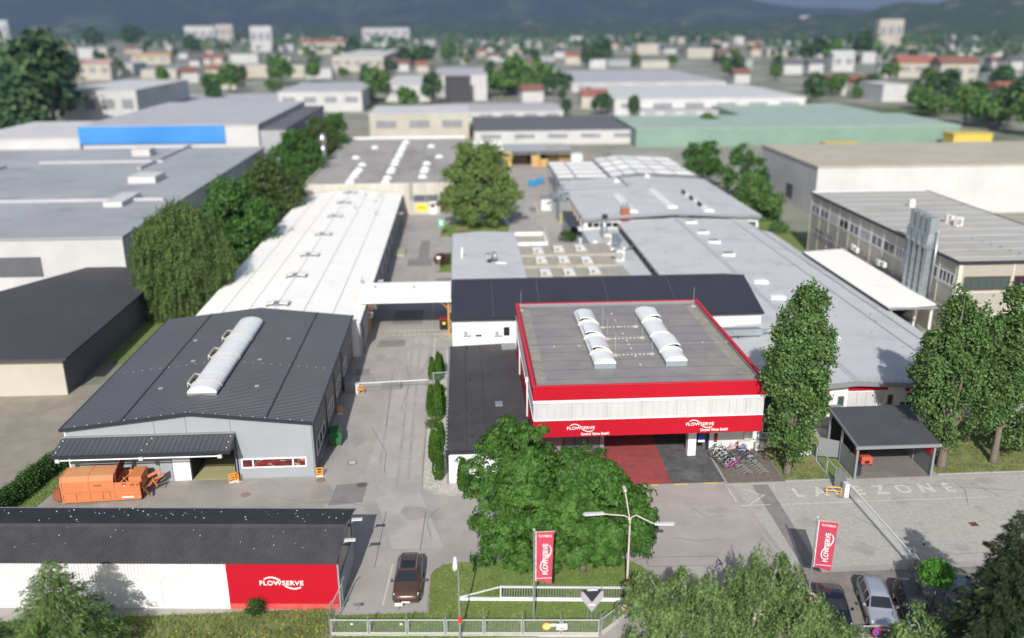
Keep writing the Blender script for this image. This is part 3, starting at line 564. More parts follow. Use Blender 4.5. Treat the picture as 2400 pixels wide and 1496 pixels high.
bolts(lt, [(fx0 + .3, fy + .3 + i * .75, fz + .12 + i * .16) for i in range(3)] + [(fx1 - .3, fy + .3 + i * .75, fz + .12 + i * .16) for i in range(3)] + [((fx0 + fx1) / 2 + .2 * i, fy + .3 + i * .75, fz + .12 + i * .16) for i in range(3)], .09)

# long white roofed hall
wh = house('white_hall', 'long low hall with white sheet roof and a row of ridge vents', -32.3, -12.2, 98.2, 180)
wx0, wx1, wxr, we, wr, wy0, wy1 = -32.2, -12.15, -22.35, 4.15, 5.4, 98.3, 180.6
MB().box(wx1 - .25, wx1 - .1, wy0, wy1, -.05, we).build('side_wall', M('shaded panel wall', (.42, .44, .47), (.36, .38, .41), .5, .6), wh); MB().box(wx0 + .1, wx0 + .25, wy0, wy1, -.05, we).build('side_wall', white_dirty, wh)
MB().prism([(wx0 + .2, wy0 + .1, 0), (wx1 - .2, wy0 + .1, 0), (wx1 - .2, wy0 + .1, we), (wxr, wy0 + .1, wr - .05), (wx0 + .2, wy0 + .1, we)], (0, .15, 0)).build('gable_wall', white, wh)
ws = lambda x: we + .05 + (wr - we) * (1 - abs(x - wxr) / (wxr - wx0 if x < wxr else wx1 - wxr))
for side, cuts in ((-1, (wxr, -25.6, -28.9, wx0)), (1, (wxr, -19.0, -15.6, wx1))):
    for a, b in zip(cuts[:-1], cuts[1:]):
        yc = [wy0, 168.5, 176, wy1] if side > 0 else [wy0, wy1]
        for y0, y1 in zip(yc[:-1], yc[1:]):
            g = .05; lo, hi = min(a, b) + g, max(a, b) - g
            MB().prism([(lo, y0 + g, ws(lo)), (hi, y0 + g, ws(hi)), (hi, y0 + g, ws(hi) - .06), (lo, y0 + g, ws(lo) - .06)], (0, y1 - y0 - 2 * g, 0)).build('roof_panel', white_roof, wh)
    e = wx0 if side < 0 else wx1
    MB().prism([(wxr, wy0 + .05, wr - .03), (e, wy0 + .05, we - .03), (e, wy0 + .05, we - .1), (wxr, wy0 + .05, wr - .1)], (0, wy1 - wy0 - .1, 0)).build('roof_deck', M('pale roof deck', (.5, .5, .49), None) if side < 0 else bpy.data.materials['pale roof deck'], wh)
    MB().box(e - .08, e + .1, wy0, wy1, we - .22, we - .02).build('gutter', trim_d if side > 0 else rust, wh)
for px, py in ((645, 716), (690, 649), (722, 600), (753, 551), (782, 508), (803, 476), (822, 452)):
    p = S(px, py, 5.55); y = p.y
    v = MB().box(wxr - .25, wxr + .25, y, y + 1.5, wr, wr + .28).build('ridge_vent', trim_g, wh)
    for s in (-1, 1): MB().prism([(wxr + s * .3, y, wr + .42), (wxr + s * 1.35, y, wr + .3), (wxr + s * 1.35, y, wr + .22), (wxr + s * .3, y, wr + .34)], (0, 1.7, 0)).build('vent_flap', white_dirty, v); MB().box(wxr + s * .45 - .03, wxr + s * .45 + .03, y + .1, y + 1.6, wr - .15, wr + .32).build('vent_leg', trim_g, v); MB().box(wxr + s * 1.2 - .03, wxr + s * 1.2 + .03, y + .1, y + 1.6, wr - .25, wr + .22).build('vent_leg', trim_g, v)
for px, py in ((832, 497), (880, 505), (848, 662), (893, 461), (886, 466), (880, 478), (856, 466)):
    p = S(px, py, 4.6); x = min(p.x, wx1 - .4); y = p.y; q = MB().box(x - .15, x + .15, y, y + .5, ws(x), ws(x) + .35).build('roof_outlet', galv, wh); MB().tube([(x + .05, y + .2, ws(x) + .3), (x + .05, y + .2, ws(x) + 1.0)], .05, 6).build('outlet_pipe', galv, q)
for i, y in enumerate((100.5, 113, 119, 125, 131.5, 138, 144.5, 151, 157.5, 164, 170, 175)):
    window(wh, (wx1 - .1, y, 1.3), (0, 1, 0), 3.6 if i else 1.6, 1.5, (1, 0, 0), trim_g, glass_g, .08, (.5,)); MB().tube([(wx1 + .05, y - 1.0, 0), (wx1 + .05, y - 1.0, we - .2)], .05, 6).build('downpipe', trim_d, wh)
for y in (118.5, 165): MB().ob((wx1 - .1, y, 3.3), (1.1, 0, .15), (0, .45, 0), (0, 0, .14)).build('wall_lamp', lamp_w, wh)
MB().box(wx1 + .05, wx1 + 2.2, 146, 150.4, 0, .35).build('loading_step', M('yellowish concrete', (.4, .38, .26), (.33, .31, .22), 1, .9), wh)

# concrete warehouse with the gravel roof
cw = house('concrete_warehouse', 'flat concrete warehouse with gravel roof and many small opal domes', -32, 1.2, 181, 258)
cx0, cx1, cy0, cy1, ch = -32.0, 1.3, 181.0, 258, 6.25
ps = [cx0] + [SY(x, 460, cy0).x for x in (772, 836, 900, 963, 1030)] + [cx1]
for i, (a, b) in enumerate(zip(ps[:-1], ps[1:])):
    z0 = 3.95 if i == 5 else 0
    MB().box(a + .02, b - .02, cy0, cy0 + .25, 3.42 if i < 5 else z0, ch + .25).build('wall_panel', conc, cw)
    if i < 5: MB().box(a + .02, b - .02, cy0, cy0 + .25, -.05, 3.4).build('wall_panel', conc, cw)
MB().box(cx0, cx0 + .2, cy0 + .27, cy1, -.05, ch).build('side_wall', conc, cw); MB().box(cx1 - .2, cx1, cy0 + .27, cy1, 3.95, ch).build('side_wall', conc, cw); MB().box(ps[5] - .1, ps[5] + .1, cy0 + .27, cy0 + 9, 0, 3.9).build('recess_wall', conc, cw); MB().box(ps[5] + .1, cx1, cy0 + 9, cy0 + 9.2, 0, 3.9).build('recess_wall', darkint, cw); MB().box(cx1 - .2, cx1, cy0 + 9, cy1, -.05, 3.9).build('side_wall', conc, cw)
MB().box(cx0 + .3, cx1 - .3, cy0 + .3, cy1 - .2, ch - .15, ch).build('roof', gravel_roof, cw)
pp = MB(); pp.box(cx0, cx0 + .3, cy0 + .27, cy1, ch, ch + .3); pp.build('parapet', conc, cw); MB().box(cx0, cx1, cy1 - .2, cy1 + .25, ch - 1.2, ch + .55).build('parapet', white_dirty, cw); MB().box(cx1 - .3, cx1, cy0 + .27, cy1 - .25, ch, ch + .28).build('parapet', conc, cw)
for zx, zy in ((1190, 563), (925, 705), (1015, 803), (965, 875), (930, 915), (893, 965), (850, 1025), (838, 1052), (1630, 480), (1610, 505), (1585, 555), (1565, 598), (1540, 650), (1520, 685), (1488, 742), (1467, 795), (1430, 862), (1408, 905), (1367, 985), (1340, 1045), (1980, 545), (2090, 690), (1917, 785), (1895, 855), (1880, 893), (1860, 970)):
    p = S(680 + zx / 5.985, 250 + zy / 5.985 + 1.5, ch + .25)
    k = MB().box(p.x - .95, p.x + .95, p.y - .95, p.y + .95, ch, ch + .18).build('dome_curb', white_dirty, cw); MB().lathe([(.98, 0), (.9, .2), (.6, .42), (.05, .5)], (p.x, p.y, ch + .18), 12).build('opal_dome', dome, k, smooth=True)
for a, b in (((980, 655), (1900, 620)), ((250, 995), (2000, 985)), ((780, 582), (1500, 575)), ((1915, 480), (1850, 700)), ((1500, 560), (1440, 700))):
    p, q = S(680 + a[0] / 5.985, 250 + a[1] / 5.985, ch), S(680 + b[0] / 5.985, 250 + b[1] / 5.985, ch); t = (q - p); s = Vector((-t.y, t.x, 0)).normalized() * .09
    MB().ob(p - s, t, s * 2, (0, 0, .05)).build('roof_joint', dust if abs(t.x) > abs(t.y) else trim_g, cw)
a, b = SY(969, 474, cy0), SY(1027, 456, cy0); window(cw, (a.x, cy0, a.z), (1, 0, 0), b.x - a.x, b.z - a.z, (0, -1, 0), galv, glass_g, .12, (.47, .58))
a, b = SY(975, 494, cy0), SY(1002, 479, cy0); sg = MB().box(a.x, b.x, cy0 - .06, cy0 - .01, a.z, b.z).build('zone_sign', yel_s, cw); text('lettering', 'ZONE 3', 1.0, sign_k, sg, (a.x + .2, cy0 - .08, a.z + .32), (1, 0, 0), (0, 0, 1), .01, .02, aw=(b.x - a.x) - .4)
a, b = SY(1008, 503, cy0), SY(1022, 481, cy0); dd = MB().box(a.x, b.x, cy0 - .12, cy0 - .02, 0, 2.3).build('door', sign_w, cw); MB().box(a.x + .25, b.x - .35, cy0 - .16, cy0 - .12, 1.3, 2.0).build('door_window', glass, dd); MB().box(a.x - .1, b.x + .8, cy0 - .9, cy0 - .02, 2.4, 2.6).build('door_hood', sign_w, dd); MB().box(b.x + .2, b.x + .75, cy0 - .1, cy0 - .02, 1.6, 2.0).build('red_notice', sign_r, cw)
lad = MB(); lx = SY(963, 440, cy0).x
for s in (-.25, .25): lad.tube([(lx + s, cy0 - .25, 3.0), (lx + s, cy0 - .25, 7.2)], .04, 5)
for i in range(12): lad.box(lx - .25, lx + .25, cy0 - .28, cy0 - .22, 3.1 + i * .3, 3.14 + i * .3)
lad.build('ladder', galv, cw)
for x in (-20.2, -17.5, -15.4, -10.2): MB().box(x, x + .08, cy0 - .02, cy0 - .004, 3.5, ch).build('rust_streak', M('algae streak', (.25, .24, .15), (.4, .38, .28), 2, .9, stretch=(4, 1, .4)), cw)
p = S(751, 380, 6.3); p = V(-32.5, p.y, 6.3)
stk = thing('steel_chimney', 'shiny steel flue with conical cowl on the gravel roof edge', 'chimney', (p.x + .2, p.y, 0)); x, y = p.x - .1, p.y
MB().lathe([(.42, 4.5), (.42, 8.2), (.5, 8.4), (.5, 10.4)], (x, y, 0), 14).build('flue', steel, stk, smooth=True); MB().lathe([(.55, 10.4), (.85, 11.2), (.85, 11.8), (.45, 13.0), (.4, 13.0)], (x, y, 0), 14).build('cowl', steel, stk, smooth=True)
mb = MB()
for s in (0, .35): mb.tube([(x + .6, y + s, 4.6), (x + .6, y + s, 9.5)], .04, 5)
for i in range(14): mb.box(x + .57, x + .63, y, y + .35, 4.8 + i * .32, 4.84 + i * .32)
mb.build('ladder', steel, stk); MB().box(x - .6, x + .9, y - .6, y + .9, 4.2, 4.6).build('bracket', galv, stk)
# store canopy at the far end
sc_ = house('store_canopy', 'open grey steel store canopy sheltering stacks of wooden crates', 11.9, 30, 243, 256, 'canopy')
MB().corr((11.9, 242.3, 4.5), (30.1, 242.3, 4.5), (30.1, 256, 4.6), (11.9, 256, 4.6), .5, .06).build('roof_sheet', M('dull roof sheet', (.33, .34, .35), (.42, .42, .42), .4, .7), sc_); MB().box(11.8, 30.2, 242.1, 242.28, 4.25, 4.6).build('fascia', trim_g, sc_); MB().box(11.8, 30.1, 242.5, 242.7, 3.5, 3.8).build('beam', trim_g, sc_)
for x in (12.0, 21.2, 29.9):
    for y in (242.5, 255.6): MB().box(x - .14, x + .14, y - .14, y + .14, 0, 4.35).build('post', trim_g, sc_)
MB().box(11.9, 30.2, 256, 256.2, 0, 4.4).build('back_wall', darkint, sc_); MB().box(30.1, 30.25, 243.2, 256, 0, 4.4).build('side_wall', darkint, sc_)
wc_ = house('white_canopy', 'white roofed annex between concrete warehouse and crate store', 1.6, 11.7, 243, 258, 'annex'); MB().prism([(1.7, 243, 4.7), (1.7, 259, 5.1), (1.7, 259, 4.9), (1.7, 243, 4.5)], (10, 0, 0)).build('roof', white_roof, wc_); MB().box(1.8, 11.5, 246, 246.2, 0, 4.4).build('wall', darkint, wc_); MB().box(11.55, 11.72, 243, 258, 0, 4.9).build('side_wall', trim_g, wc_)
crates = []
def crate(x, y, z, w, d, h, label, m=cratem):
    t = thing('wooden_crate', label, 'crate', (x, y, z), 'wooden crates under the store canopy'); k = 3
    for i in range(k): MB().box(-w / 2, w / 2, -d / 2, -d / 2 + .05, .12 + i * (h - .12) / k + .015, .12 + (i + 1) * (h - .12) / k - .015).build('plank', m, t, local=True)
    MB().box(-w / 2, w / 2, -d / 2 + .06, d / 2, .12, h - .02).build('box', m, t, local=True); MB().box(-w / 2, w / 2, -d / 2 + .05, d / 2 - .05, h - .02, h).build('lid', m, t, local=True)
    for s in (-1, 0, 1): MB().box(s * w * .42 - .06, s * w * .42 + .06, -d / 2, d / 2, 0, .12).build('runner', crate_d, t, local=True)
    return t
ordn = ['lowest', 'second', 'third', 'topmost', 'topmost']
for px, bottom, nst, w, h, m, wh_ in ((1190, 392, 4, 2.2, 1.05, cratem, 'by the first canopy post'), (1203, 383, 2, 2.6, 1.1, crate_d, 'deep in shade beside the first canopy post'), (1224, 383, 3, 3.0, 1.05, crate_d, 'in the shaded middle of the first bay'), (1255, 391, 3, 2.3, 1.0, cratem, 'standing out in the sun by the middle post'), (1256, 384, 4, 2.4, 1.05, cratem, 'behind the middle post'), (1268, 391, 2, 1.2, .95, M('reddish boards', (.5, .17, .07), None, rough=.7), 'of reddish boards beside the middle post'), (1276, 391, 2, 1.9, 1.0, cratem, 'right next to the reddish crates'), (1294, 386, 4, 3.2, 1.15, crate_d, 'of brown boards in the second bay'), (1322, 386, 4, 3.2, 1.1, cratem, 'against the canopy side wall')):
    p = S(px, bottom); lv = ordn[:nst - 1] + ['topmost']; k_ = 'pine' if m is cratem else 'dark'
    for i in range(nst): crate(p.x + R.uniform(-.08, .08), p.y, i * (h + .02), w, 1.9, h, f'{lv[i]} {k_} crate of the stack {wh_}', m)
p = S(1352, 391); wb = thing('white_container', 'white office container beside the crate store', 'container', (p.x, p.y + 2, 0)); q = V(p.x, p.y + 2, 0); MB().box(q.x - 1.5, q.x + 1.5, q.y - 2, q.y + 2, 0, 3.0).build('body', white, wb); MB().box(q.x - 1.6, q.x + 1.6, q.y - 2.1, q.y + 2.1, 3.0, 3.15).build('roof', white_roof, wb)
# far hall with three rows of domes, its white canopies
seams(grey_roof, 1, 1.05, .03, .10, .035)
fh = house('assembly_hall', 'wide pale grey hall with three rows of roof domes behind the brick chimney', 20.9, 53, 152, 190, 'hall')
HX0, HX1, HXR, HY0, HY1, HE, HR = 20.9, 52.6, 37.2, 150.6, 190, 4.95, 5.75
hz_ = lambda x: HE + (HR - HE) * (1 - abs(x - HXR) / (HXR - HX0 if x < HXR else HX1 - HXR))
for a, b in ((HX0, HXR), (HXR, HX1)): MB().prism([(a, HY0, hz_(a)), (b, HY0, hz_(b)), (b, HY0, hz_(b) - .35), (a, HY0, hz_(a) - .35)], (0, HY1 - HY0, 0)).build('roof', grey_roof, fh)
for a, b in ((HX0, HXR), (HXR, HX1)): MB().prism([(a, HY0 - .06, hz_(a) + .03), (b, HY0 - .06, hz_(b) + .03), (b, HY0 - .06, hz_(b) - .45), (a, HY0 - .06, hz_(a) - .45)], (0, .05, 0)).build('fascia', trim_g, fh)
MB().box(HX0 + .1, HX0 + .3, HY0 + .8, HY1, -.05, HE - .3).build('side_wall', trim_g, fh); MB().box(HX1 - .5, HX1 - .3, HY0 + .8, HY1, -.05, HE - .3).build('side_wall', white, fh); MB().box(HX0 + .3, HX1 - .5, HY1 - .3, HY1 - .1, -.05, HE - .3).build('back_wall', white, fh); MB().box(HX0 + .3, HX1 - .5, HY0 + .8, HY0 + 1, -.05, HE - .4).build('front_wall', white, fh)
a, b = SY(1380, 540, HY0 + .8), SY(1448, 523, HY0 + .8)
window(fh, (HX0 + .8, HY0 + .79, 3.05), (1, 0, 0), 5.6, 1.1, (0, -1, 0), pvc, glass, .12, (.2, .4, .6, .8)); window(fh, (47.3, HY0 + .79, 2.5), (1, 0, 0), 4.7, 1.35, (0, -1, 0), pvc, glass_gr, .12, (.5,)); MB().box(47.2, 52.2, HY0 + .7, HY0 + .78, 3.9, 4.5).build('white_panel', white, fh)
for i in range(8): window(fh, (HX0 + .09, HY0 + 3 + i * 4.4, 1.4), (0, 1, 0), 3.4, 2.4, (-1, 0, 0), trim_g, glass_g, .1, (.5,)); MB().box(HX0 - .15, HX0 + .06, HY0 + 2.2 + i * 4.4, HY0 + 2.5 + i * 4.4, 0, HE - .4).build('rib', M('pale brown rib', (.5, .42, .34), None, rough=.7) if i == 0 else bpy.data.materials['pale brown rib'], fh)
for bx, y0, y1, n, op in ((30.1, 152.8, 169.3, 9, 0), (37.6, 154.6, 172.5, 9, 0), (43.7, 152.4, 170.5, 6, 1)):
    for i in range(n):
        y = y0 + (y1 - y0) * i / n; d = (y1 - y0) / n - .12; z = hz_(bx) - .02
        k = MB().box(bx - .9, bx + .9, y, y + d, z, z + .2).build('dome_curb', white_dirty, fh)
        if op and i % 2: MB().prism([(bx - .85, y, z + .22), (bx - .85, y + d, z + .22), (bx - .6, y + d, z + .9), (bx - .6, y, z + .9)], (.05, 0, 0)).build('open_flap', trim_d, k)
        pr = [(bx + .85 * math.cos(q), z + .2 + .3 * math.sin(q)) for q in [math.pi * j / 6 for j in range(7)]]; MB().prism([(x, y, w) for x, w in pr], (0, d, 0)).build('dome_segment', dome, k)
MB().ob((33.6, 177.2, hz_(33.6)), (.25, 0, 0), (0, 12.6, 0), (0, 0, .28)).build('roof_upstand', trim_g, fh); MB().prism([(21.2, 177, hz_(21.2)), (33.6, 177, hz_(33.6)), (33.6, 177, hz_(33.6) + .25), (21.2, 177, hz_(21.2) + .25)], (0, .2, 0)).build('roof_upstand', trim_g, fh)
for px, py in ((1440, 424), (1512, 414)): p = S(px, py, 5.8); MB().prism([(p.x, p.y, hz_(p.x) - .02), (p.x + 1.4, p.y, hz_(p.x) + .05), (p.x + .2, p.y, hz_(p.x) + .8)], (0, .9, 0)).build('roof_hatch', white_dirty, fh)
# pipework and hut on its yard side
pw = thing('duct_tower', 'grey ductwork and platform on the yard side of the assembly hall', 'ductwork', (20.2, 176, 0))
for y, h, x, r in ((172, 4.9, 20.3, .28), (174.2, 5.4, 20.2, .33), (177, 4.8, 20.1, .3), (180, 4.4, 19.9, .3), (182, 5.0, 20.2, .26)): MB().tube([(x, y, 0), (x, y, h), (x + .9, y, h + .35)], r, 8).build('duct', galv, pw, smooth=True)
MB().box(18.9, 20.7, 170, 176, 0, 4.2).build('clad_shaft', trim_g, pw); MB().box(18.6, 20.6, 178, 184, 0, 2.8).build('cabinet', galv, pw); MB().box(18.4, 20.8, 177, 185, 3.4, 3.5).build('platform', galv, pw)
for y in (177.3, 180.9, 184.7): MB().box(18.4, 18.5, y, y + .1, 0, 4.5).build('platform_post', pole_g, pw); 
MB().box(18.4, 18.46, 177, 185, 4.4, 4.48).build('platform_rail', pole_g, pw); MB().tube([(19.2, 169.2, 0), (19.2, 169.2, 2.2)], .08, 6).build('gas_pipe', yel_s, pw)
p = S(1281, 493.5); ht = thing('cow_spotted_hut', 'small white hut with black cow spots in the yard', 'hut', (p.x, p.y + 1.2, 0)); x, y = p.x, p.y
MB().box(x - 1.1, x + 1.1, y, y + 2.4, 0, 2.4).build('wall', white, ht); MB().prism([(x - 1.25, y - .2, 2.42), (x + 1.25, y - .2, 2.42), (x + 1.25, y + 2.7, 2.6), (x - 1.25, y + 2.7, 2.6)], (0, 0, .1)).build('roof', trim_g, ht)
for dx, dz, r in ((.35, 1.5, .3), (.75, 1.7, .22), (.15, 1.2, .16), (.6, .55, .18), (.9, .9, .14)): MB().lathe([(r, 0), (r, -.02)], (x + dx, y - .005, dz), 9, axis=1).build('spot', sign_k, ht)
sheet('asphalt_patch_surface', [(S(*q).x, S(*q).y) for q in ((1239, 486), (1264, 486), (1268, 496), (1243, 496))], .0135, asphalt_patch)
pb = None
for q, lb in (((1255, 482), 'red white bollard behind the hut drain plate'), ((1261, 496), 'red white bollard in front of the spotted hut')):
    p = S(*q); b_ = thing('striped_bollard', lb, 'bollard', (p.x, p.y, 0))
    for i in range(4): MB().lathe([(.11, i * .26), (.11, (i + 1) * .26)], (0, 0, 0), 8).build('stripe', sign_r if i % 2 else sign_w, b_, local=True)
for q, lb in (((1248, 438), 'blue tipping skip with slatted side in the far yard'), ((1266, 432), 'blue lidded skip in the far yard')):
    p = S(*q); k = thing('blue_skip', lb, 'skip', (p.x, p.y + .8, 0)); MB().prism([(-.8, -.7, .15), (.8, -.7, .15), (1.0, -.9, 1.2), (-1.0, -.9, 1.2)], (0, 1.5, 0)).build('tub', blue_p, k, local=True); MB().box(-1.02, 1.02, -.9, .75, 1.2, 1.27).build('rim', blue_p, k, local=True)
    if '48' not in lb and 'slatted' in lb:
        for i in range(5): MB().box(-.95 + i * .45, -.85 + i * .45, .5, .6, .2, 1.9).build('slat', trim_g, k, local=True)
    for s in (-.6, .5): MB().box(s, s + .14, -.7, .7, 0, .15).build('runner', trim_d, k, local=True)
cn = house('transit_canopy', 'white translucent canopy with grey purlins beside the far yard', 20.9, 32.6, 193, 220, 'canopy'); z0, z1 = 4.9, 5.1
ya, yb, ra, rb_ = 192.5, 214, 192.8, 221
for i in range(4):
    for j in range(2):
        x0, x1 = 20.9 + j * 4.4, (25.0 if j == 0 else 32.4); y0 = 192.7 + i * 6.2; MB().box(x0, x1 - .0, y0, y0 + 5.7, z0, z0 + .06).build('roof_panel', white_roof, cn)
MB().box(20.8, 32.5, 192.6, 217.6, z0 - .3, z0 - .06).build('purlin_deck', trim_g, cn); MB().box(20.8, 20.95, 192.6, 200, 0, 4.5).build('side_panel', trim_g, cn)
for y in (193, 199, 205, 211, 217): MB().box(20.95, 21.1, y, y + .15, 0, z0 - .31).build('post', trim_g, cn)
for y0 in (192.5, 198.5, 204.7, 210.9, 217.1): MB().box(20.9, 32.4, y0, y0 + .75, z0 + .07, z0 + .14).build('purlin', trim_g, cn)
for x0 in (20.85, 25.0, 32.2): MB().box(x0, x0 + .3, 193.3, 217, z0 + .141, z0 + .19).build('seam_strip', trim_g, cn)
MB().box(24.5, 32, 200, 216, 0, 3.5).build('stored_goods', rust, cn)
cn2 = house('white_roofed_store', 'white panelled gable store beyond the assembly hall', 33, 52.4, 194, 223, 'hall')
sz = lambda x: 4.95 + .75 * (1 - abs(x - 39) / (6 if x < 39 else 13.4))
for i in range(4):
    for a, b in ((33.1, 36), (36.05, 39), (39.05, 43.4), (43.45, 47.8), (47.85, 52.3)):
        y0 = 193.6 + i * 7.3; a += .12; b -= .12; MB().prism([(a, y0, sz(a)), (b, y0, sz(b)), (b, y0, sz(b) - .08), (a, y0, sz(a) - .08)], (0, 6.9, 0)).build('roof_panel', white_roof if (i + int(a)) % 3 else white_dirty, cn2)
MB().prism([(33, 193.5, 4.7), (39, 193.5, 5.5), (52.4, 193.5, 4.7), (52.4, 193.5, 0), (33, 193.5, 0)], (0, 29.2, 0)).build('wall', trim_g, cn2)
for i in range(5):
    y0 = 193.2 + i * 7.3
    for a, b in ((33.1, 39), (39, 52.3)): MB().prism([(a, y0, sz(a) + .02), (b, y0, sz(b) + .02), (b, y0, sz(b) + .08), (a, y0, sz(a) + .08)], (0, .8, 0)).build('purlin', trim_g, cn2)
# main hall
mh = house('main_hall', 'long pale grey works hall with low ridge and red striped white front', 27, 49.6, 75.4, 151.8, 'hall')
MX0, MX1, MXR, MY0, MY1, ME, MR = 27.0, 49.6, 36.8, 75.2, 150.4, 4.2, 4.95
mz_ = lambda x: ME + (MR - ME) * (1 - abs(x - MXR) / (MXR - MX0 if x < MXR else MX1 - MXR))
for a, b in ((MX0, MXR - .12), (MXR + .12, MX1)): MB().prism([(a, MY0, mz_(a)), (b, MY0, mz_(b)), (b, MY0, mz_(b) - .3), (a, MY0, mz_(a) - .3)], (0, MY1 - MY0, 0)).build('roof', grey_roof, mh)
MB().prism([(MXR - .35, MY0, MR - .02), (MXR - .12, MY0, MR + .06), (MXR + .12, MY0, MR + .06), (MXR + .35, MY0, MR - .02), (MXR + .35, MY0, MR - .12), (MXR - .35, MY0, MR - .12)], (0, MY1 - MY0, 0)).build('ridge_cap', M('ridge strip', (.36, .37, .375), (.42, .43, .435), 1, .6), mh)
for a, b in ((MX0, MXR), (MXR, MX1)): MB().prism([(a, MY0 - .12, mz_(a) + .04), (b, MY0 - .12, mz_(b) + .04), (b, MY0 - .12, mz_(b) - .42), (a, MY0 - .12, mz_(a) - .42)], (0, .1, 0)).build('fascia', trim_g, mh)
WY = 76.0
MB().prism([(MX0 + .2, WY, -.05), (MX1 - .2, WY, -.05), (MX1 - .2, WY, ME - .32), (MXR, WY, MR - .36), (MX0 + .2, WY, ME - .32)], (0, .2, 0)).build('front_wall', white, mh)
z_ = lambda px, py: SY(px, py, WY)
for (xa, ya_), (xb, yb_) in (((1988, 916), (2081, 906)), ((1917, 925), (1944, 916)), ((2121, 916), (2160, 908)), ((2260, 914), (2330, 905))):
    a, b = z_(xa, ya_), z_(xb, yb_); MB().box(a.x, b.x, WY - .08, WY - .01, a.z, a.z + .42).build('red_strip', red, mh)
a, b = z_(1984, 952), z_(2074, 916)
for i in range(4): w = (b.x - a.x) / 4; MB().box(a.x + i * w + .015, a.x + (i + 1) * w - .015, WY - .06, WY - .01, 1.9, a.z + 1.45).build('wall_panel', clad, mh)
for (xa, ya_), (xb, yb_), g in (((1961, 952), (1979, 928), glass_gr), ((2077, 948), (2094, 924), glass), ((2121, 950), (2141, 920), glass), ((2240, 950), (2262, 925), glass)):
    a, b = z_(xa, ya_), z_(xb, yb_); window(mh, (a.x, WY - .01, a.z), (1, 0, 0), b.x - a.x, max(.8, b.z - a.z), (0, -1, 0), trim_g, g, .07)
for x in (41.5, 43.5, 46.2): window(mh, (x, WY - .01, 1.2), (1, 0, 0), 1.3, 1.3, (0, -1, 0), pvc, glass, .08, (.5,))
MB().box(MX1 - .4, MX1 - .2, WY + .2, MY1, -.05, ME - .32).build('side_wall', white, mh); MB().box(MX0 + .2, MX0 + .4, WY + .2, MY1, -.05, ME - .3).build('side_wall', trim_g, mh)
for i in range(14):
    y = 110.5 + i * 2.85; window(mh, (MX0 + .19, y + .15, 3.12), (0, 1, 0), 2.5, .72, (-1, 0, 0), trim_d, glass_g, .06, (.33, .66)); MB().box(MX0 - .05, MX0 + .16, y - .1, y, 2.9, ME - .3).build('mullion', trim_d, mh)
for px, py in ((1601, 504), (1619, 520), (1647, 544), (1673, 566), (1706, 596), (1782, 660), (1822, 697), (1945, 790)):
    p = S(px, py, 5.0); flat = py > 640; z = mz_(p.x)
    k = MB().box(p.x - .95, p.x + .95, p.y - .55, p.y + .65, z - .1, z + (.28 if flat else .35)).build('rooflight_curb', white_dirty, mh)
    if flat: MB().prism([(p.x - .8, p.y - .45, z + .29), (p.x + .8, p.y - .45, z + .29), (p.x + .8, p.y + .55, z + .29), (p.x - .8, p.y + .55, z + .29)], (0, 0, .12)).build('rooflight_pane', dome, k)
    else: MB().box(p.x - .75, p.x + .75, p.y - .4, p.y + .5, z + .36, z + .40).build('rooflight_pane', glass_g, k)
for i in range(60):
    x, y = R.uniform(MX0 + 1, MX1 - 1), R.uniform(MY0 + 1, MY1 - 2)
    if x < 36 and y < 104: continue
    MB().box(x - .03, x + .03, y - .03, y + .03, mz_(x) - .02, mz_(x) + R.uniform(.15, .45)).build('roof_vent', trim_g, mh)
for i in range(20): x = MX0 + 9 + i * .66; MB().box(x, x + .06, MY0 + .2, MY0 + .26, mz_(x), mz_(x) + .1).build('snow_peg', trim_g, mh)
MB().ob((47.0, MY0 + .1, mz_(47.0) + .005), (.12, 0, -.006), (0, MY1 - MY0 - .3, 0), (0, 0, .05)).build('roof_cable', trim_g, mh); MB().ob((49.45, MY0 + .1, ME - .16), (.2, 0, 0), (0, MY1 - MY0 - .3, 0), (0, 0, .2)).build('gutter', trim_g, mh)
sr = house('side_roof', 'lean-to side bay with pale roof along the main hall towards the white canopy', 49.8, 52.2, 84, 120, 'annex'); MB().prism([(49.75, 84, 3.9), (52.0, 84, 3.55), (52.0, 84, 3.4), (49.75, 84, 3.7)], (0, 60, 0)).build('roof', grey_roof, sr); MB().box(51.7, 51.9, 84.2, 143.5, -.05, 3.38).build('wall', white_dirty, sr)
ch = thing('brick_chimney', 'square red brick chimney with steel flue tips on pale roof', 'chimney', (28.2, 147.5, 0)); p = S(1466, 514, 4.6)
bk = MB()
c = MB().box(p.x - .75, p.x + .75, p.y, p.y + 1.2, 3.6, 6.55).build('stack', brickm, ch); MB().box(p.x - .8, p.x + .8, p.y - .05, p.y + 1.25, 6.56, 6.68).build('cap', curb, ch)
for dx, dy in ((-.5, .2), (.1, .25), (.5, .3), (-.2, .8), (.35, .85)): MB().tube([(p.x + dx, p.y + dy, 6.6), (p.x + dx, p.y + dy, 7.5)], .09, 6).build('flue_tip', steel, ch)
dl = thing('roof_duct', 'horizontal galvanised air duct on stands on the pale roof beside the tower', 'duct', (32, 91, 0)); a, b = S(1692, 786, 4.9), S(1785, 782, 4.9)
MB().prism([(a.x - 2, a.y, 4.75), (b.x - .2, a.y, 4.75), (b.x + .1, a.y, 4.95), (b.x + .1, a.y, 5.3), (b.x - .2, a.y, 5.5), (a.x - 2, a.y, 5.5)], (0, .8, 0)).build('duct_box', galv, dl); MB().tube([(b.x + .1, a.y + .4, 5.12), (b.x + 2.6, a.y + .4, 5.2), (b.x + 2.9, a.y + .5, 4.3)], .22, 10).build('duct_pipe', galv, dl, smooth=True); MB().box(a.x + 1.2, a.x + 2.2, a.y - .1, a.y - .005, 4.85, 5.4).build('service_door', galv, dl)
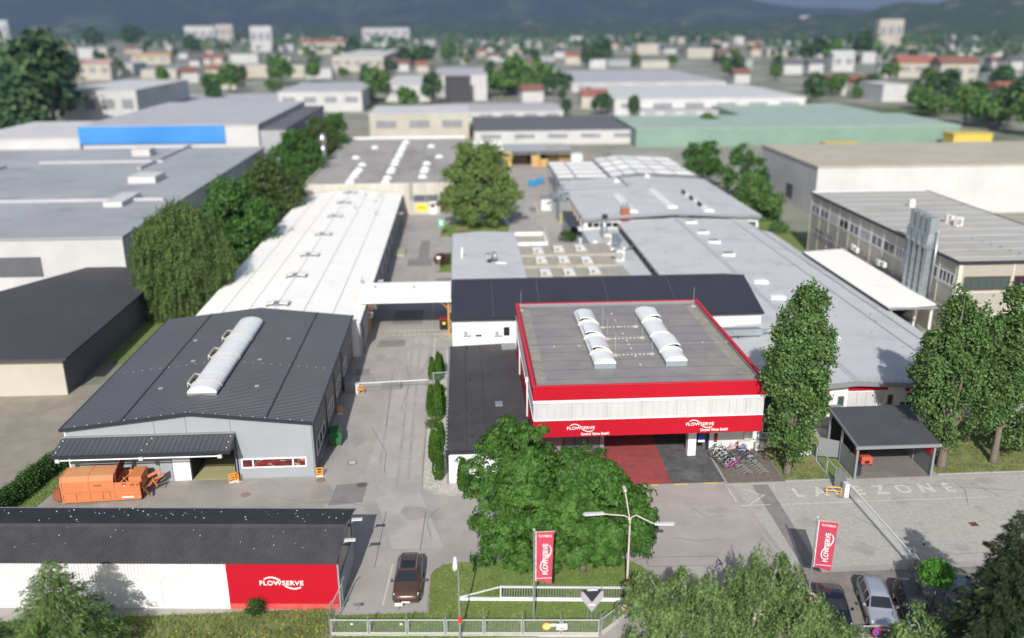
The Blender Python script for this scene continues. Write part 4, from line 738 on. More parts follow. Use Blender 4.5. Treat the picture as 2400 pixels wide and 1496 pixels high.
for x in (a.x + .6, a.x + 1.9, b.x - .4):
    for y in (a.y + .1, a.y + .6): MB().tube([(x, y, 4.2), (x, y, 4.76)], .05, 5).build('stand', trim_d, dl)
# low building in the centre
lb_ = house('low_workshop', 'low workshop with pale grey gently ridged roof and rooftop fan', -1.7, 8.6, 104, 145, 'workshop')
for a, b, za, zb in ((-1.75, 3.4, 3.95, 4.3), (3.4, 8.6, 4.3, 4.05)): MB().prism([(a, 103, za), (b, 103, zb), (b, 103, zb - .3), (a, 103, za - .3)], (0, 42, 0)).build('roof', grey_roof, lb_)
MB().box(-1.6, 8.5, 103.2, 144.8, -.05, 3.6).build('wall', white_dirty, lb_); MB().box(-1.85, -1.76, 103, 145, 3.75, 4.02).build('roof_edge', trim_g, lb_)
for y in (137, 130): MB().box(-1.9, -1.8, y, y + .8, .2, 1.4).build('meter_box', white_dirty, lb_)
p = S(1152, 615, 4.2); fn = thing('rooftop_fan', 'galvanised rooftop fan with bent duct on the low workshop', 'fan', (p.x, p.y, 4.2))
MB().box(-.9, -.1, -.4, .6, .3, 1.3).build('housing', galv, fn, local=True); MB().box(-.6, 0, -.6, -.41, .05, .6).build('inlet', trim_d, fn, local=True); MB().tube([(.35, .3, .2), (.35, .3, 1.4), (.45, -.1, 1.5), (.5, -.5, .5)], .24, 8).build('bent_duct', galv, fn, local=True, smooth=True); MB().box(-1.0, .2, -.6, .6, -.05, .06).build('base', trim_g, fn, local=True); MB().tube([(.6, -.7, .1), (2.2, -1.0, .1)], .12, 6).build('duct_run', white, fn, local=True)
p = S(1083, 604, 4.1); ap = thing('roof_antenna_board', 'slim white upright board with feet on the pale workshop roof', 'board', (p.x, p.y, 4.05)); MB().box(-.12, .12, -.05, .05, .1, 1.6).build('board', white, ap, local=True); MB().box(-.35, .45, -.25, .25, -.02, .1).build('foot', conc, ap, local=True)
bx = house('flat_porch', 'small flat porch block with white parapet beside the low workshop', 8.7, 14, 137, 145, 'annex'); a = S(1208, 575, 3.9); b = S(1271, 546, 3.9)
MB().box(8.65, 13.4, 137.3, 144.6, -.05, 3.5).build('wall', white_dirty, bx); MB().box(8.75, 13.2, 137.5, 144.4, 3.5, 3.55).build('roof', conc_shed, bx)
for q in ((8.65, 13.5, 137.2, 137.45), (8.65, 13.5, 144.45, 144.75), (13.2, 13.5, 137.46, 144.44)): MB().box(*q, 3.51, 4.1).build('parapet', white_dirty, bx)
MB().tube([(13.75, 137.3, 0), (13.75, 137.3, 3.4)], .09, 6).build('downpipe', white, bx)
cs = house('slab_workshop', 'workshop under three overlapping concrete roof slabs with nine square rooflights', 8.4, 20.6, 108, 136, 'workshop')
MB().box(8.6, 20.2, 110, 133.5, -.05, 3.2).build('wall', conc_shed, cs)
rows = []
for (bl, br, fl, fr, zb, zf), lights in ((((1201, 577), (1419, 567), (1205, 602), (1436, 590), 3.55, 3.95), ((1262, 588), (1311, 583), (1362, 580))), (((1197, 598), (1424, 593), (1203, 626), (1440, 617), 3.5, 3.9), ((1270, 609), (1323, 608), (1378, 610))), (((1214, 632), (1456, 618), (1218, 655), (1475, 652), 3.5, 3.9), ((1281, 639), (1336, 637), (1395, 633)))):
    A, B_, Cc, D = S(*bl, zb), S(*br, zb), S(*fr, zf), S(*fl, zf); yf = (Cc.y + D.y) / 2; yb_ = (A.y + B_.y) / 2; xa = (A.x + D.x) / 2
    k = 5
    for i in range(k):
        x0, x1 = xa + (B_.x - xa) * i / k, xa + (B_.x - xa) * (i + 1) / k
        MB().prism([(x0 + .02, yf, zf), (x0 + .02, yb_, zb), (x0 + .02, yb_, zb - .35), (x0 + .02, yf, zf - .5)], (x1 - x0 - .04, 0, 0)).build('roof_slab', conc_shed, cs)
    for lx, ly in lights:
        p = S(lx, ly + 6, 4.0); z = zf - (p.y - yf) / (yb_ - yf) * (zf - zb); c = MB().prism([(p.x - .95, p.y - .4, z - .12), (p.x + .95, p.y - .4, z - .12), (p.x + .8, p.y - .2, z + .3), (p.x - .8, p.y - .2, z + .3)], (0, 3.0, 0)).build('rooflight_curb', conc_shed, cs); MB().prism([(p.x - .75, p.y - .15, z + .31), (p.x + .75, p.y - .15, z + .31), (p.x + .55, p.y - .15, z + .42), (p.x - .55, p.y - .15, z + .42)], (0, 2.7, 0)).build('rooflight_dome', white_dirty, c); MB().box(p.x - .5, p.x - .05, p.y - .22, p.y + .3, z + .3, z + .5).build('vent_motor', trim_g, c)
fr_ = house('service_roof', 'lower flat pale roof with air units between slab workshop and main hall', 17, 27, 104, 152, 'annex'); MB().box(20.7, 26.9, 104, 151.2, -.05, 2.95).build('roof', grey_roof, fr_); MB().box(14, 20.65, 104, 110, -.05, 2.9).build('roof', grey_roof, fr_)
for q, r_, lbl in (((1453, 612), 0, 'white air unit standing alone on the service roof'), ((1423, 573), .1, 'white air unit beside the silver ducts on the service roof')):
    p = S(*q, 2.95); ac_unit('air_unit', lbl, (p.x, p.y, 2.95), r_, 1.2, 1.7, .8)
sd = thing('silver_ducts', 'tangle of silver air ducts and boxes on the service roof', 'ductwork', (22.5, 138, 2.95)); p = S(1447, 585, 2.95)
MB().box(p.x - .5, p.x + .9, p.y - 1, p.y + 5, 3.0, 4.5).build('duct_box', galv, sd); MB().box(p.x - 1.2, p.x - .3, p.y + 5, p.y + 11, 3.2, 4.0).build('duct_box', galv, sd); MB().tube([(p.x - .6, p.y + 9, 3.6), (p.x - .6, p.y + 10.5, 6.2)], .45, 8).build('duct_riser', galv, sd, smooth=True); MB().tube([(p.x - 2.6, p.y - 1.8, 3.3), (p.x - .6, p.y - 1.6, 3.4), (p.x + .1, p.y - .9, 4.6)], .32, 8).build('flexible_duct', steel, sd, smooth=True); MB().tube([(p.x + .5, p.y - 1.2, 3.3), (p.x + 2.4, p.y - .3, 3.4)], .25, 8).build('duct_run', galv, sd, smooth=True); MB().lathe([(.35, 0), (.3, .25), (.05, .3)], (p.x - 3, p.y + 4, 3.2), 12, axis=1).build('dish', white, sd)
MB().box(p.x - .9, p.x - .1, p.y + 9.4, p.y + 10.6, 6.0, 6.5).build('duct_cowl', trim_d, sd)
pg = house('glazed_porch', 'black glazed staff porch with dark flat roof at the assembly hall', 18.9, 21.6, 152, 166, 'porch')
MB().prism([(18.9, 153, 3.0), (20.9, 153, 3.0), (20.9, 166, 3.0), (18.9, 166, 3.0)], (0, 0, .2)).build('roof', anth, pg)
for i in range(7): MB().box(19.05, 19.15, 153.2 + i * 2.05, 153.3 + i * 2.05, 0, 3).build('post', blackm, pg)
for i in range(6): MB().box(19.08, 19.12, 153.32 + i * 2.05, 155.2 + i * 2.05, .1, 2.9).build('glass_pane', glass, pg)
MB().box(20.3, 22.3, 150.5, 153, 0, 1.6).build('booth_wall', clad_l, pg); MB().box(20.2, 22.4, 150.4, 153.1, 2.8, 3.0).build('booth_roof', white, pg); MB().box(20.35, 22.25, 150.55, 152.95, 1.6, 2.78).build('booth_glass', glass, pg)
p = S(1335, 555); fgt = thing('yard_cage', 'grey mesh cage with bins beside the glazed porch', 'cage', (p.x, p.y, 0)); MB().box(-1.2, 1.2, -.6, 3, 2.3, 2.36).build('roof', galv, fgt, local=True); MB().box(-.2, .9, 0, .9, 0, 1.3).build('green_bin', green_p, fgt, local=True)
for x in (-1.2, 0, 1.14):
    for y in (-.6, 2.9): MB().box(x, x + .06, y, y + .06, 0, 2.3).build('post', pole_g, fgt, local=True)
for i in range(24): MB().box(-1.2 + i * .1, -1.19 + i * .1, -.58, -.57, 0, 2.3).build('bar', pole_g, fgt, local=True)
# dark gable across the front, flat black wing
dk = house('dark_gabled_wing', 'white wing under a long black ribbed gable roof behind the red tower', -1.5, 33.7, 93.5, 110, 'building')
dl_, dr_ = -1.52, 33.75; ez, ey = 6.1, 93.3; rz, ry = S(1400, 652, 8.2).z, S(1400, 652, 8.2).y
MB().corr((dl_, ey, ez), (dr_, ey, ez), (dr_, ry, rz), (dl_, ry, rz), .22, .035).build('roof', anth_d, dk); MB().corr((dl_, ry + 8.2, ez), (dr_, ry + 8.2, ez), (dr_, ry + .02, rz), (dl_, ry + .02, rz), .22, .035).build('roof', anth_d, dk)
MB().prism([(dl_, ry - .25, rz - .02), (dl_, ry, rz + .08), (dl_, ry + .25, rz - .02)], (dr_ - dl_, 0, 0)).build('ridge_cap', anth_d, dk); MB().box(dl_ - .02, dr_ + .02, ey - .2, ey - .03, ez - .18, ez + .0).build('gutter', trim_d, dk); MB().box(dl_, dr_, ey - .02, ey + .35, ez - .3, ez - .1).build('soffit', trim_g, dk)
for x in (8.5, 16.5, 24.2, 3.2): MB().ob((x, ey, ez + .045), (.018, 0, 0), (.0, ry - ey, rz - ez), (0, 0, .02)).build('lightning_wire', trim_g, dk)
MB().box(-1.45, 33.6, 93.65, 93.85, -.05, ez - .31).build('front_wall', white, dk); MB().prism([(-1.45, 93.86, -.05), (-1.45, ry + 8, -.05), (-1.45, ry + 8, ez - .1), (-1.45, ry, rz - .1), (-1.45, 93.86, ez - .1)], (.2, 0, 0)).build('gable_wall', white, dk); MB().prism([(33.4, 93.86, 3.8), (33.4, ry + 8, 3.8), (33.4, ry + 8, ez - .1), (33.4, ry, rz - .1), (33.4, 93.86, ez - .1)], (.2, 0, 0)).build('gable_wall', white, dk)
MB().box(dl_ - .06, dl_ - .005, ey, ry, ez - .2, ez - .1).build('verge', trim_d, dk)
q0, q1 = SY(1112, 792, 93.6), SY(1131, 766, 93.6); w1 = window(dk, (q0.x, 93.64, q0.z), (1, 0, 0), q1.x - q0.x, q1.z - q0.z, (0, -1, 0), pvc, white, .1); MB().box(q0.x + .1, q1.x - .1, 93.6, 93.62, q0.z + .12, q0.z + .35).build('blind_gap', glass, w1)
q0, q1 = SY(1178, 790, 93.6), SY(1197, 764, 93.6); window(dk, (q0.x, 93.64, q0.z), (1, 0, 0), q1.x - q0.x, q1.z - q0.z, (0, -1, 0), pvc, glass, .12)
for x, lbl in ((1094, 'white air conditioner on the white wing wall by the closed shutter'), (1167, 'white air conditioner on the white wing wall by the dark window')):
    p = SY(x, 786, 93.45); ac_unit('wall_air_conditioner', lbl, (p.x, 93.42, p.z - .05), 0, .85, .62, .3)
bk_ = house('black_flat_wing', 'low wing with flat black bitumen roof beside the gravel bed', -1.8, 5.5, 67.1, 93.6, 'building')
MB().prism([(-1.85, 67.0, 3.1), (5.5, 67.0, 3.15), (5.5, 93.6, 3.0), (-1.85, 93.6, 2.75)], (0, 0, -.25)).build('roof', black_roof, bk_); MB().box(-1.6, 5.5, 67.2, 67.4, -.05, 2.84).build('front_wall', white, bk_); MB().box(-1.65, -1.45, 67.41, 93.6, -.05, 2.5).build('side_wall', white, bk_); MB().prism([(-1.95, 66.95, 2.88), (-1.95, 93.6, 2.55), (-1.95, 93.6, 2.72), (-1.95, 66.95, 3.05)], (.09, 0, 0)).build('gutter', trim_g, bk_); MB().box(-1.9, 5.5, 66.9, 66.98, 2.9, 3.2).build('roof_edge', trim_d, bk_)
for i in range(34): MB().box(-1.83, -1.77, 67.4 + i * .77, 67.46 + i * .77, 2.75, 3.17 - i * .008).build('gutter_clip', lamp_w, bk_)
for px, py, h in ((1094, 815, .35), (1102, 890, .3), (1105, 974, .3), (1225, 880, .3), (1106, 1028, .4)): p = S(px, py, 3.05); MB().tube([(p.x, p.y, 2.8), (p.x, p.y, 3.0 + h)], .05, 5).build('vent_pipe', trim_d, bk_)
p = S(1170, 952, 3.1); MB().box(p.x - .35, p.x + .35, p.y, p.y + .9, 2.9, 3.22).build('roof_hatch', trim_g, bk_)
p = S(1192, 811, 3); MB().box(p.x - .8, p.x + .8, p.y - 1.2, p.y + .9, 2.95, 3.03).build('roof_patch', trim_g, bk_)
for x in (-.1, 1.6, 3.4): MB().ob((x, 67.2, 3.115), (.03, 0, 0), (0, 26.2, -.13), (0, 0, .02)).build('membrane_seam', trim_d, bk_)
for x, y in ((-2.05, 92.5), (-2.0, 69)): MB().tube([(x, y, 0), (x, y, 2.7)], .06, 6).build('downpipe', lamp_w, bk_)
ps_ = house('passage_roof', 'white ribbed roof on timber frame spanning the drive between two halls', -13, -1.7, 105, 113, 'canopy')
MB().corr((-13.0, 105.1, 4.75), (-1.7, 105.1, 4.75), (-1.7, 112.4, 5.0), (-13.0, 112.4, 5.0), .28, .045).build('roof_sheet', white_roof, ps_); MB().box(-13.1, -1.65, 104.95, 105.08, 4.45, 4.75).build('fascia', white_dirty, ps_)
for i in range(6): MB().box(-12.6, -1.8, 105.4 + i * 1.3, 105.55 + i * 1.3, 4.42, 4.68).build('purlin', wood, ps_)
for x in (-12.55, -2.05):
    for y in (105.6, 111.8): pst = MB().box(x - .12, x + .12, y - .12, y + .12, 0, 4.42).build('post', wood, ps_); s = 1 if x < -8 else -1; MB().ob((x + s * .12, y - .06, 3.4), (s * 1.0, 0, 1.0), (0, .12, 0), (0, 0, .16)).build('brace', wood, ps_)
    MB().box(x - .13, x + .13, 105.5, 112, 4.18, 4.4).build('beam', wood, ps_)
for px in (880, 970): p = S(px, 674, 5.0); MB().box(p.x - .1, p.x + .1, p.y - .1, p.y + .1, 4.9, 5.2).build('roof_bracket', trim_g, ps_)
# the red and white tower block
tw = house('red_white_office', 'flat office block on a column with red bands and white cladding', 5.6, 25.4, 68.1, 91, 'office building')
TX0, TX1, TY0, TY1 = 5.58, 25.35, 68.1, 91.2; TB, T1, T2, T3, T4, TT = 3.6, 5.14, 5.27, 6.76, 7.04, 8.3
for i in range(9):
    w = (TX1 - TX0 + .1) / 9; x = TX0 - .05 + i * w; MB().box(x + .002, x + w - .002, TY0 - .06, TY0 + .3, T4, TT).build('red_panel', red, tw); MB().box(x + .003 + (.06 if i == 0 else 0), x + w - .003 - (.06 if i == 8 else 0), TY0 - .02, TY0 + .3, TB, T1).build('red_panel', red, tw)
MB().box(TX0 - .05, TX1 + .05, TY0 - .1, TY0 + .25, T3, T4 - .003).build('white_trim', white, tw); MB().box(TX0, TX1, TY0 - .05, TY0 + .25, T1 + .003, T2).build('white_trim', white, tw)
MB().box(TX0 + .01, TX1 - .01, TY0 + .02, TY0 + .22, TB + .02, TT - .02).build('facade_frame', trim_g, tw)
for i in range(33):
    w = (TX1 - TX0) / 33
    o = MB().box(TX0 + i * w + .007, TX0 + (i + 1) * w - .007, TY0 - (.02 if i % 3 else .005), TY0 + .2, T2 + .003, T3 - .003).build('cladding_panel', clad, tw)
    for d in ((.3, .5) if i % 5 == 0 else ()): MB().box(TX0 + i * w + d * w, TX0 + i * w + d * w + .02, TY0 - .028, TY0 - .022, T2 + .01, T3 - .01).build('rib', trim_g, o)
for s, x in ((-1, TX0), (1, TX1)):
    a, b = (x, x + .25) if s < 0 else (x - .25, x)
    for i in range(8):
        w = (TY1 - TY0 - .32) / 8; y = TY0 + .31 + i * w; q = .04 * s
        MB().box(min(a, a + q), max(b, b + q), y + .006, y + w - .006, T4, TT).build('red_panel', red, tw); MB().box(a, b, y + .006, y + w - .006, T2, T3).build('cladding_panel', clad_l, tw); MB().box(a, b, y + .006, y + w - .006, TB if y < 73 or s > 0 else 2.6, T1).build('red_panel', red, tw)
    MB().box(min(a, a + .06 * s), max(b, b + .06 * s), TY0 + .31, TY1, T3 + .003, T4 - .003).build('white_trim', white, tw); MB().box(min(a, a + .05 * s), max(b, b + .05 * s), TY0 + .31, TY1, T1 + .003, T2 - .003).build('white_trim', white, tw)
MB().box(TX0 + .3, TX1 - .3, TY1 - .2, TY1, 2.8, TT).build('back_wall', clad_l, tw)
MB().box(TX0 + .3, TX1 - .3, TY0 + .35, TY1 - .25, TT - .45, TT - .27).build('roof', tower_roof, tw); MB().box(TX0 + .3, TX1 - .3, TY0 + .35, TY1 - .25, TB + .02, TB + .1).build('soffit', M('grey soffit', (.3, .3, .3), None, rough=.8), tw)
for q in ((TX0 - .12, TX1 + .12, TY0 - .14, TY0 + .14), (TX0 - .12, TX0 + .14, TY0 + .145, TY1 + .1), (TX1 - .14, TX1 + .12, TY0 + .145, TY1 + .1), (TX0 + .145, TX1 - .145, TY1 - .18, TY1 + .1)): MB().box(*q, TT + .003, TT + .07).build('parapet_cap', red_roof, tw)
for q in ((TX0 + .3, TX0 + .34, TY0 + .35, TY1 - .25), (TX1 - .34, TX1 - .3, TY0 + .35, TY1 - .25), (TX0 + .35, TX1 - .35, TY1 - .29, TY1 - .25), (TX0 + .35, TX1 - .35, TY0 + .35, TY0 + .39)): MB().box(*q, TT - .26, TT).build('parapet_lining', trim_g, tw)
for i in range(20): MB().box(TX0 + .36, TX1 - .36, TY0 + 1 + i * 1.1, TY0 + 1.03 + i * 1.1, TT - .268, TT - .262).build('membrane_seam', trim_d if i % 2 else tower_roof, tw)
MB().box(TX0 + .36, TX0 + 1.3, TY0 + .4, TY1 - 1.2, TT - .269, TT - .2655).build('dust_strip', dust, tw); MB().box(TX1 - 1.5, TX1 - .36, TY0 + .4, TY1 - 1.2, TT - .269, TT - .2655).build('dust_strip', dust, tw)
for bx_, y0, y1, side, ops in ((12.3, 72.4, 87.0, -1, (1, 1, 1)), (18.75, 72.6, 87.3, 1, (1, 0, 1))):
    zb = TT - .3; c = MB().box(bx_ - .95, bx_ + .95, y0, y1, zb, zb + .5).build('rooflight_curb', M('blue grey curb', (.24, .29, .32), None, rough=.5), tw); L_ = (y1 - y0) / 7
    for i in range(7):
        pr = [(bx_ + 1.0 * math.cos(q), zb + .5 + .5 * math.sin(q)) for q in [math.pi * j / 10 for j in range(11)]]; MB().prism([(x, y0 + i * L_ + .03, w) for x, w in pr], (0, L_ - .06, 0)).build('dome_segment', dome, c)
    for i, o in enumerate(ops):
        ya = y0 + (1.15 + i * 2.0) * L_; n = L_ * 1.25; fb = MB()
        pr = [(math.cos(q) * .98, .52 * math.sin(q) + .08) for q in [math.pi * (.1 + .08 * j) for j in range(11)]]; ang = rad(13) * o; hx = -.98 * side
        pts = []
        for x, w in pr:
            dx = x - hx; pts.append((bx_ + hx + dx * math.cos(ang) - (w * math.sin(ang) * (-side) if 0 else 0), w * math.cos(ang) + abs(dx) * math.sin(ang) + zb + .48))
        fb.prism([(x, ya, w) for x, w in pts] + [(x, ya, w - .1) for x, w in pts[::-1]], (0, n, 0)); fb.build('vent_flap', dome, c)
        MB().tube([(bx_ + 1.03 * math.cos(q), ya - .1, zb + .5 + .55 * math.sin(q)) for q in [math.pi * j / 10 for j in range(11)]], .07, 6).build('dome_rib', M('cream rib', (.6, .58, .5), None, rough=.5), c)
        if o: MB().box(bx_ + side * .75 - .1, bx_ + side * .75 + .1, ya + .5, ya + .75, zb + .6, zb + 1.0).build('vent_motor', trim_d, c); MB().box(bx_ + side * .3 - .4, bx_ + side * .3 + .4, ya + .1, ya + n - .1, zb + .5 + .3, zb + .93).build('vent_shaft', darkint, c)
for px, py in ((1412, 768), (1490, 766), (1423, 795), (1505, 792), (1442, 833), (1528, 830), (1221, 728), (1625, 718)):
    p = S(px, py, TT - .25); r_ = MB().lathe([(.28, 0), (.28, .08), (.1, .12)], (p.x, p.y, TT - .26), 10).build('rod_foot', conc, tw); MB().tube([(p.x, p.y, TT - .2), (p.x, p.y, TT + 1.9)], .011, 5).build('lightning_rod', lamp_w, r_)
for a, b in (((1412, 768), (1490, 766)), ((1423, 795), (1505, 792)), ((1442, 833), (1528, 830)), ((1240, 815), (1760, 800)), ((1425, 722), (1512, 876))):
    A, B_ = S(*a, TT - .25), S(*b, TT - .25)
    for i in range(1, 9): q = A.lerp(B_, i / 9); MB().box(q.x - .07, q.x + .07, q.y - .07, q.y + .07, TT - .26, TT - .16).build('wire_block', conc, tw)
    MB().tube([A, B_], .006, 4).build('lightning_wire', lamp_w, tw)
p = S(1620, 1068); MB().box(p.x - .37, p.x + .37, 70.85, 71.6, 0, TB + .02).build('column', white, tw)
MB().box(21.8, 26.4, 71.9, 72.1, -.05, 3.62).build('office_wall', white, tw); MB().box(21.78, 21.95, 72.11, 80, -.05, 3.62).build('office_wall', clad_l, tw); MB().box(21.75, 21.96, 71.84, 72.1, -.05, 3.62).build('corner_trim', trim_d, tw)
a = SY(1669, 1027, 71.9); window(tw, (22.25, 71.9, 1.75), (1, 0, 0), 3.75, 1.4, (0, -1, 0), pvc, glass, .1, (.25, .5, .75)); MB().tube([(26.45, 71.7, 3.5), (26.45, 71.7, .6), (26.8, 71.6, .5)], .08, 6).build('downpipe', lamp_w, tw)
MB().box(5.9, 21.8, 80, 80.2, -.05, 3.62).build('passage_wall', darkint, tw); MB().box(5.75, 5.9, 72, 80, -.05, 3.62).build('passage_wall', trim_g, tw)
MB().box(5.9, 12.4, 72.4, 72.6, -.05, 3.62).build('lobby_wall', trim_g, tw); MB().box(12.3, 12.45, 72.6, 79.9, -.05, 3.62).build('lobby_wall', trim_g, tw); window(tw, (8.6, 72.4, .1), (1, 0, 0), 3.4, 2.4, (0, -1, 0), trim_d, glass_g, .08, (.33, .66)); MB().box(6.2, 12.2, 71.2, 72.3, 2.6, 2.75).build('lobby_canopy', M('tan board', (.35, .32, .26), None), tw)
MB().tube([(TX0 - .12, 89.2, 5.9), (TX0 - .12, 84.0, 5.7), (TX0 - .12, 84.0, 3.0)], .07, 6).build('downpipe', white, tw); MB().tube([(TX0 - .12, 73.6, 6.6), (TX0 - .12, 73.6, 3.0)], .08, 6).build('downpipe', white, tw); MB().box(TX0 - .3, TX0 - .06, 73.4, 73.8, 6.5, 6.9).build('rain_head', white, tw)
for px in (1329, 1608):
    o = SY(px, 1008 if px < 1500 else 998.5, TY0 - .06); wv = SY(px + 65, 1003, TY0).x - SY(px, 1003, TY0).x
    logo(tw, (o.x, TY0 - .03, o.z), (1, 0, 0), (0, 0, 1), wv, sign_w)
    q = SY(px + 32.5, 1020 if px < 1500 else 1010, TY0); text('lettering', 'Control Valves GmbH', .34, sign_w, tw, (q.x, TY0 - .04, q.z), (1, 0, 0), (0, 0, 1), .02, .01, aw=2.4)
p = SY(1640, 1022, 71.8); bs = thing('blue_notice', 'small blue and white notice hanging beside the white column', 'sign', (p.x, 71.2, p.z)); MB().box(-.3, .3, -.02, .02, -.1, .35).build('blue_panel', sign_b, bs, local=True); MB().box(-.3, .3, -.02, .02, -.32, -.11).build('white_panel', sign_w, bs, local=True)
for px, r_, w, lbl in ((1727, 0, 1.1, 'larger outdoor unit with fan at the foot of the office wall'), (1766, 0, .8, 'smaller outdoor unit beside the downpipe at the office wall')): p = S(px, 1049); ac_unit('outdoor_unit', lbl, (p.x + (.35 if px < 1750 else .25), 71.35, .1), r_, w, .95 if px < 1750 else .8, .4)
p = SY(1768, 1030, 71.8); wb_ = thing('wall_box', 'white cabinet on the office wall above the outdoor units', 'cabinet', (25.6, 71.7, 1.1)); MB().box(-.5, .6, -.15, .15, 0, .75).build('cabinet', white, wb_, local=True); MB().box(.0, .02, -.17, -.15, .05, .7).build('door_gap', trim_g, wb_, local=True)
fe = thing('fire_extinguisher_box', 'red fire extinguisher on the white office wall', 'extinguisher', (22.55, 71.8, .9)); MB().lathe([(.1, 0), (.1, .5), (.04, .6)], (0, 0, 0), 10).build('bottle', sign_r, fe, local=True, smooth=True); MB().box(-.14, .14, .02, .09, -.1, .75).build('back_plate', rust, fe, local=True); MB().box(-.03, .06, -.08, .0, .6, .66).build('valve', blackm, fe, local=True)
ax = house('dark_annex', 'dark grey low annex with ribbon window between tower and poplar', 26.5, 31.6, 71.9, 76, 'annex'); MB().box(26.55, 31.4, 71.95, 75.9, .75, 3.1).build('wall', trim_g, ax); MB().box(26.5, 31.45, 71.85, 75.95, -.05, .74).build('plinth', conc_shed, ax); MB().box(26.45, 31.5, 71.75, 75.95, 3.11, 3.35).build('roof', trim_d, ax); MB().box(26.5, 31.4, 71.8, 71.93, 1.0, 1.15).build('rail', lamp_w, ax); window(ax, (26.8, 71.95, 1.5), (1, 0, 0), 2.2, 1.2, (0, -1, 0), pvc, glass, .1, (.5,)); window(ax, (29.2, 71.95, 1.5), (1, 0, 0), 2.0, 1.2, (0, -1, 0), pvc, glass, .1, (.5,))
wbx = thing('white_service_box', 'white heat pump cabinet with round black fan behind the poplar trunk', 'cabinet', (29.9, 70.6, 0)); MB().box(-.95, .95, -.5, .5, .08, 1.5).build('cabinet', white, wbx, local=True); MB().lathe([(.36, 0), (.36, -.03), (.12, -.05)], (.1, -.5, .85), 16, axis=1).build('fan', blackm, wbx, local=True); MB().box(-1, 1, -.55, .55, 0, .08).build('plinth', conc, wbx, local=True)
# carport
cp = house('carport', 'open carport with dark ribbed roof, grey steel posts and side panels', 32.7, 39.9, 65.6, 71.9, 'carport')
MB().corr((32.75, 65.5, 3.2), (39.95, 65.5, 3.2), (39.95, 71.8, 3.95), (32.75, 71.8, 3.95), .26, .05).build('roof_sheet', seam_roof, cp); MB().box(32.6, 40.0, 65.3, 65.47, 2.95, 3.22).build('gutter', trim_g, cp); MB().box(32.75, 33.9, 71.82, 72.0, 3.85, 4.1).build('flashing', trim_g, cp)
for s, x in ((0, 32.72), (1, 39.86)): MB().prism([(x, 65.5, 2.98), (x, 71.8, 3.73), (x, 71.8, 3.97), (x, 65.5, 3.2)], (.1, 0, 0)).build('side_beam', trim_g, cp)
for x in (32.95, 39.65):
    for y, h in ((65.75, 2.95), (68.9, 3.3), (71.6, 3.6)): MB().box(x - .09, x + .09, y - .09, y + .09, 0, h).build('post', pole_g, cp)
for x, y0, y1, h in ((32.9, 65.9, 68.8, 1.95), (39.62, 65.9, 68.8, 1.75), (39.62, 69, 71.5, 1.75)): MB().box(x, x + .06, y0, y1, .12, h).build('side_panel', trim_g, cp)
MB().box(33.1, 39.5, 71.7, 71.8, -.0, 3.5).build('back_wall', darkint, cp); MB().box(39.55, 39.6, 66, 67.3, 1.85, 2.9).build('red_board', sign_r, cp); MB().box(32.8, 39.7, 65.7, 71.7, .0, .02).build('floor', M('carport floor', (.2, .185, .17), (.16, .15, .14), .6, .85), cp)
MB().prism([(31.1, 69.4, 0.35), (32.8, 68.95, 0.35), (32.8, 68.95, 1.95), (31.1, 69.4, 2.2)], (.02, .05, 0)).build('screen_panel', trim_g, cp); MB().box(32.0, 32.06, 69.25, 69.3, 0, 1.9).build('screen_post', pole_g, cp)
# white canopy along the beige block, and the beige block
cl = house('loading_canopy', 'bright white loading canopy along the beige office block', 51.6, 57.6, 99.5, 128.5, 'canopy')
MB().prism([(51.55, 99.7, 3.95), (57.7, 100.2, 4.15), (57.9, 128.6, 4.15), (51.55, 128.0, 3.95)], (0, 0, .12)).build('roof', white_roof, cl); MB().box(51.45, 51.54, 99.7, 128, 3.75, 4.0).build('gutter', trim_d, cl); MB().box(51.6, 57.6, 99.6, 99.68, 3.85, 4.15).build('fascia', trim_g, cl)
for x, y in ((52.1, 100.2), (57.2, 100.3), (57.2, 104), (52.1, 112), (52.1, 124)): MB().box(x - .1, x + .1, y - .1, y + .1, 0, 3.95).build('post', pvc, cl)
MB().box(52.2, 57.5, 108, 108.2, 0, 3.9).build('rear_screen', darkint, cl)
bn = house('beige_office_block', 'beige ribbed office block with ribbon windows and flat sheet roof', 58.7, 78, 98.2, 144, 'office building')
KX0, KX1, KY0, KY1, KZ = 58.7, 78.2, 98.3, 144.3, 10.15
MB().box(KX0 + .02, KX1, KY0 + .02, KY1, -.05, KZ - .3).build('wall', beige_wall, bn); MB().box(KX0 - .15, KX1 + .15, KY0 - .15, KY1 + .15, KZ - .28, KZ - .05).build('roof', beige_roof, bn)
for q in ((KX0 - .22, KX0 - .1, KY0 - .22, KY1 + .2), (KX0 - .095, KX1 + .2, KY0 - .22, KY0 - .1), (KX1 + .1, KX1 + .25, KY0 - .095, KY1)): MB().box(*q, KZ - .35, KZ + .03).build('roof_edge', trim_d, bn)
MB().box(KX0, KX1, KY1, KY1 + .15, KZ - .04, KZ + .1).build('roof_edge', white, bn)
for i in range(13): y = KY0 + .4 + i * 3.78; MB().box(KX0 - .05, KX0 + .01, y, y + .16, 0, KZ - .36).build('rib', beige_rib, bn)
for z in (KZ - 3.55, KZ - 6.3): MB().box(KX0 - .035, KX0 + .012, KY0 + .3, KY1, z, z + .16).build('string_course', beige_rib, bn); MB().box(KX0 + .3, KX1, KY0 - .035, KY0 + .012, z - .4, z - .24).build('string_course', beige_rib, bn)
MB().box(KX0 - .04, KX0 + .5, KY0 - .06, KY0 + .01, 0, KZ - .36).build('corner_pilaster', beige_rib, bn)
for x in (65.4, 71.6, 77.6): MB().box(x, x + .2, KY0 - .05, KY0 + .01, 0, KZ - .36).build('rib', beige_rib, bn)
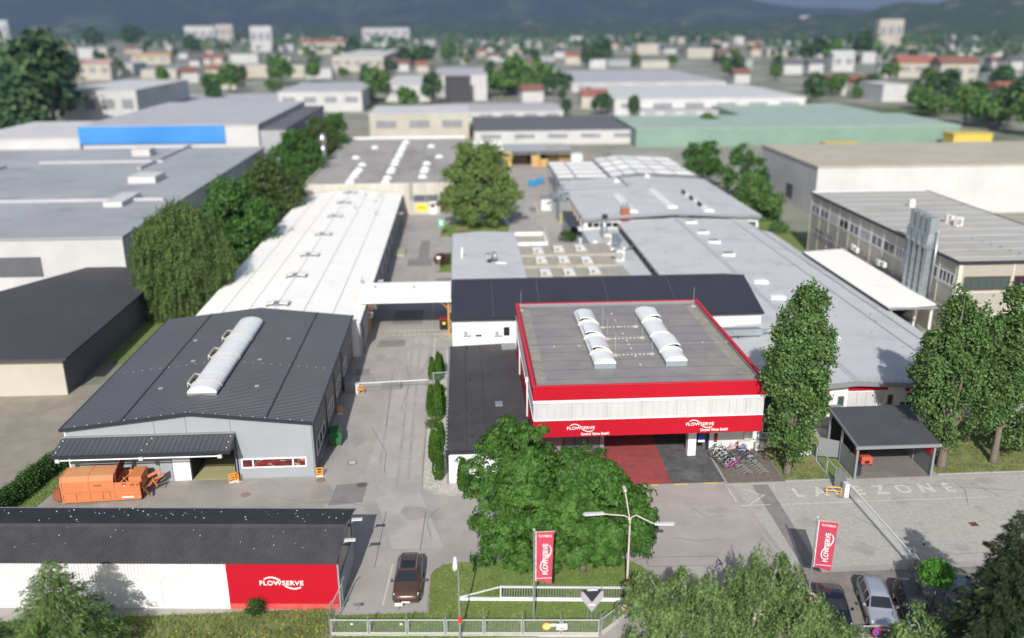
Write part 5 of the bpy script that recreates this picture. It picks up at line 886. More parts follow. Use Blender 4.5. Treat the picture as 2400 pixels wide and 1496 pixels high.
for i in range(12):
    y = KY0 + .65 + i * 3.78
    if i == 2: continue
    window(bn, (KX0, y, KZ - 3.3), (0, 1, 0), 3.4, 1.5, (-1, 0, 0), pvc, glass_g if i % 4 else glass, .1, (.5,) if i % 3 else (.25, .5, .75)); 
for y in (134, 138): window(bn, (KX0, y, KZ - 6.9), (0, 1, 0), 3.4, 1.5, (-1, 0, 0), trim_g, glass_g, .1, (.5,))
for x, w in ((59.5, 5.7), (65.7, 5.7), (72, 5.4)): window(bn, (x, KY0, KZ - 3.6), (1, 0, 0), w, 1.7, (0, -1, 0), M('maroon frame', (.12, .03, .035), None, rough=.5), glass_gr if x < 65 else glass, .1, (.16, .33, .5, .66, .83)); MB().box(x + .4, x + 2.4, KY0 - .012, KY0 - .004, KZ - 3.4, KZ - 2.2).build('blind', white, bn)
for px, py in ((2136, 484), (2232, 525), (2222, 522)): p = S(px, py, KZ); MB().box(p.x - .4, p.x + .4, p.y - .3, p.y + .5, KZ - .1, KZ + 1.1).build('roof_vent', acw, bn)
p = S(2245, 530, KZ); ac_unit('roof_air_unit', 'air unit on the beige roof behind the steel chimneys', (p.x, p.y, KZ - .05), .3, 1.1, 1.3, .6)
for i in range(7): p = S(2280 + i * 22, 560 + i * 7, KZ); MB().box(p.x - .08, p.x + .08, p.y - .08, p.y + .08, KZ - .06, KZ + .2).build('roof_peg', trim_g, bn)
for i in range(12): MB().ob((KX0 + .3, KY0 + 2 + i * 3.7, KZ - .049), (KX1 - KX0 - .6, 0, 0), (0, .07, 0), (0, 0, .06)).build('roof_batten', beige_roof, bn)
for px, py, lbl in ((2000, 580, 'pair of white air conditioners, the one nearest the far end of the beige wall'), (2008, 586, 'white air conditioner in the middle of the beige wall above the canopy roof'), (2060, 616, 'white air conditioner on the beige wall nearer the steel chimneys'), (2072, 620, 'white air conditioner closest to the steel chimneys')):
    p = SX(px, py, KX0 - .3); ac_unit('facade_air_conditioner', lbl, (KX0 - .35, p.y, p.z - .4), -math.pi / 2, 1.0, .8, .4)
st = thing('steel_chimney_cluster', 'cluster of tall galvanised chimney ducts climbing the beige wall', 'chimney', (58, 106.5, 0))
for y, top, w in ((108.5, 14.4, .85), (107.1, 14.4, .85), (105.7, 14.3, .85), (104.3, 14.2, .85)):
    zt = top - 3.9; d = MB().box(57.55, 58.45, y - .42, y + .42, 3.9, zt).build('duct', galv, st); MB().prism([(57.45, y - .55, zt), (58.55, y - .55, zt), (58.72, y - .62, zt + .5), (58.72, y - .62, zt + 1.3), (58.55, y - .5, zt + 1.9), (57.45, y - .5, zt + 1.9), (57.28, y - .62, zt + 1.3), (57.28, y - .62, zt + .5)], (0, 1.1, 0)).build('silencer', galv, d); MB().box(57.5, 58.5, y - .48, y + .48, zt + 1.9, top).build('chimney_head', galv, d)
    for k in range(3): MB().box(57.5, 58.5, y - .47, y + .47, 5.2 + k * 1.7, 5.32 + k * 1.7).build('duct_flange', steel, d)
for y, z1 in ((103.2, 12.4), (110.6, 11.3)): MB().tube([(58.3, y, 4.2), (58.3, y, z1)], .16, 8).build('side_pipe', galv, st, smooth=True); MB().lathe([(.1, 0), (.24, .12), (.2, .3), (.03, .38)], (58.3, y, z1), 10).build('pipe_cap', steel, st, smooth=True)
# ------------------------------------------------------------------ things in the yard
# orange waste compactor
oc = thing('waste_compactor', 'orange roll-off waste compactor with raised rusty hopper lid', 'compactor', (-30.2, 67.0, 0), None, rad(3.2)); L = dict(local=True)
pr = [(-1.15, .25), (-1.15, 2.0), (-.85, 2.35), (.85, 2.35), (1.15, 2.0), (1.15, .25)]
b = MB().prism([(-2.9, y, z) for y, z in pr], (4.1, 0, 0)).build('body', orange, oc, **L)
MB().prism([(-2.8, -.86, 2.355), (-2.8, .86, 2.355), (1.15, .86, 2.355), (1.15, -.86, 2.355)], (0, 0, .02)).build('top_plate', orange_top, oc, **L)
for x in (-2.95, -.85, 1.1): MB().prism([(x, y * 1.035, z * 1.01 + .01) for y, z in pr], (.13, 0, 0)).build('rib', orange, oc, **L)
for x in (-1.9, .2, .75): MB().box(x, x + .09, -1.21, -1.152, .3, 1.05).build('post', orange, oc, **L)
MB().box(-2.9, 1.1, -1.22, -1.153, 1.06, 1.16).build('rail', orange, oc, **L); MB().box(-2.9, 3.2, -1.22, -1.153, .2, .3).build('rail', orange, oc, **L)
MB().box(1.24, 3.25, -1.15, -1.05, .2, 1.75).build('hopper_side', orange, oc, **L); MB().box(1.24, 3.25, 1.05, 1.15, .2, 1.75).build('hopper_side', orange, oc, **L); MB().box(1.24, 3.25, -1.04, 1.04, .2, .9).build('hopper_floor', rust, oc, **L); MB().box(2.3, 3.3, -.75, 1.12, .91, 2.0).build('press_box', orange, oc, **L)
for z in (.55, .95, 1.25): MB().box(1.3, 3.22, -1.2, -1.152, z, z + .09).build('side_rib', orange, oc, **L)
MB().prism([(1.25, -.9, 1.75), (1.25, 1.05, 1.75), (1.75, 1.1, 3.35), (1.55, -.1, 3.3), (1.3, -.8, 2.5)], (.09, 0, .02)).build('hopper_lid', rust, oc, **L)
for a, c in (((1.5, .2, 1.6), (2.3, -.5, 1.2)), ((1.6, -.6, 1.5), (2.3, .6, 1.9))): MB().tube([a, c], .04, 5).build('lid_strut', orange_top, oc, **L)
MB().prism([(-3.0, -.9, .2), (-3.0, .9, .2), (-3.0, .9, 1.8), (-3.0, -.9, 1.8)], (-.08, 0, 0)).build('tailgate', orange, oc, **L); MB().prism([(-3.1, -1.0, .3), (-3.75, -1.0, .35), (-3.7, -1.0, 1.05), (-3.1, -1.0, 1.4)], (0, 1.6, 0)).build('loading_chute', M('brown orange box', (.33, .11, .05), (.26, .085, .04), 2, .6), oc, **L)
for i, (p0, p1) in enumerate((((3.3, -.8, .5), (4.1, -.5, 1.5)), ((3.3, -.2, .6), (4.3, .1, 1.0)), ((3.35, .3, 1.2), (4.5, .5, 1.7)), ((3.3, -.9, 1.0), (3.9, -1.0, .25)), ((3.4, .6, .5), (4.6, .9, 1.1)), ((4.1, -.5, 1.5), (4.35, -.4, .7)))):
    MB().ob(p0, V(p1) - V(p0), (0, .16, .04), (.02, 0, .2)).build('claw_arm', orange if i % 3 else rust, oc, **L)
for x in (-2.6, 2.7):
    for y in (-.8, .7): MB().lathe([(.14, 0), (.14, .2)], (x, y, .14), 10, axis=1).build('roller', rust, oc, **L)
MB().box(-2.3, 3.1, -1.0, -.85, .03, .22).build('skid', crate_d, oc, **L); MB().box(-2.3, 3.1, .85, 1.0, .03, .22).build('skid', crate_d, oc, **L)
text('lettering', '39F 25', .26, sign_k, oc, (2.45, -1.165, 1.42), (1, 0, 0), (0, 0, 1), .01, .004, local=True); MB().box(1.85, 2.2, -1.165, -1.153, 1.4, 1.66).build('emblem', sign_r, oc, **L); MB().prism([(1.9, -1.166, 1.42), (2.15, -1.166, 1.42), (2.02, -1.166, 1.56)], (0, -.008, 0)).build('emblem_print', sign_w, oc, **L); MB().box(1.75, 2.7, -1.215, -1.2, .36, .5).build('white_plate', sign_w, oc, **L)
for z in (1.62, 1.54): MB().box(-.35, .25 - (1.62 - z), -1.16, -1.153, z, z + .04).build('small_print', rust, oc, **L)
# wheeled bins, barriers, stools
gb_ = thing('green_waste_container', 'green wheeled waste container by the side wall of the metal hall', 'waste bin', (-12.3, 75.6, 0), None, rad(6))
MB().prism([(-.5, -.7, .2), (.5, -.7, .2), (.62, -.7, 1.15), (-.62, -.7, 1.15)], (0, 1.5, 0)).build('body', green_p, gb_, **L); MB().prism([(-.64, -.75, 1.16), (.64, -.75, 1.16), (.45, -.75, 1.42), (-.45, -.75, 1.42)], (0, 1.6, 0)).build('lid', green_p, gb_, **L)
for x in (-.45, .45):
    for y in (-.6, .7): MB().lathe([(.1, 0), (.1, .06)], (x, y, .1), 8, axis=0).build('wheel', blackm, gb_, **L)
def ladder_barrier(lbl, loc, rot):
    t = thing('orange_barrier', lbl, 'barrier', loc, None, rot)
    for x in (-.3, .3): MB().box(x - .05, x + .05, -.04, .04, 0, 1.0).build('post', safety, t, **L)
    for z in (.3, .6, .92): MB().box(-.25, .25, -.03, .03, z, z + .1).build('board', safety, t, **L)
    MB().box(-.35, .35, -.2, .2, 0, .06).build('foot', sign_w, t, **L); return t
for q, r_, lbl in (((545, 1130), .5, 'orange guard frame at the open gate of the metal hall'), ((557, 1128), -.9, 'orange guard frame leaning by the twin downpipes'), ((750, 1116), .1, 'orange guard frame at the front corner of the metal hall'), ((797, 970), .3, 'orange guard frame halfway along the side wall of the metal hall')):
    p = S(*q); ladder_barrier(lbl, (p.x, p.y, 0), r_).scale = (.8, .8, .8)
# barrier in the drive
br = thing('boom_barrier', 'white boom barrier with hanging fringe across the middle drive', 'barrier', (-11, 87.6, 0)); p = S(838, 925)
MB().box(p.x - .2, p.x + .2, 87.2, 87.7, 0, 1.1).build('cabinet', lamp_w, br); bm_ = MB().ob((p.x + .2, 87.45, 1.05), (7.2, .25, .1), (0, .05, 0), (0, 0, .085)).build('boom', white, br)
for i in range(17): MB().ob((p.x + .5 + i * .24, 87.47 + i * .009, .35), (.025, 0, 0), (0, .025, 0), (0, 0, .7)).build('fringe_bar', lamp_w, bm_)
MB().box(-3.95, -3.7, 87.6, 87.85, 0, 1.15).build('rest_post', pole_g, br); MB().box(-4.0, -3.65, 87.3, 87.5, .2, .6).build('yellow_reader', yel_s, br)
for x in (-.15, .4): MB().ob((p.x + x + .2, 86.9, 0), (.06, 0, 0), (0, .06, 0), (0, 0, .9)).build('guard_post', safety, br)
MB().box(p.x + .05, p.x + .66, 86.9, 86.96, .55, .75).build('guard_rail', safety, br); MB().box(p.x + .05, p.x + .66, 86.9, 86.96, .9, 1.0).build('guard_rail', safety, br)
acb = ac_unit('side_cooling_unit', 'large grey cooling unit against the metal hall beside the boom barrier', (-12.45, 88.3, 0), -math.pi / 2 + math.pi, 1.5, 1.3, .9); acb.children[0].data.materials[0] = trim_g
# far sign group under the passage
sp = thing('sign_post', 'orange timber post with white board and red edged notice below', 'sign', (-12.1, 104.4, 0)); p = S(868, 778)
MB().box(p.x - .12, p.x + .12, p.y - .1, p.y + .1, 0, 3.0).build('post', wood, sp); a, b = SY(859, 745, p.y - .15), SY(873, 731, p.y - .15); MB().box(a.x, b.x, p.y - .18, p.y - .12, a.z, b.z).build('notice', sign_w, sp); MB().lathe([(.3, 0), (.3, -.02)], ((a.x + b.x) / 2, p.y - .19, (a.z + b.z) / 2), 14, axis=1).build('notice_print', M('grey print', (.35, .35, .35), None), sp); MB().box(a.x - .08, b.x + .05, p.y - .12, p.y - .1, a.z - .12, a.z - .02).build('crossbar', wood, sp)
a, b = SY(856, 726, p.y - .15), SY(883, 714, p.y - .15); MB().ob((a.x, p.y - .2, a.z), (b.x - a.x, 0, .06), (0, .06, 0), (0, 0, .62)).build('board', sign_w, sp); MB().ob((a.x + .08, p.y - .21, a.z + .1), (b.x - a.x - .16, 0, .06), (0, .008, 0), (0, 0, .09)).build('red_line', sign_r, sp); MB().ob((a.x + .1, p.y - .21, a.z + .34), (b.x - a.x - .4, 0, .05), (0, .008, 0), (0, 0, .07)).build('print_line', acg, sp)
bi = thing('recycling_bin', 'dark bin with red lid and yellow label in the passage shade', 'bin', (-2.75, 107.6, 0)); MB().box(-.5, .5, -.45, .5, .1, 1.35).build('body', blackm, bi, **L); MB().prism([(-.52, -.5, 1.36), (.52, -.5, 1.36), (.52, .55, 1.36), (-.52, .55, 1.36)], (0, 0, .2)).build('lid', M('dark red lid', (.2, .02, .03), None), bi, **L); MB().box(-.12, .25, -.47, -.455, .8, 1.1).build('label', yel_s, bi, **L); MB().box(-.4, .4, -.3, .4, 0, .1).build('base', blackm, bi, **L)
gsn = thing('assembly_point_sign', 'green assembly point sign on a post in the lawn island', 'sign', (-4.0, 161.2, 0)); MB().tube([(0, 0, 0), (0, 0, 2.4)], .05, 6).build('post', pole_g, gsn, **L); MB().box(-.55, .55, -.1, -.06, 1.7, 3.2).build('panel', green_s, gsn, **L)
for pts in (((0, 2.1), (.3, 2.1), (.2, 2.75), (-.2, 2.75), (-.3, 2.1)), ((-.42, 2.75), (-.22, 2.75), (-.22, 2.95), (-.42, 2.95)), ((.22, 2.75), (.42, 2.75), (.42, 2.95), (.22, 2.95)), ((-.4, 1.8), (-.2, 1.8), (-.2, 2.0), (-.4, 2.0)), ((.2, 1.8), (.4, 1.8), (.4, 2.0), (.2, 2.0))): MB().prism([(x, -.105, z) for x, z in pts], (0, -.01, 0)).build('pictogram', sign_w, gsn, **L)
ls = thing('lawn_sign', 'small white sign on a stick in the lawn beside a dark shrub', 'sign', (-3.95, 135.6, 0)); MB().tube([(0, 0, 0), (0, 0, 2.2)], .04, 6).build('post', pole_w, ls, **L); MB().box(-.3, .3, -.06, -.02, 2.1, 2.5).build('panel', sign_w, ls, **L)
bn2 = thing('picnic_table', 'weathered picnic table beside the lawn island tree', 'table', (-.2, 162.2, 0))
for i in range(4): MB().box(-1, 1, -.5 + i * .26, -.27 + i * .26, .95, 1.0).build('plank', crate_d, bn2, **L)
for y in (-1, .85): MB().box(-1, 1, y, y + .28, .55, .6).build('bench_board', crate_d, bn2, **L); 
for x in (-.8, .7): MB().box(x, x + .1, -1, 1.1, .4, .5).build('leg_beam', crate_d, bn2, **L); MB().box(x, x + .1, -.3, -.2, 0, .95).build('leg', crate_d, bn2, **L); MB().box(x, x + .1, .3, .4, 0, .95).build('leg', crate_d, bn2, **L)
# lamps
def tri_lamp():
    p = S(1469, 1388); t = thing('street_lamp', 'rusty cream lamp post with three arms over the car entrance', 'street lamp', (p.x, p.y, 0))
    MB().tube([(0, 0, 0), (0, 0, 2.2), (.02, 0, 5.7)], [.1, .075, .055], 8).build('post', pole_w, t, **L); MB().tube([(0, 0, 0), (0, 0, 1.1)], [.13, .11], 8).build('sleeve', rust, t, **L)
    for px, py, l0 in ((1371, 1207, .52), (1457, 1135, .5), (1578, 1229, .55)):
        e = SY(px, py, p.y + (2.4 if py < 1150 else -.1)) - p; d = V(e.x, e.y, 0); ln = d.length; d.normalize(); zt = e.z
        a = MB().tube([(0, 0, 5.55), V(0, 0, 5.85) + d * .12, V(0, 0, 6.0) + d * .4, V(0, 0, zt) + d * (ln * .6)], .04, 6).build('arm', pole_w, t, **L); s = V(-d.y, d.x, 0)
        q = V(0, 0, zt - .02) + d * (ln * .58); MB().prism([q - s * .1, q + s * .1, q + d * (ln * .42) + s * .15, q + d * (ln * .46), q + d * (ln * .42) - s * .15], (0, 0, .13)).build('lamp_head', lamp_w, a, **L)
tri_lamp()
p = S(1078.5, 1500); t = thing('street_lamp', 'slim grey lamp post with one drooping head behind the street fence', 'street lamp', (p.x, p.y, 0)); tz = SY(1072, 1310, p.y)
MB().tube([(0, 0, -.1), (tz.x - p.x + .03, 0, tz.z - .1), (tz.x - p.x, .02, tz.z), (tz.x - p.x - .1, .02, tz.z - .05)], [.07, .045, .04, .04], 8).build('post', pole_g, t, **L); MB().prism([(tz.x - p.x - .08, -.05, tz.z + .02), (tz.x - p.x - .02, -.55, tz.z - .35), (tz.x - p.x - .22, -.65, tz.z - .45), (tz.x - p.x - .3, -.5, tz.z - .38), (tz.x - p.x - .22, 0, tz.z)], (.0, .03, .13)).build('lamp_head', lamp_w, t, **L); MB().box(-.09, .09, -.09, .09, 0, .25).build('base', pole_g, t, **L); MB().box(-.08, .1, -.12, -.06, 1.35, 1.8).build('red_tag', sign_r, t, **L)
# banners
def banner(lbl, base, top, w, z0, z1, rot):
    t = thing('banner_flag', lbl, 'banner', (base.x, base.y, 0), 'company banners by the street', rot); H_ = top
    MB().tube([(0, 0, 0), (0, 0, H_)], [.06, .045], 8).build('pole', pole_g, t, **L); MB().lathe([(.05, 0), (.09, .05), (.02, .12)], (0, 0, H_), 8).build('pole_cap', lamp_w, t, **L); MB().tube([(-.02, 0, z1), (w + .22, 0, z1)], .02, 6).build('crossbar', pole_w, t, **L)
    v, f = [], []; nx, nz = 6, 14
    for j in range(nz + 1):
        for i in range(nx + 1): u, s = i / nx, j / nz; v.append((.14 + (w - (1 - s) * .12 * u) * u, .05 * math.sin(u * 5 + s * 3) * (1 - s * .8), z0 + (z1 - z0) * s - (1 - s) * .22 * u))
    for j in range(nz):
        for i in range(nx): a = j * (nx + 1) + i; f.append((a, a + 1, a + nx + 2, a + nx + 1))
    mb = MB(); mb.add(v, f); c = mb.build('cloth', flag, t, True, **L)
    MB().box(.1, .14, -.01, .01, z0, z1).build('white_hem', sign_w, t, **L)
    logo(t, (.14 + w * .66, -.09, z0 + .55), (0.0, 0, 1), (-1, 0, 0), (z1 - z0) * .62, sign_w, local=True, hf=.15, bold=.002); text('lettering', 'FLOWSERVE', .2, sign_w, t, (.14 + w * .15, -.07, z1 - .32), (1, 0, -.06), (0, 0, 1), .01, .003, aw=w * .72, local=True)
    MB().box(.2, .1 + w * .92, -.06, -.05, z0 + .22, z0 + .25).build('stripe', sign_w, t, **L); MB().box(.2, .1 + w * .97, -.06, -.05, z1 - .52, z1 - .495).build('stripe', sign_r, t, **L)
    for k in range(6): MB().tube([(0, 0, z0 + .1 + k * (z1 - z0) / 6), (.12, 0, z0 + .05 + k * (z1 - z0) / 6)], .015, 5).build('tie', lamp_w, t, **L)
p = S(1251, 1457); b0 = SY(1262, 1362, p.y); b1 = SY(1258, 1247, p.y); banner('red company banner on a grey pole in the front lawn', p, 6.83, 1.12, b0.z, b1.z, 0)
p = S(1897, 1378); b0 = SY(1912, 1328, p.y); b1 = SY(1924, 1220, p.y); banner('red company banner on a leaning pole beside the parked cars', p, 5.5, 1.22, b0.z, b1.z, rad(-14))
# sliding gate
sg_ = thing('sliding_gate', 'white sliding gate with upright bars standing open on the lawn', 'gate', (4.7, 50.5, 0)); gx0, gx1 = -.85, 10.6
MB().box(gx0, gx1, 50.45, 50.6, .08, .27).build('bottom_beam', white, sg_); MB().box(1.9, gx1, 50.47, 50.58, 1.08, 1.2).build('top_rail', lamp_w, sg_); MB().ob((gx0 + .05, 50.48, .26), (2.75, 0, .84), (0, .08, 0), (0, 0, .09)).build('brace', lamp_w, sg_); MB().box(1.9, 2.0, 50.47, 50.58, .275, 1.075).build('end_post', lamp_w, sg_); MB().box(2.0, gx1, 50.47, 50.55, .275, .33).build('rub_rail', white, sg_)
for i in range(48): MB().box(2.15 + i * .176, 2.19 + i * .176, 50.5, 50.54, .335, 1.075).build('bar', trim_g, sg_)
swing(sg_, (4.7, 50.3, 0), -4.4)
# fences with wire mesh
def fence(name, lbl, pts, h, cat='fence', topbar=True, bent=.45, mesh=meshw, kerbh=.0, step=2.45):
    t = thing(name, lbl, cat, (pts[0][0], pts[0][1], 0)); mm = MB()
    for p, q in zip(pts[:-1], pts[1:]):
        p, q = V(p[0], p[1], 0), V(q[0], q[1], 0); n = max(1, round((q - p).length / step)); d = (q - p) / n; u = d.normalized(); s = V(-u.y, u.x, 0)
        for i in range(n + 1):
            b_ = p + d * i; k = MB(); k.tube([b_, b_ + V(0, 0, h + .02)] + ([b_ + V(0, 0, h + .3), b_ + V(0, 0, h + .3 + bent * .8) - s * bent * .5] if bent else []), .035, 6); k.build('post', pole_g, t)
            if i < n:
                for z in (kerbh + .06, h): MB().ob(b_ + u * .05 + V(0, 0, z - .025), d - u * .1, s * .04, (0, 0, .045)).build('rail', lamp_w, t)
                for off in (.06, d.length - .09): MB().ob(b_ + u * off + s * .005 + V(0, 0, kerbh + .09), u * .03, s * .03, (0, 0, h - kerbh - .12)).build('stile', lamp_w, t)
                z = kerbh + .14
                while z < h - .04: mm.ob(b_ + u * .09 + V(0, 0, z), d - u * .18, s * .006, (0, 0, .008)); z += .12
                x = .13
                while x < d.length - .12: mm.ob(b_ + u * x + V(0, 0, kerbh + .09), u * .006, s * .004, (0, 0, h - kerbh - .12)); x += .2
    mm.build('wire_mesh', mesh, t, kind='stuff'); 
    if kerbh:
        for p, q in zip(pts[:-1], pts[1:]): p, q = V(p[0], p[1], -.1), V(q[0], q[1], -.1); u = (q - p).normalized(); s = V(-u.y, u.x, 0); MB().ob(p - s * .12 + u * .07, q - p - u * .14, s * .24, (0, 0, kerbh + .1)).build('footing', conc, t)
    return t
f0, f1 = S(775, 1488), S(1405, 1488); f2 = S(1466, 1440)
sf = fence('street_fence', 'long grey wire mesh fence on a concrete footing along the lawn', [(f0.x, f0.y - .05), (f1.x, f1.y - .05)], 1.15, kerbh=.12)
fence('corner_fence', 'short slanting wire mesh fence from the lawn to the car entrance', [(f1.x + .1, f1.y), (f2.x + 1.2, f2.y + 1.0)], 1.15, kerbh=.12, step=1.6)
fence('shed_end_fence', 'narrow wire mesh fence end closing the gap beside the red shed wall', [(f0.x + .05, f0.y + .1), (-8.55, 50.6)], 1.9, bent=.4, step=3)
fence('drive_fence', 'short green mesh fence panel between the pointed cypresses', [(-3.6, 88.6), (-1.9, 88.7)], 1.6, bent=0, step=1.7)
fence('carport_fence', 'green wire mesh fence beside the carport with leaning panel', [(30.85, 64.3), (30.95, 71.5)], 1.5, bent=0, step=2.4, mesh=M('green wire', (.12, .24, .2), None, rough=.5))
fence('parking_fence', 'wire mesh fence running between the parked cars', [(31.25, 52.2), (31.0, 41)], 1.5, bent=.3)
fence('car_park_fence', 'low wire mesh fence along the street in front of the parked cars', [(21.5, 45.35), (36.5, 44.9)], 1.05, bent=0, step=3, kerbh=.1)
lp = thing('leaning_panel', 'grey sheet panel leaning at the end of the carport fence', 'panel', (30.95, 63.9, 0)); MB().prism([(30.55, 64.2, .1), (30.95, 63.2, .1), (31.1, 63.35, 1.7), (30.75, 64.3, 1.9)], (.04, .01, 0)).build('sheet', trim_g, lp); MB().tube([(30.6, 64.3, 0), (30.6, 64.3, 2.0)], .04, 6).build('post', pole_g, lp)
rbar = thing('fringed_boom', 'long white boom barrier with hanging fringe across the delivery road', 'barrier', (31.0, 62.9, 0)); MB().box(30.72, 31.12, 62.6, 63.1, 0, 1.25).build('cabinet', lamp_w, rbar); MB().box(31.1, 31.45, 51.9, 52.4, 0, 1.3).build('rest_cabinet', trim_g, rbar); bm_ = MB().ob((31.1, 62.6, 1.1), (.2, -10.2, 0), (.07, 0, 0), (0, 0, .11)).build('boom', white, rbar)
for i in range(58): MB().ob((31.12 + i * .0034, 62.4 - i * .172, .35), (.018, 0, 0), (0, -.018, 0), (0, 0, .74)).build('fringe_bar', lamp_w, bm_)
MB().ob((31.11, 62.4, .34), (.2, -9.9, 0), (.02, 0, 0), (0, 0, .025)).build('fringe_rail', lamp_w, bm_)
hp = thing('hoop_guard', 'bent yellow steel hoop guard beside the boom barrier cabinet', 'guard', (30.2, 63.1, 0)); MB().tube([(-.7, .15, 0), (-.7, .15, .6), (-.6, .12, .75), (.3, -.1, .75), (.42, -.12, .6), (.42, -.12, 0)], .05, 6).build('hoop', M('yellow orange paint', (.7, .38, .05), None, rough=.5), hp, **L); MB().tube([(-.7, .15, .4), (.42, -.12, .4)], .04, 6).build('crossbar', bpy.data.materials['yellow orange paint'], hp, **L)
mst = thing('camera_mast', 'thin grey mast with camera dome by the boom rest cabinet', 'mast', (31.55, 52.0, 0)); MB().tube([(0, 0, 0), (.12, 0, 2.6), (.2, 0, 3.2)], .03, 6).build('mast', pole_g, mst, **L); MB().lathe([(.02, 0), (.1, .05), (.1, .14), (.03, .2)], (.12, -.05, 2.3), 10).build('camera_dome', blackm, mst, **L); MB().box(-.12, .12, -.12, .12, 0, .1).build('foot', pole_g, mst, **L)
# V shaped sign by the fence
vs = thing('v_shaped_stele', 'silver V shaped sign stele on three thin posts behind the fence', 'sign', (7.75, 48.1, 0)); zt, zb = 2.45, 1.05; w = .72
for s in (-1, 1): MB().prism([(s * w, -.1, zt - .25), (s * w, .3, zt), (0, -.1, zb + .35), (0, -.1, zb - .1)], (s * .0, -.04, 0)).build('arm_panel', galv, vs, **L); MB().prism([(s * w, -.15, zt - .45), (s * w, -.15, zt + .05), (s * w * .8, -.15, zt + .05), (s * .0, -.15, zb + .62), (s * .0, -.15, zb - .12)], (0, -.03, 0)).build('face_panel', M('silver face', (.36, .36, .38), (.32, .32, .34), 2, .4), vs, **L)
MB().prism([(-w, -.05, zt), (w, -.05, zt), (0, -.05, zb + .4)], (0, .04, 0)).build('back_panel', trim_d, vs, **L); MB().box(-.3, .38, -.02, .1, zt - .02, zt + .05).build('white_bar', white, vs, **L); MB().box(-.22, .2, -.2, -.185, zb + .42, zb + .48).build('plate', sign_w, vs, **L)
for x in (-.25, 0, .28): MB().tube([(x, 0, 0), (x, 0, zt - .3 - abs(x))], .03, 6).build('post', pole_g, vs, **L)
# notices on the fence
def fsign(name, lbl, px, py, build):
    p = SY(px, py, f0.y + (f1.y - f0.y) * ((px - 775) / 630) - .12); t = thing(name, lbl, 'sign', (p.x, p.y, p.z)); build(t); return t
def rnd(t, r1, m1, r2, m2, extra=None):
    MB().lathe([(r1, 0), (r1, -.03)], (0, 0, 0), 20, axis=1).build('rim', m1, t, **L); MB().lathe([(r2, 0), (r2, -.01)], (0, -.031, 0), 20, axis=1).build('face', m2, t, **L)
def s1(t): MB().lathe([(.27, 0), (.27, -.03)], (0, 0, 0), 20, axis=1).build('rim', safety, t, **L); MB().lathe([(.22, 0), (.22, -.01)], (0, -.031, 0), 20, axis=1).build('ring', yel_s, t, **L); MB().lathe([(.13, 0), (.13, -.01)], (0, -.042, 0), 14, axis=1).build('pictogram', M('cyan print', (.3, .62, .6), None), t, **L)
fsign('round_notice', 'round yellow warning notice with orange rim on the fence', 1281, 1468, s1)
fsign('small_notice', 'small white notice right beside the round yellow one', 1296, 1465, lambda t: (MB().box(-.19, .19, -.02, 0, -.1, .1).build('panel', sign_w, t, **L), MB().box(-.1, .1, -.03, -.02, -.02, .0).build('print_line', sign_r, t, **L)))
def s3(t):
    MB().box(-.34, .34, -.02, 0, -.22, .22).build('panel', sign_w, t, **L)
    for i in range(3): MB().box(-.25, .2 - i * .05, -.026, -.02, .14 - i * .06, .16 - i * .06).build('print_line', acg, t, **L)
    MB().prism([(-.22, -.026, -.14), (.22, -.026, -.14), (.12, -.026, -.06), (-.1, -.026, -.06)], (0, -.005, 0)).build('car_pictogram', sign_k, t, **L)
fsign('white_notice', 'larger white notice with dark print on the fence', 1317, 1469, s3)
for q, lbl in (((824, 1463), 'pale reflector tag on the fence panel nearest the red shed'), ((940, 1463), 'pale reflector tag on the fence panel below the brown car')): fsign('reflector_tag', lbl, q[0], q[1], lambda t: (MB().box(-.08, .08, -.02, 0, -.05, .05).build('panel', sign_w, t, **L), MB().box(-.02, .02, .0, .03, -.03, .03).build('clip', pole_g, t, **L)))
def roundpost(name, lbl, x, y, z, rot, face, rim, w2):
    t = thing(name, lbl, 'traffic sign', (x, y, 0), None, rot); MB().tube([(0, .04, 0), (0, .04, z + .3)], .03, 6).build('post', pole_g, t, **L); MB().lathe([(.3, 0), (.3, -.03)], (0, 0, z), 20, axis=1).build('rim', rim, t, **L); MB().lathe([(.23, 0), (.23, -.01)], (0, -.032, z), 20, axis=1).build('face', face, t, **L); return t
p = S(1462, 1448); k = roundpost('traffic_sign', 'round white speed sign with red rim at the slanting fence', p.x, p.y - .2, .95, -.5, sign_w, sign_r, 0); text('lettering', '10', .26, sign_k, k, (-.15, -.05, .86), (1, 0, 0), (0, 0, 1), .004, .004, local=True)
p = SY(2054, 1478, 44.9); k = roundpost('traffic_sign', 'round blue no parking sign with red rim before the parked cars', p.x, 44.8, p.z, 0, sign_b, sign_r, 0); MB().ob((-.2, -.05, p.z + .16), (.36, 0, -.36), (.05, 0, .05), (0, -.006, 0)).build('slash', sign_r, k, **L)
for px, py, lbl in ((838, 1424, 'dark number plate post at the empty bay beside the red shed'), (935, 1424, 'white number plate post in front of the brown car')):
    p = S(px, py + 8); t = thing('bay_marker', lbl, 'sign', (p.x, p.y, 0)); MB().tube([(0, 0, 0), (0, 0, .45)], .02, 5).build('stake', pole_g, t, **L); MB().ob((-.24, -.05, .42), (.48, 0, .0), (0, .12, .14), (0, .01, -.01)).build('plate', sign_w if px > 900 else trim_d, t, **L)
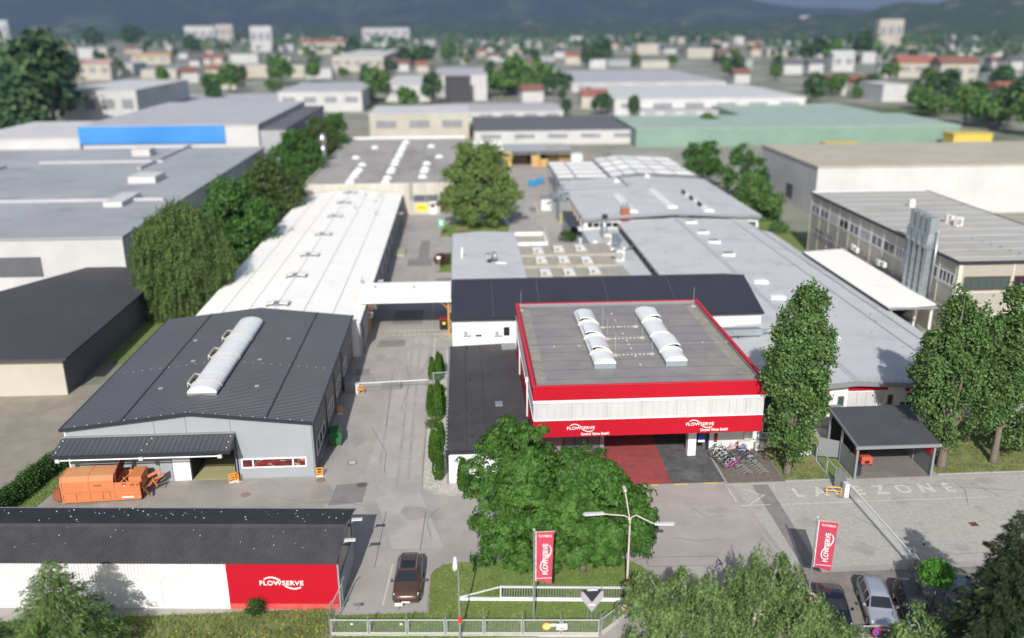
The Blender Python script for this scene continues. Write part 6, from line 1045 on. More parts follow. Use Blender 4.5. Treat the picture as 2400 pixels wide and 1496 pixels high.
# manholes, drains, bed edging
for px, py, r_, lbl, m in ((752, 1126, .42, 'tan manhole cover at the corner of the metal hall', M('tan iron', (.3, .2, .1), (.22, .15, .08), 3)), (576, 1160, .42, 'dull pink manhole cover before the metal hall', M('pink iron', (.27, .19, .16), None)), (826, 1085, .42, 'pale ringed manhole cover in the drive', M('pale iron', (.5, .47, .4), None)), (848, 1137, .42, 'dark manhole cover inside the square asphalt patch', M('dark iron', (.13, .09, .085), None)), (2318, 1277, .45, 'rusty ringed manhole cover by the spruce', M('rust iron', (.2, .11, .09), None))):
    p = S(px, py); t = thing('manhole_cover', lbl, 'manhole', (p.x, p.y, .012)); MB().lathe([(r_, 0), (r_, .008), (r_ * .85, .009)], (0, 0, 0), 22).build('frame', rust if 'ring' in lbl else m, t, **L); MB().lathe([(r_ * .83, 0), (r_ * .83, .012)], (0, 0, 0), 22).build('lid', m, t, **L)
p = S(2282, 1229); t = thing('drain_grate', 'square rusty drain grate in the delivery road', 'drain', (p.x, p.y, .01)); MB().box(-.3, .3, -.28, .28, 0, .01).build('frame', rust, t, **L)
for i in range(5): MB().box(-.25, .25, -.22 + i * .1, -.17 + i * .1, .01, .02).build('bar', rust, t, **L)
# sweeper and bin in the carport
sw = thing('red_sweeper', 'small red yard sweeper parked inside the carport', 'sweeper', (34.9, 68.6, 0)); MB().prism([(-.5, -.9, .25), (.5, -.9, .25), (.5, -.9, .85), (.4, -.85, .95), (-.4, -.85, .95), (-.5, -.9, .85)], (0, 1.7, 0)).build('body', M('sun faded red paint', (.5, .09, .05), None, rough=.5), sw, **L); MB().box(-.3, .3, -.1, .5, .96, 1.2).build('seat', blackm, sw, **L); MB().tube([(0, -.4, .9), (0, -.3, 1.4)], .03, 6).build('steering_column', blackm, sw, **L); MB().box(-.2, .2, -.93, -.9, .35, .6).build('grille', blackm, sw, **L)
for x in (-.45, .45):
    for y in (-.6, .55): MB().lathe([(.22, -.07), (.22, .07)], (x, y, .22), 12, axis=0).build('wheel', blackm, sw, **L)
bb = thing('dark_bin', 'dark grey wheeled bin at the front post of the carport', 'bin', (33.4, 66.35, 0)); MB().prism([(-.22, -.25, .05), (.22, -.25, .05), (.28, -.3, 1.0), (-.28, -.3, 1.0)], (0, .5, 0)).build('body', trim_d, bb, **L); MB().box(-.3, .3, -.33, .3, 1.0, 1.07).build('lid', trim_d, bb, **L)
for x in (-.2, .16): MB().lathe([(.1, 0), (.1, .04)], (x, .27, .1), 8, axis=0).build('wheel', blackm, bb, **L)
rc = thing('red_stacked_crate', 'red box standing behind the dark bin in the carport', 'box', (33.4, 67.4, 0)); MB().box(-.3, .3, -.35, .35, 0, 1.15).build('box', sign_r, rc, **L); MB().box(-.32, .32, -.37, .37, 1.15, 1.2).build('lid', sign_r, rc, **L)
# bicycles in their racks
def make_bike():
    t = thing('bicycle', 'x', 'bicycle', (0, 0, 0), 'bicycles parked by the office wall')
    for x in (-.52, .52):
        w = MB(); w.tube([(x + .33 * math.cos(a), 0, .34 + .33 * math.sin(a)) for a in [2 * math.pi * k / 16 for k in range(17)]], .028, 5); wh = w.build('wheel', blackm, t, **L); s = MB()
        for k in range(5): a = math.pi * k / 5; s.ob((x - .31 * math.cos(a), -.004, .34 - .31 * math.sin(a)), (.62 * math.cos(a), 0, .62 * math.sin(a)), (0, .008, 0), (.008 * math.sin(a), 0, .008 * math.cos(a)))
        s.build('spokes', lamp_w, wh, **L)
    f = MB()
    for a, b in (((-.52, 0, .34), (-.08, 0, .3)), ((-.52, 0, .34), (-.2, 0, .8)), ((-.08, 0, .3), (-.22, 0, .92)), ((-.08, 0, .3), (.36, 0, .75)), ((-.2, 0, .8), (.34, 0, .86)), ((.52, 0, .34), (.32, 0, 1.0))): f.tube([a, b], .026, 5)
    f.build('frame', blackm if 0 else bike_m[0], t, **L); MB().tube([(.3, -.29, 1.06), (.34, -.1, 1.0), (.34, .1, 1.0), (.3, .29, 1.06)], .018, 5).build('handlebar', trim_d, t, **L); MB().prism([(-.36, -.07, .93), (-.08, -.03, .93), (-.08, .03, .93), (-.36, .08, .93)], (0, 0, .06)).build('saddle', blackm, t, **L); MB().tube([(-.52, 0, .7), (-.42, 0, .71), (-.2, 0, .55)], .016, 5).build('mudguard', trim_d, t, **L)
    return t
bike_m = [M('matt black frame', (.03, .03, .032), None, rough=.4), M('magenta frame', (.6, .03, .4), None, rough=.35), M('orange frame', (.75, .14, .05), None, rough=.35), M('blue frame', (.03, .16, .6), None, rough=.35), M('silver frame', (.25, .25, .27), None, rough=.3, metal=.5), M('violet frame', (.1, .045, .17), None, rough=.35), M('white frame', (.7, .7, .7), None, rough=.35), M('teal frame', (.02, .1, .11), None, rough=.35)]
bks = ((22.55, 71.25, 6, .15, 'white bicycle standing against the office wall'), (22.45, 70.75, 5, .05, 'violet bicycle next to the white one in the rack by the paving'), (22.5, 70.35, 0, .02, 'black bicycle second from the violet one in the rack by the paving'), (22.62, 69.95, 0, -.05, 'black bicycle in the middle of the rack by the paving'), (22.72, 69.5, 0, .03, 'black bicycle with the silver stand on its far side'), (22.82, 69.1, 7, .0, 'teal bicycle two places from the magenta one'), (22.95, 68.6, 0, .06, 'black bicycle leaning next to the magenta one'), (23.05, 68.15, 1, -.04, 'magenta bicycle at the street end of the first rack'), (24.15, 71.05, 2, .1, 'orange bicycle nearest the outdoor cooling units'), (24.45, 70.7, 3, .05, 'bright blue bicycle beside the orange one'), (24.5, 70.2, 4, -.03, 'silver bicycle beside the bright blue one'), (24.6, 69.6, 5, .02, 'violet bicycle in the middle of the second rack'), (24.75, 68.9, 4, -.05, 'silver bicycle at the street end of the second rack'))
b0_ = make_bike()
for i, (x, y, c, r_, lbl) in enumerate(bks):
    if i == 0: o = b0_; o['label'] = lbl; o.location = (x, y, .01); o.rotation_euler = (rad(8), 0, r_)
    else: o = dup(b0_, (x, y, .01), None, lbl); o.rotation_euler = (rad(8 + R.uniform(-4, 4)), 0, r_ + (math.pi if i % 3 == 2 else 0))
    if c:
        for chd in o.children:
            if chd.name.startswith('frame'): me = chd.data.copy(); me.materials[0] = bike_m[c]; chd.data = me
for x0, dx, y0, n, lbl in ((22.85, .085, 71.0, 13, 'silver hoop bicycle rack beside the charcoal paving'), (24.55, .06, 71.0, 13, 'silver hoop bicycle rack nearer the poplar')):
    t = thing('bicycle_rack', lbl, 'bicycle rack', (x0, y0, 0))
    for i in range(n): y = -i * .36; x = i * dx; MB().tube([(x - .3, y, 0), (x - .3, y, .3), (x + .05, y - .03, .55), (x + .25, y - .05, .42), (x + .5, y - .06, .5), (x + .55, y - .05, 0)], .02, 5).build('hoop', hoopm, t, **L)
    for s in (-.3, .5): MB().tube([(s, 0, .03), (s + (n - 1) * dx, -(n - 1) * .36, .03)], .025, 5).build('base_rail', hoopm, t, **L)
# cars
def car(lbl, loc, rot, paint, Lg, Wd, H, style, sunroof=False, rails=False, light=None):
    t = thing('parked_car', lbl, 'car', loc, 'parked cars', rot); hw = Wd / 2
    if style == 'suv': st = [(0, .74, .38, .62, .74, .6), (.025, .9, .26, .72, .86, .72), (.1, .97, .24, .86, .97, .8), (.2, 1, .24, .95, 1.04, .82), (.28, 1, .24, 1.0, 1.08, .82), (.43, 1, .24, 1.04, H - .06, .66), (.55, 1, .24, 1.05, H, .68), (.8, 1, .24, 1.06, H - .03, .66), (.9, .98, .26, 1.06, H - .12, .62), (.975, .95, .3, 1.02, 1.12, .74), (1, .82, .4, .75, .9, .7)]
    elif style == 'wagon': st = [(0, .72, .3, .52, .62, .58), (.025, .9, .22, .6, .72, .72), (.1, .97, .2, .72, .82, .78), (.22, 1, .2, .82, .92, .8), (.3, 1, .2, .88, .96, .8), (.43, 1, .2, .92, H - .04, .66), (.58, 1, .2, .93, H, .68), (.82, 1, .2, .94, H - .03, .66), (.93, .98, .22, .95, H - .1, .62), (.985, .94, .3, .9, 1.0, .72), (1, .82, .36, .66, .78, .68)]
    else: st = [(0, .72, .3, .52, .62, .58), (.025, .9, .22, .6, .72, .72), (.1, .97, .2, .72, .82, .78), (.22, 1, .2, .82, .92, .8), (.3, 1, .2, .88, .96, .8), (.44, 1, .2, .92, H - .04, .64), (.56, 1, .2, .93, H, .66), (.68, 1, .2, .94, H - .05, .64), (.85, .99, .22, .94, 1.04, .72), (.97, .94, .28, .88, .98, .72), (1, .82, .36, .66, .8, .68)]
    v, f = [], []; prof = []
    for tt, w, zb, zs, zt, wt in st:
        y = -Lg / 2 + tt * Lg; w *= hw; wt *= hw
        half = [(w * .9, zb), (w, zb + .18), (w * 1.0, (zb + zs) / 2 + .05), (w * .97, zs), (wt, zt), (wt * .55, zt + .025)]
        ring = [(x, y, z) for x, z in half] + [(-x, y, z) for x, z in half[::-1]]; v += ring; prof.append(ring)
    n = 12
    for i in range(len(st) - 1):
        for j in range(n): f.append((i * n + j, i * n + (j + 1) % n, (i + 1) * n + (j + 1) % n, (i + 1) * n + j))
    f.append(tuple(range(n - 1, -1, -1))); f.append(tuple((len(st) - 1) * n + j for j in range(n)))
    mb = MB(); mb.add(v, f); body = mb.build('body', paint, t, True, **L)
    def panel(name, P, m, ins=.1, off=.012):
        P = [V(p) for p in P]; c = sum(P, Vector()) / len(P); off = .042 if 'wind' in name and 'side' not in name else off; nr = (P[1] - P[0]).cross(P[2] - P[0]).normalized()
        if nr.dot(c - V(0, 0, .4)) < 0: nr = -nr
        Q = [c + (p - c) * (1 - ins) + nr * off for p in P]; return MB().prism(Q, nr * .006).build(name, m, t, **L)
    r = prof; ci = 4; ce = 7 if style != 'sedan' else 7
    panel('windscreen', [r[4][4], r[4][7], r[5][7], r[5][4]], glass, .07); b0, b1 = (8, 9) if style != 'sedan' else (7, 8); panel('rear_window', [r[b0][4], r[b0][7], r[b1][7], r[b1][4]], glass, .14)
    for k in (3, 7):
        for i in ((4, 5), (5, 6), (6, 7)) + (((7, 8),) if style != 'sedan' else ()): a, b_ = i; panel('side_window', [r[a][k], r[a][k + 1], r[b_][k + 1], r[b_][k]], glass, .14 if i != (4, 5) else .2)
    for sx in (-1, 1):
        for y in (-Lg / 2 + Lg * .185, Lg / 2 - Lg * .2):
            w = MB().lathe([(.33, 0), (.33, .19 * sx), (.24, .2 * sx)], (sx * (hw - .17), y, .33), 18, axis=0).build('wheel', blackm, t, **L); MB().lathe([(.21, 0), (.2, .012 * sx), (.05, .02 * sx)], (sx * (hw + .031), y, .33), 10, axis=0).build('rim', steel, w, **L)
        y = -Lg / 2; hl = r[1]; a = V(hl[3]); MB().prism([(sx * hw * .52, y + .07, a.z - .02), (sx * hw * .82, y + .13, a.z + .0), (sx * hw * .93, y + .42, a.z + .12), (sx * hw * .84, y + .36, a.z + .14), (sx * hw * .56, y + .16, a.z + .1)], (0, -.02, .03)).build('headlight', light or M('headlamp', (.6, .62, .65), None, rough=.1, spec=.6) if not bpy.data.materials.get('headlamp') else bpy.data.materials['headlamp'], t, **L)
        MB().box(sx * (hw + .02), sx * (hw + .2), -Lg / 2 + Lg * .33, -Lg / 2 + Lg * .33 + .12, .95, 1.1).build('wing_mirror', paint, t, **L); MB().box(sx * hw * .62, sx * hw * .86, Lg / 2 - .1, Lg / 2 + .0, .75, .92).build('tail_light', sign_r, t, **L)
    MB().box(-.26, .26, -Lg / 2 - .025, -Lg / 2 + .03, .36, .47).build('number_plate', sign_w, t, **L); MB().prism([(-.4, -Lg / 2 - .005, .5), (.4, -Lg / 2 - .005, .5), (.46, -Lg / 2 + .03, .62), (-.46, -Lg / 2 + .03, .62)], (0, -.015, 0)).build('grille', blackm, t, **L)
    for x in (-.3, .25): MB().ob((x, -Lg / 2 + Lg * .295, r[4][4][2] + .045), (.5, .05, .01), (0, .02, 0), (0, 0, .02)).build('wiper', blackm, t, **L)
    if sunroof: MB().box(-hw * .5, hw * .5, -Lg / 2 + Lg * .47, -Lg / 2 + Lg * .66, H + .016, H + .03).build('sunroof', glass, t, **L)
    if rails:
        for sx in (-1, 1): MB().box(sx * hw * .6, sx * hw * .64, -Lg / 2 + Lg * .46, -Lg / 2 + Lg * .88, H - .01, H + .05).build('roof_rail', trim_g, t, **L)
    return t
cpaint = lambda n, c, mt=.35, r_=.3: M(n, c, None, rough=r_, metal=mt, coat=.6)
brown = cpaint('brown metallic paint', (.11, .062, .048)); silv = cpaint('silver grey paint', (.42, .45, .5), .4); navy = cpaint('dark navy paint', (.012, .016, .035)); anthp = cpaint('dark violet grey paint', (.03, .03, .042)); ltsil = cpaint('light silver paint', (.34, .37, .42), .5); blackp = cpaint('black paint', (.012, .012, .014))
car('brown metallic car with glass sunroof beside the front lawn', (-4.32, 52.75, .01), rad(-1.5), brown, 4.6, 1.86, 1.62, 'suv', True, True)
car('dark navy car under the birch beside the leaning banner', (23.75, 47.9, .01), rad(-12.5), navy, 4.3, 1.78, 1.45, 'sedan')
car('silver grey estate car in the middle of the parking row', (26.75, 48.0, .01), rad(-12.5), silv, 4.85, 1.84, 1.47, 'wagon', False, True)
car('dark violet grey car with sunroof beside the fenced row', (29.05, 47.6, .01), rad(-12.5), anthp, 4.6, 1.82, 1.47, 'wagon', True)
car('pale silver car behind the round clipped tree', (32.7, 47.9, .01), rad(-12.5), ltsil, 4.6, 1.82, 1.55, 'wagon')
car('black car almost hidden behind the spruce', (35.9, 48.3, .01), rad(-12.5), blackp, 4.5, 1.82, 1.45, 'wagon')
# red and white stacked site fence pieces by the birch
tp = thing('site_barrier_stack', 'stack of red and white plastic site barriers by the dark car', 'barrier', (21.9, 48.4, 0), None, rad(-50))
for i in range(6): MB().box(-1.3 + .04 * i, 1.1 + .04 * i, -.7 + i * .28, -.62 + i * .28, .15 + .02 * i, 1.0).build('panel', sign_r if i % 2 else sign_w, tp, **L); MB().box(-1.35, -1.2, -.75 + i * .28, -.6 + i * .28, 0, 1.1).build('post', sign_w, tp, **L); MB().box(-1.2, 1.1, -.74 + i * .28, -.60 + i * .28, 1.0, 1.12).build('top_rail', sign_w if i % 2 else sign_r, tp, **L)
# yard goods far behind
cg = 0
for px in range(1372, 1432, 9):
    p = S(px, 398)
    for lv in range(3 if px < 1420 else 2):
        t = thing('mesh_box_pallet', f'grey lattice box pallet, {["on the ground","in the middle","on top"][lv]} of stack {"ABCDEFG"[cg]}', 'pallet cage', (p.x, p.y, lv * 1.5), 'lattice box pallets beyond the white store'); t['label'] = f'grey lattice box pallet {["at the bottom","second up","on top"][lv]} in the {["first","second","third","fourth","fifth","sixth","last"][cg]} stack from the white container'
        for x in (-.55, .47):
            for y in (-.6, .5): MB().box(x, x + .08, y, y + .1, 0, 1.45).build('post', crate_d, t, **L)
        for z in (.15, .6, 1.05, 1.36): MB().box(-.47, .47, -.58, -.54, z, z + .09).build('bar', galv, t, **L)
        MB().box(-.5, .5, -.5, .5, .2, 1.1).build('load', crate_d if (lv + cg) % 2 else trim_g, t, **L)
    cg += 1
p = S(1478, 398); t = thing('tarp_heap', 'heap under crumpled bright blue tarpaulin beyond the white store', 'tarpaulin', (p.x, p.y, 0)); mb = MB(); n = 9; v = [(-6 + 12 * i / n, -1.5 + 4 * j / 3, max(0, 2.6 * math.sin(math.pi * (i + .5) / (n + 1)) * (1 - abs(j - 1.4) / 2.4) + (i * 7 + j * 5) % 4 * .3)) for j in range(4) for i in range(n + 1)]
mb.add(v, [(j * (n + 1) + i, j * (n + 1) + i + 1, (j + 1) * (n + 1) + i + 1, (j + 1) * (n + 1) + i) for j in range(3) for i in range(n)]); mb.build('tarpaulin', tarp, t, **L); MB().box(-3.4, -1.8, -1.4, .2, .5, 3.0).build('white_bag', sign_w, t, **L)
p = S(1503, 397); t = thing('green_tractor', 'small green tractor parked beyond the white store', 'tractor', (p.x + .8, p.y, 0)); MB().box(-.8, .8, -1.2, .6, .6, 1.4).build('bonnet', green_p, t, **L); MB().box(-.8, .8, .6, 1.8, .6, 2.5).build('cab', glass_gr, t, **L); MB().box(-.9, .9, .5, 1.9, 2.5, 2.65).build('cab_roof', green_p, t, **L)
for x in (-1.05, .8): MB().lathe([(.75, 0), (.75, .3)], (x, 1.2, .75), 12, axis=0).build('wheel', blackm, t, **L); MB().lathe([(.5, 0), (.5, .25)], (x, -.8, .5), 12, axis=0).build('wheel', blackm, t, **L)
p = S(1158, 402); t = thing('orange_excavator', 'orange machine standing in the yard behind the island tree', 'excavator', (p.x, p.y - 8, 0)); MB().box(-1.2, 1.2, -1.4, 1.4, 1.0, 2.6).build('cab_body', safety, t, **L); MB().tube([(0, -1.2, 2.0), (-1.5, -2.4, 4.2), (-3.2, -2.8, 2.4)], .25, 6).build('boom', safety, t, **L); MB().box(-3.7, -2.8, -3.2, -2.4, 1.5, 2.4).build('bucket', rust, t, **L)
for x in (-1.3, .8): MB().box(x, x + .5, -1.6, 1.6, 0, .9).build('track', blackm, t, **L)
# ------------------------------------------------------------------ vegetation
def nrm(a): return a / (np.linalg.norm(a, axis=1, keepdims=True) + 1e-9)
def leaf_mesh(name, parent, P, T, N, Ln, Wd, m, label=None):
    T = nrm(T); Sd = nrm(np.cross(T, N)); Ln = np.asarray(Ln).reshape(-1, 1); Wd = np.asarray(Wd).reshape(-1, 1); N = nrm(np.cross(Sd, T))
    v = np.stack([P, P + T * Ln * .45 + Sd * Wd * .5 + N * Wd * .12, P + T * Ln, P + T * Ln * .45 - Sd * Wd * .5 + N * Wd * .12], 1).reshape(-1, 3); n = len(P)
    return npmesh(name, v, np.arange(n * 4).reshape(-1, 4), m, parent)
def clumps(lobes, n, g, shell=.62, low=-.65, puff=0, pk=15, pz=.9):
    L_ = np.array(lobes); w = (L_[:, 3] * L_[:, 4] + L_[:, 5] * L_[:, 4]); idx = g.choice(len(L_), n * 3, p=w / w.sum()); d = nrm(g.normal(size=(n * 3, 3)))
    d[:, 2] = np.where(d[:, 2] < low, -d[:, 2], d[:, 2]); r = (shell + (1 - shell) * g.random(n * 3) ** .6)[:, None]; C = L_[idx, :3] + d * r * L_[idx, 3:6]
    q = np.ones(len(C), bool)
    for l in L_: q &= ~((((C - l[:3]) / (l[3:6] * .62)) ** 2).sum(1) < 1)
    C, d = C[q], d[q]
    if puff:
        k = max(6, int(n / pk)); C, d = C[:k], d[:k]; C = C + d * g.normal(-.1, .3, (len(C), 1)) * puff; pr = puff * g.uniform(.65, 1.35, len(C)); i = g.integers(0, len(C), n); e = nrm(g.normal(size=(n, 3)) + d[i] * .75 + np.array([0, 0, .3])); rr_ = (g.uniform(.25, 1, n) ** .6)[:, None]
        return C[i] + e * rr_ * pr[i][:, None] * np.array([1, 1, pz]), nrm(e + d[i] * .5)
    return C[:n], d[:n]
def crown(parent, lobes, n, per, ln, wd, m, seed, mode='round', sig=.28, name='crown', o=None, puff=0, pk=15, pz=.9):
    g = np.random.default_rng(seed); C, D = clumps(lobes, n, g, puff=puff, pk=pk, pz=pz); n = len(C)
    if o is not None: C = C - np.array(o)
    if mode == 'rosette':
        k = per; A = np.repeat(nrm(D + np.array([0, 0, .55]) + g.normal(0, .25, (n, 3))), k, 0); a = (np.tile(np.arange(k), n) / k * 6.283 + np.repeat(g.uniform(0, 6.28, n), k))
        t1 = nrm(np.cross(A, np.array([.3, .2, 1.0]))); t2 = np.cross(A, t1); T = t1 * np.cos(a)[:, None] + t2 * np.sin(a)[:, None]; T = T * .85 + np.array([0, 0, -.62]) + g.normal(0, .12, T.shape)
        P = np.repeat(C, k, 0) + g.normal(0, .03, (n * k, 3)); N = A + g.normal(0, .15, A.shape); s = np.repeat(g.uniform(.75, 1.2, n), k)
        return leaf_mesh(name, parent, P, T, N, ln * s, wd * s, m)
    if mode == 'weep':
        k = per; t = np.tile(np.arange(k) / k, n); ln_s = np.repeat(g.uniform(.5, 1.25, n) * sig, k); base = np.repeat(C, k, 0); dr = np.repeat(D, k, 0)
        P = base + np.stack([dr[:, 0] * t * .28, dr[:, 1] * t * .28, -t * ln_s], 1) + g.normal(0, .055, base.shape); T = np.stack([g.normal(0, .5, n * k), g.normal(0, .5, n * k), -np.ones(n * k)], 1); N = dr + g.normal(0, .5, dr.shape) + np.array([0, 0, .25])
        return leaf_mesh(name, parent, P, T, N, ln * g.uniform(.7, 1.3, n * k), wd * g.uniform(.7, 1.3, n * k), m)
    k = per; dd = np.repeat(D, k, 0); P = np.repeat(C, k, 0) + g.normal(0, sig, (n * k, 3)) * np.array([1, 1, .8 if mode != 'up' else 1.3]); N = dd * .55 + np.array([0, 0, .5]) + g.normal(0, .5, dd.shape); T = g.normal(size=dd.shape) + (np.array([0, 0, .9]) if mode == 'up' else np.array([0, 0, -.25]))
    return leaf_mesh(name, parent, P, T, N, ln * g.uniform(.65, 1.35, n * k), wd * g.uniform(.65, 1.35, n * k), m)
def limbs(parent, base, fork, lobes, r, m, n=6, lean=(0, 0), name='limb', seed=1):
    g = random.Random(seed); b = V(base); f = V(fork); mb = MB(); mb.tube([b - V(0, 0, .1), b + V(0, 0, .35), b.lerp(f, .5) + V(lean[0], lean[1], 0), f], [r * 1.35, r * 1.02, r * .9, r * .72], 9); mb.build('trunk', m, parent, True)
    for l in g.sample(lobes, min(n, len(lobes))):
        c = V(l[:3]); q = f.lerp(c, .55) + V(g.uniform(-.3, .3), g.uniform(-.3, .3), g.uniform(0, .4)); MB().tube([f - V(0, 0, .15), f.lerp(q, .5) + V(0, 0, .15), q, c + V(0, 0, l[5] * .8)], [r * .5, r * .38, r * .24, r * .06], 6).build(name, m, parent, True)
def lobe(px, py, Y, rpx, sz=1.0, sy=1.0):
    p = SY(px, py, Y); k = (p - Vector((0, 0, CAMH))).dot(_f) / FPX; r = rpx * k; return (p.x, p.y, p.z, r, r * sy, r * sz)
def tree(name, label, cat, base, lobes, leaf, bk, n, per, ln, wd, seed, mode='round', sig=.28, trunk=.25, fork=None, nl=6, group=None, m_l=None, **kw):
    t = thing(name, label, cat, (base[0], base[1], 0), group); zt = fork or (min(l[2] - l[5] * .3 for l in lobes)); lx = sum(l[0] for l in lobes) / len(lobes); ly = sum(l[1] for l in lobes) / len(lobes)
    limbs(t, (base[0], base[1], 0), (base[0] + (lx - base[0]) * .35, base[1] + (ly - base[1]) * .35, zt), lobes, trunk, bk, nl, seed=seed); crown(t, lobes, n, per, ln, wd, leaf, seed, mode, sig, o=(base[0], base[1], 0), **kw); return t
# horse chestnuts by the front lawn
Lb = [lobe(*a) for a in ((1190, 1050, 55.3, 53), (1235, 1045, 53.8, 46), (1160, 1110, 54.2, 59), (1225, 1120, 53, 61), (1165, 1190, 54.5, 59), (1240, 1180, 53.2, 61), (1185, 1250, 53, 53), (1140, 1160, 55, 39), (1240, 1240, 53.4, 49), (1165, 1290, 53.6, 35), (1215, 1295, 53.2, 31), (1275, 1150, 53.6, 44), (1282, 1225, 53, 44), (1295, 1285, 52.9, 34), (1260, 1090, 55.5, 51))]
tree('chestnut_tree', 'dense horse chestnut crown at the drive corner of the front lawn', 'tree', (3.2, 54.5), Lb, lf_chest, bark, 5200, 7, .38, .145, 21, 'rosette', trunk=.26, fork=3.0, puff=.72, pk=17)
Lb = [lobe(*a) for a in ((1350, 1108, 55, 47), (1405, 1128, 54.2, 49), (1325, 1150, 54, 57), (1420, 1165, 53.4, 61), (1345, 1210, 53, 61), (1465, 1190, 54.2, 53), (1420, 1245, 52.8, 61), (1500, 1225, 54, 39), (1350, 1280, 52.8, 43), (1480, 1255, 53.6, 43), (1440, 1290, 53, 27), (1300, 1220, 54.6, 41), (1385, 1088, 55.8, 29))]
tree('chestnut_tree', 'broad horse chestnut crown behind the three-armed lamp', 'tree', (8.0, 53.9), Lb, lf_chest, bark, 5600, 7, .38, .145, 22, 'rosette', trunk=.26, fork=2.6, puff=.72, pk=17)
# poplars on the dry lawn
def poplar(label, base, pts, Y, n, seed, tr=.34):
    Lb = [lobe(x, y, Y + R.uniform(-.8, .8), max(10, r - 10), 1.25) for x, y, r in pts]; return tree('poplar_tree', label, 'tree', base, Lb, lf_pop, bark, int(n * 2.2), 11, .26, .21, seed, 'up', .17, tr, 3.4, 9, puff=.62, pk=13, pz=1.35)
poplar('slender poplar with a split top standing between office and carport', (27.55, 67.0), ((1893, 705, 26), (1925, 715, 24), (1885, 735, 32), (1870, 765, 40), (1912, 765, 34), (1860, 800, 44), (1905, 800, 44), (1845, 840, 48), (1900, 845, 48), (1840, 885, 48), (1895, 895, 46), (1855, 930, 48), (1900, 940, 40), (1850, 975, 46), (1890, 985, 38), (1835, 1010, 40), (1865, 1040, 38), (1900, 960, 42), (1820, 870, 32)), 67.3, 1700, 31)
poplar('broad tall poplar right beside the carport roof', (41.4, 67.3), ((2262, 695, 21), (2300, 715, 21), (2250, 740, 37), (2225, 790, 45), (2290, 790, 41), (2200, 840, 51), (2265, 850, 51), (2180, 890, 47), (2250, 905, 53), (2310, 870, 41), (2190, 950, 51), (2265, 965, 51), (2200, 1000, 41), (2250, 1020, 37), (2165, 930, 29), (2230, 1050, 29), (2310, 950, 37)), 67.6, 1500, 32, .4)
poplar('poplar third from the tower, with a narrow leafy trunk', (46.4, 67.8), ((2375, 715, 29), (2350, 770, 37), (2400, 780, 41), (2350, 840, 45), (2400, 860, 47), (2350, 920, 45), (2400, 950, 49), (2330, 980, 41), (2385, 1020, 41), (2330, 1030, 29)), 68.2, 1000, 33, .32)
poplar('poplar cut by the picture edge at the end of the row', (51.5, 68), ((2480, 730, 39), (2470, 800, 51), (2460, 880, 53), (2450, 960, 55), (2470, 1020, 49)), 68.5, 450, 34, .32)
# birches at the street
def birch(label, base, pts, Y, n, seed, tr=.15, fork=2.2, nl=9, sig=.75, per=11):
    Lb = [lobe(x, y, Y + R.uniform(-.9, .9), r, 1.1) for x, y, r in pts]; return tree('birch_tree', label, 'tree', base, Lb, lf_birch, bark_b, n, per, .185, .1, seed, 'weep', sig, tr, fork, nl, puff=.6, pk=16)
birch('tall birch with white upright branches beside the site barriers', (17.3, 45.6), ((1790, 1305, 34), (1775, 1345, 46), (1820, 1350, 44), (1745, 1390, 50), (1800, 1400, 56), (1850, 1390, 46), (1730, 1440, 56), (1790, 1460, 60), (1850, 1450, 56), (1890, 1430, 46), (1760, 1500, 60), (1830, 1510, 60)), 46, 2500, 41)
birch('low spreading birch at the car entrance hiding the gate end', (12.9, 45.0), ((1520, 1375, 34), (1500, 1410, 38), (1560, 1395, 36), (1605, 1375, 30), (1520, 1450, 50), (1580, 1440, 50), (1640, 1430, 48), (1665, 1370, 26), (1540, 1500, 52), (1610, 1500, 60), (1680, 1460, 54), (1680, 1400, 34), (1700, 1510, 56)), 45.4, 2500, 42, fork=1.6, nl=11)
birch('bushy birch crown in front of the dark navy car', (22.4, 44.2), ((1915, 1450, 26), (1895, 1485, 34), (1950, 1480, 32), (1930, 1520, 46), (1985, 1510, 30), (1865, 1450, 24)), 44.6, 1000, 43, fork=1.4, sig=.6)
birch('young birch top with white twigs before the sunroof car', (27.6, 43.5), ((2140, 1440, 14), (2115, 1478, 18), (2168, 1475, 20), (2140, 1512, 36), (2190, 1505, 20), (2085, 1508, 16)), 43.8, 520, 44, .08, 1.6, 6, .5)
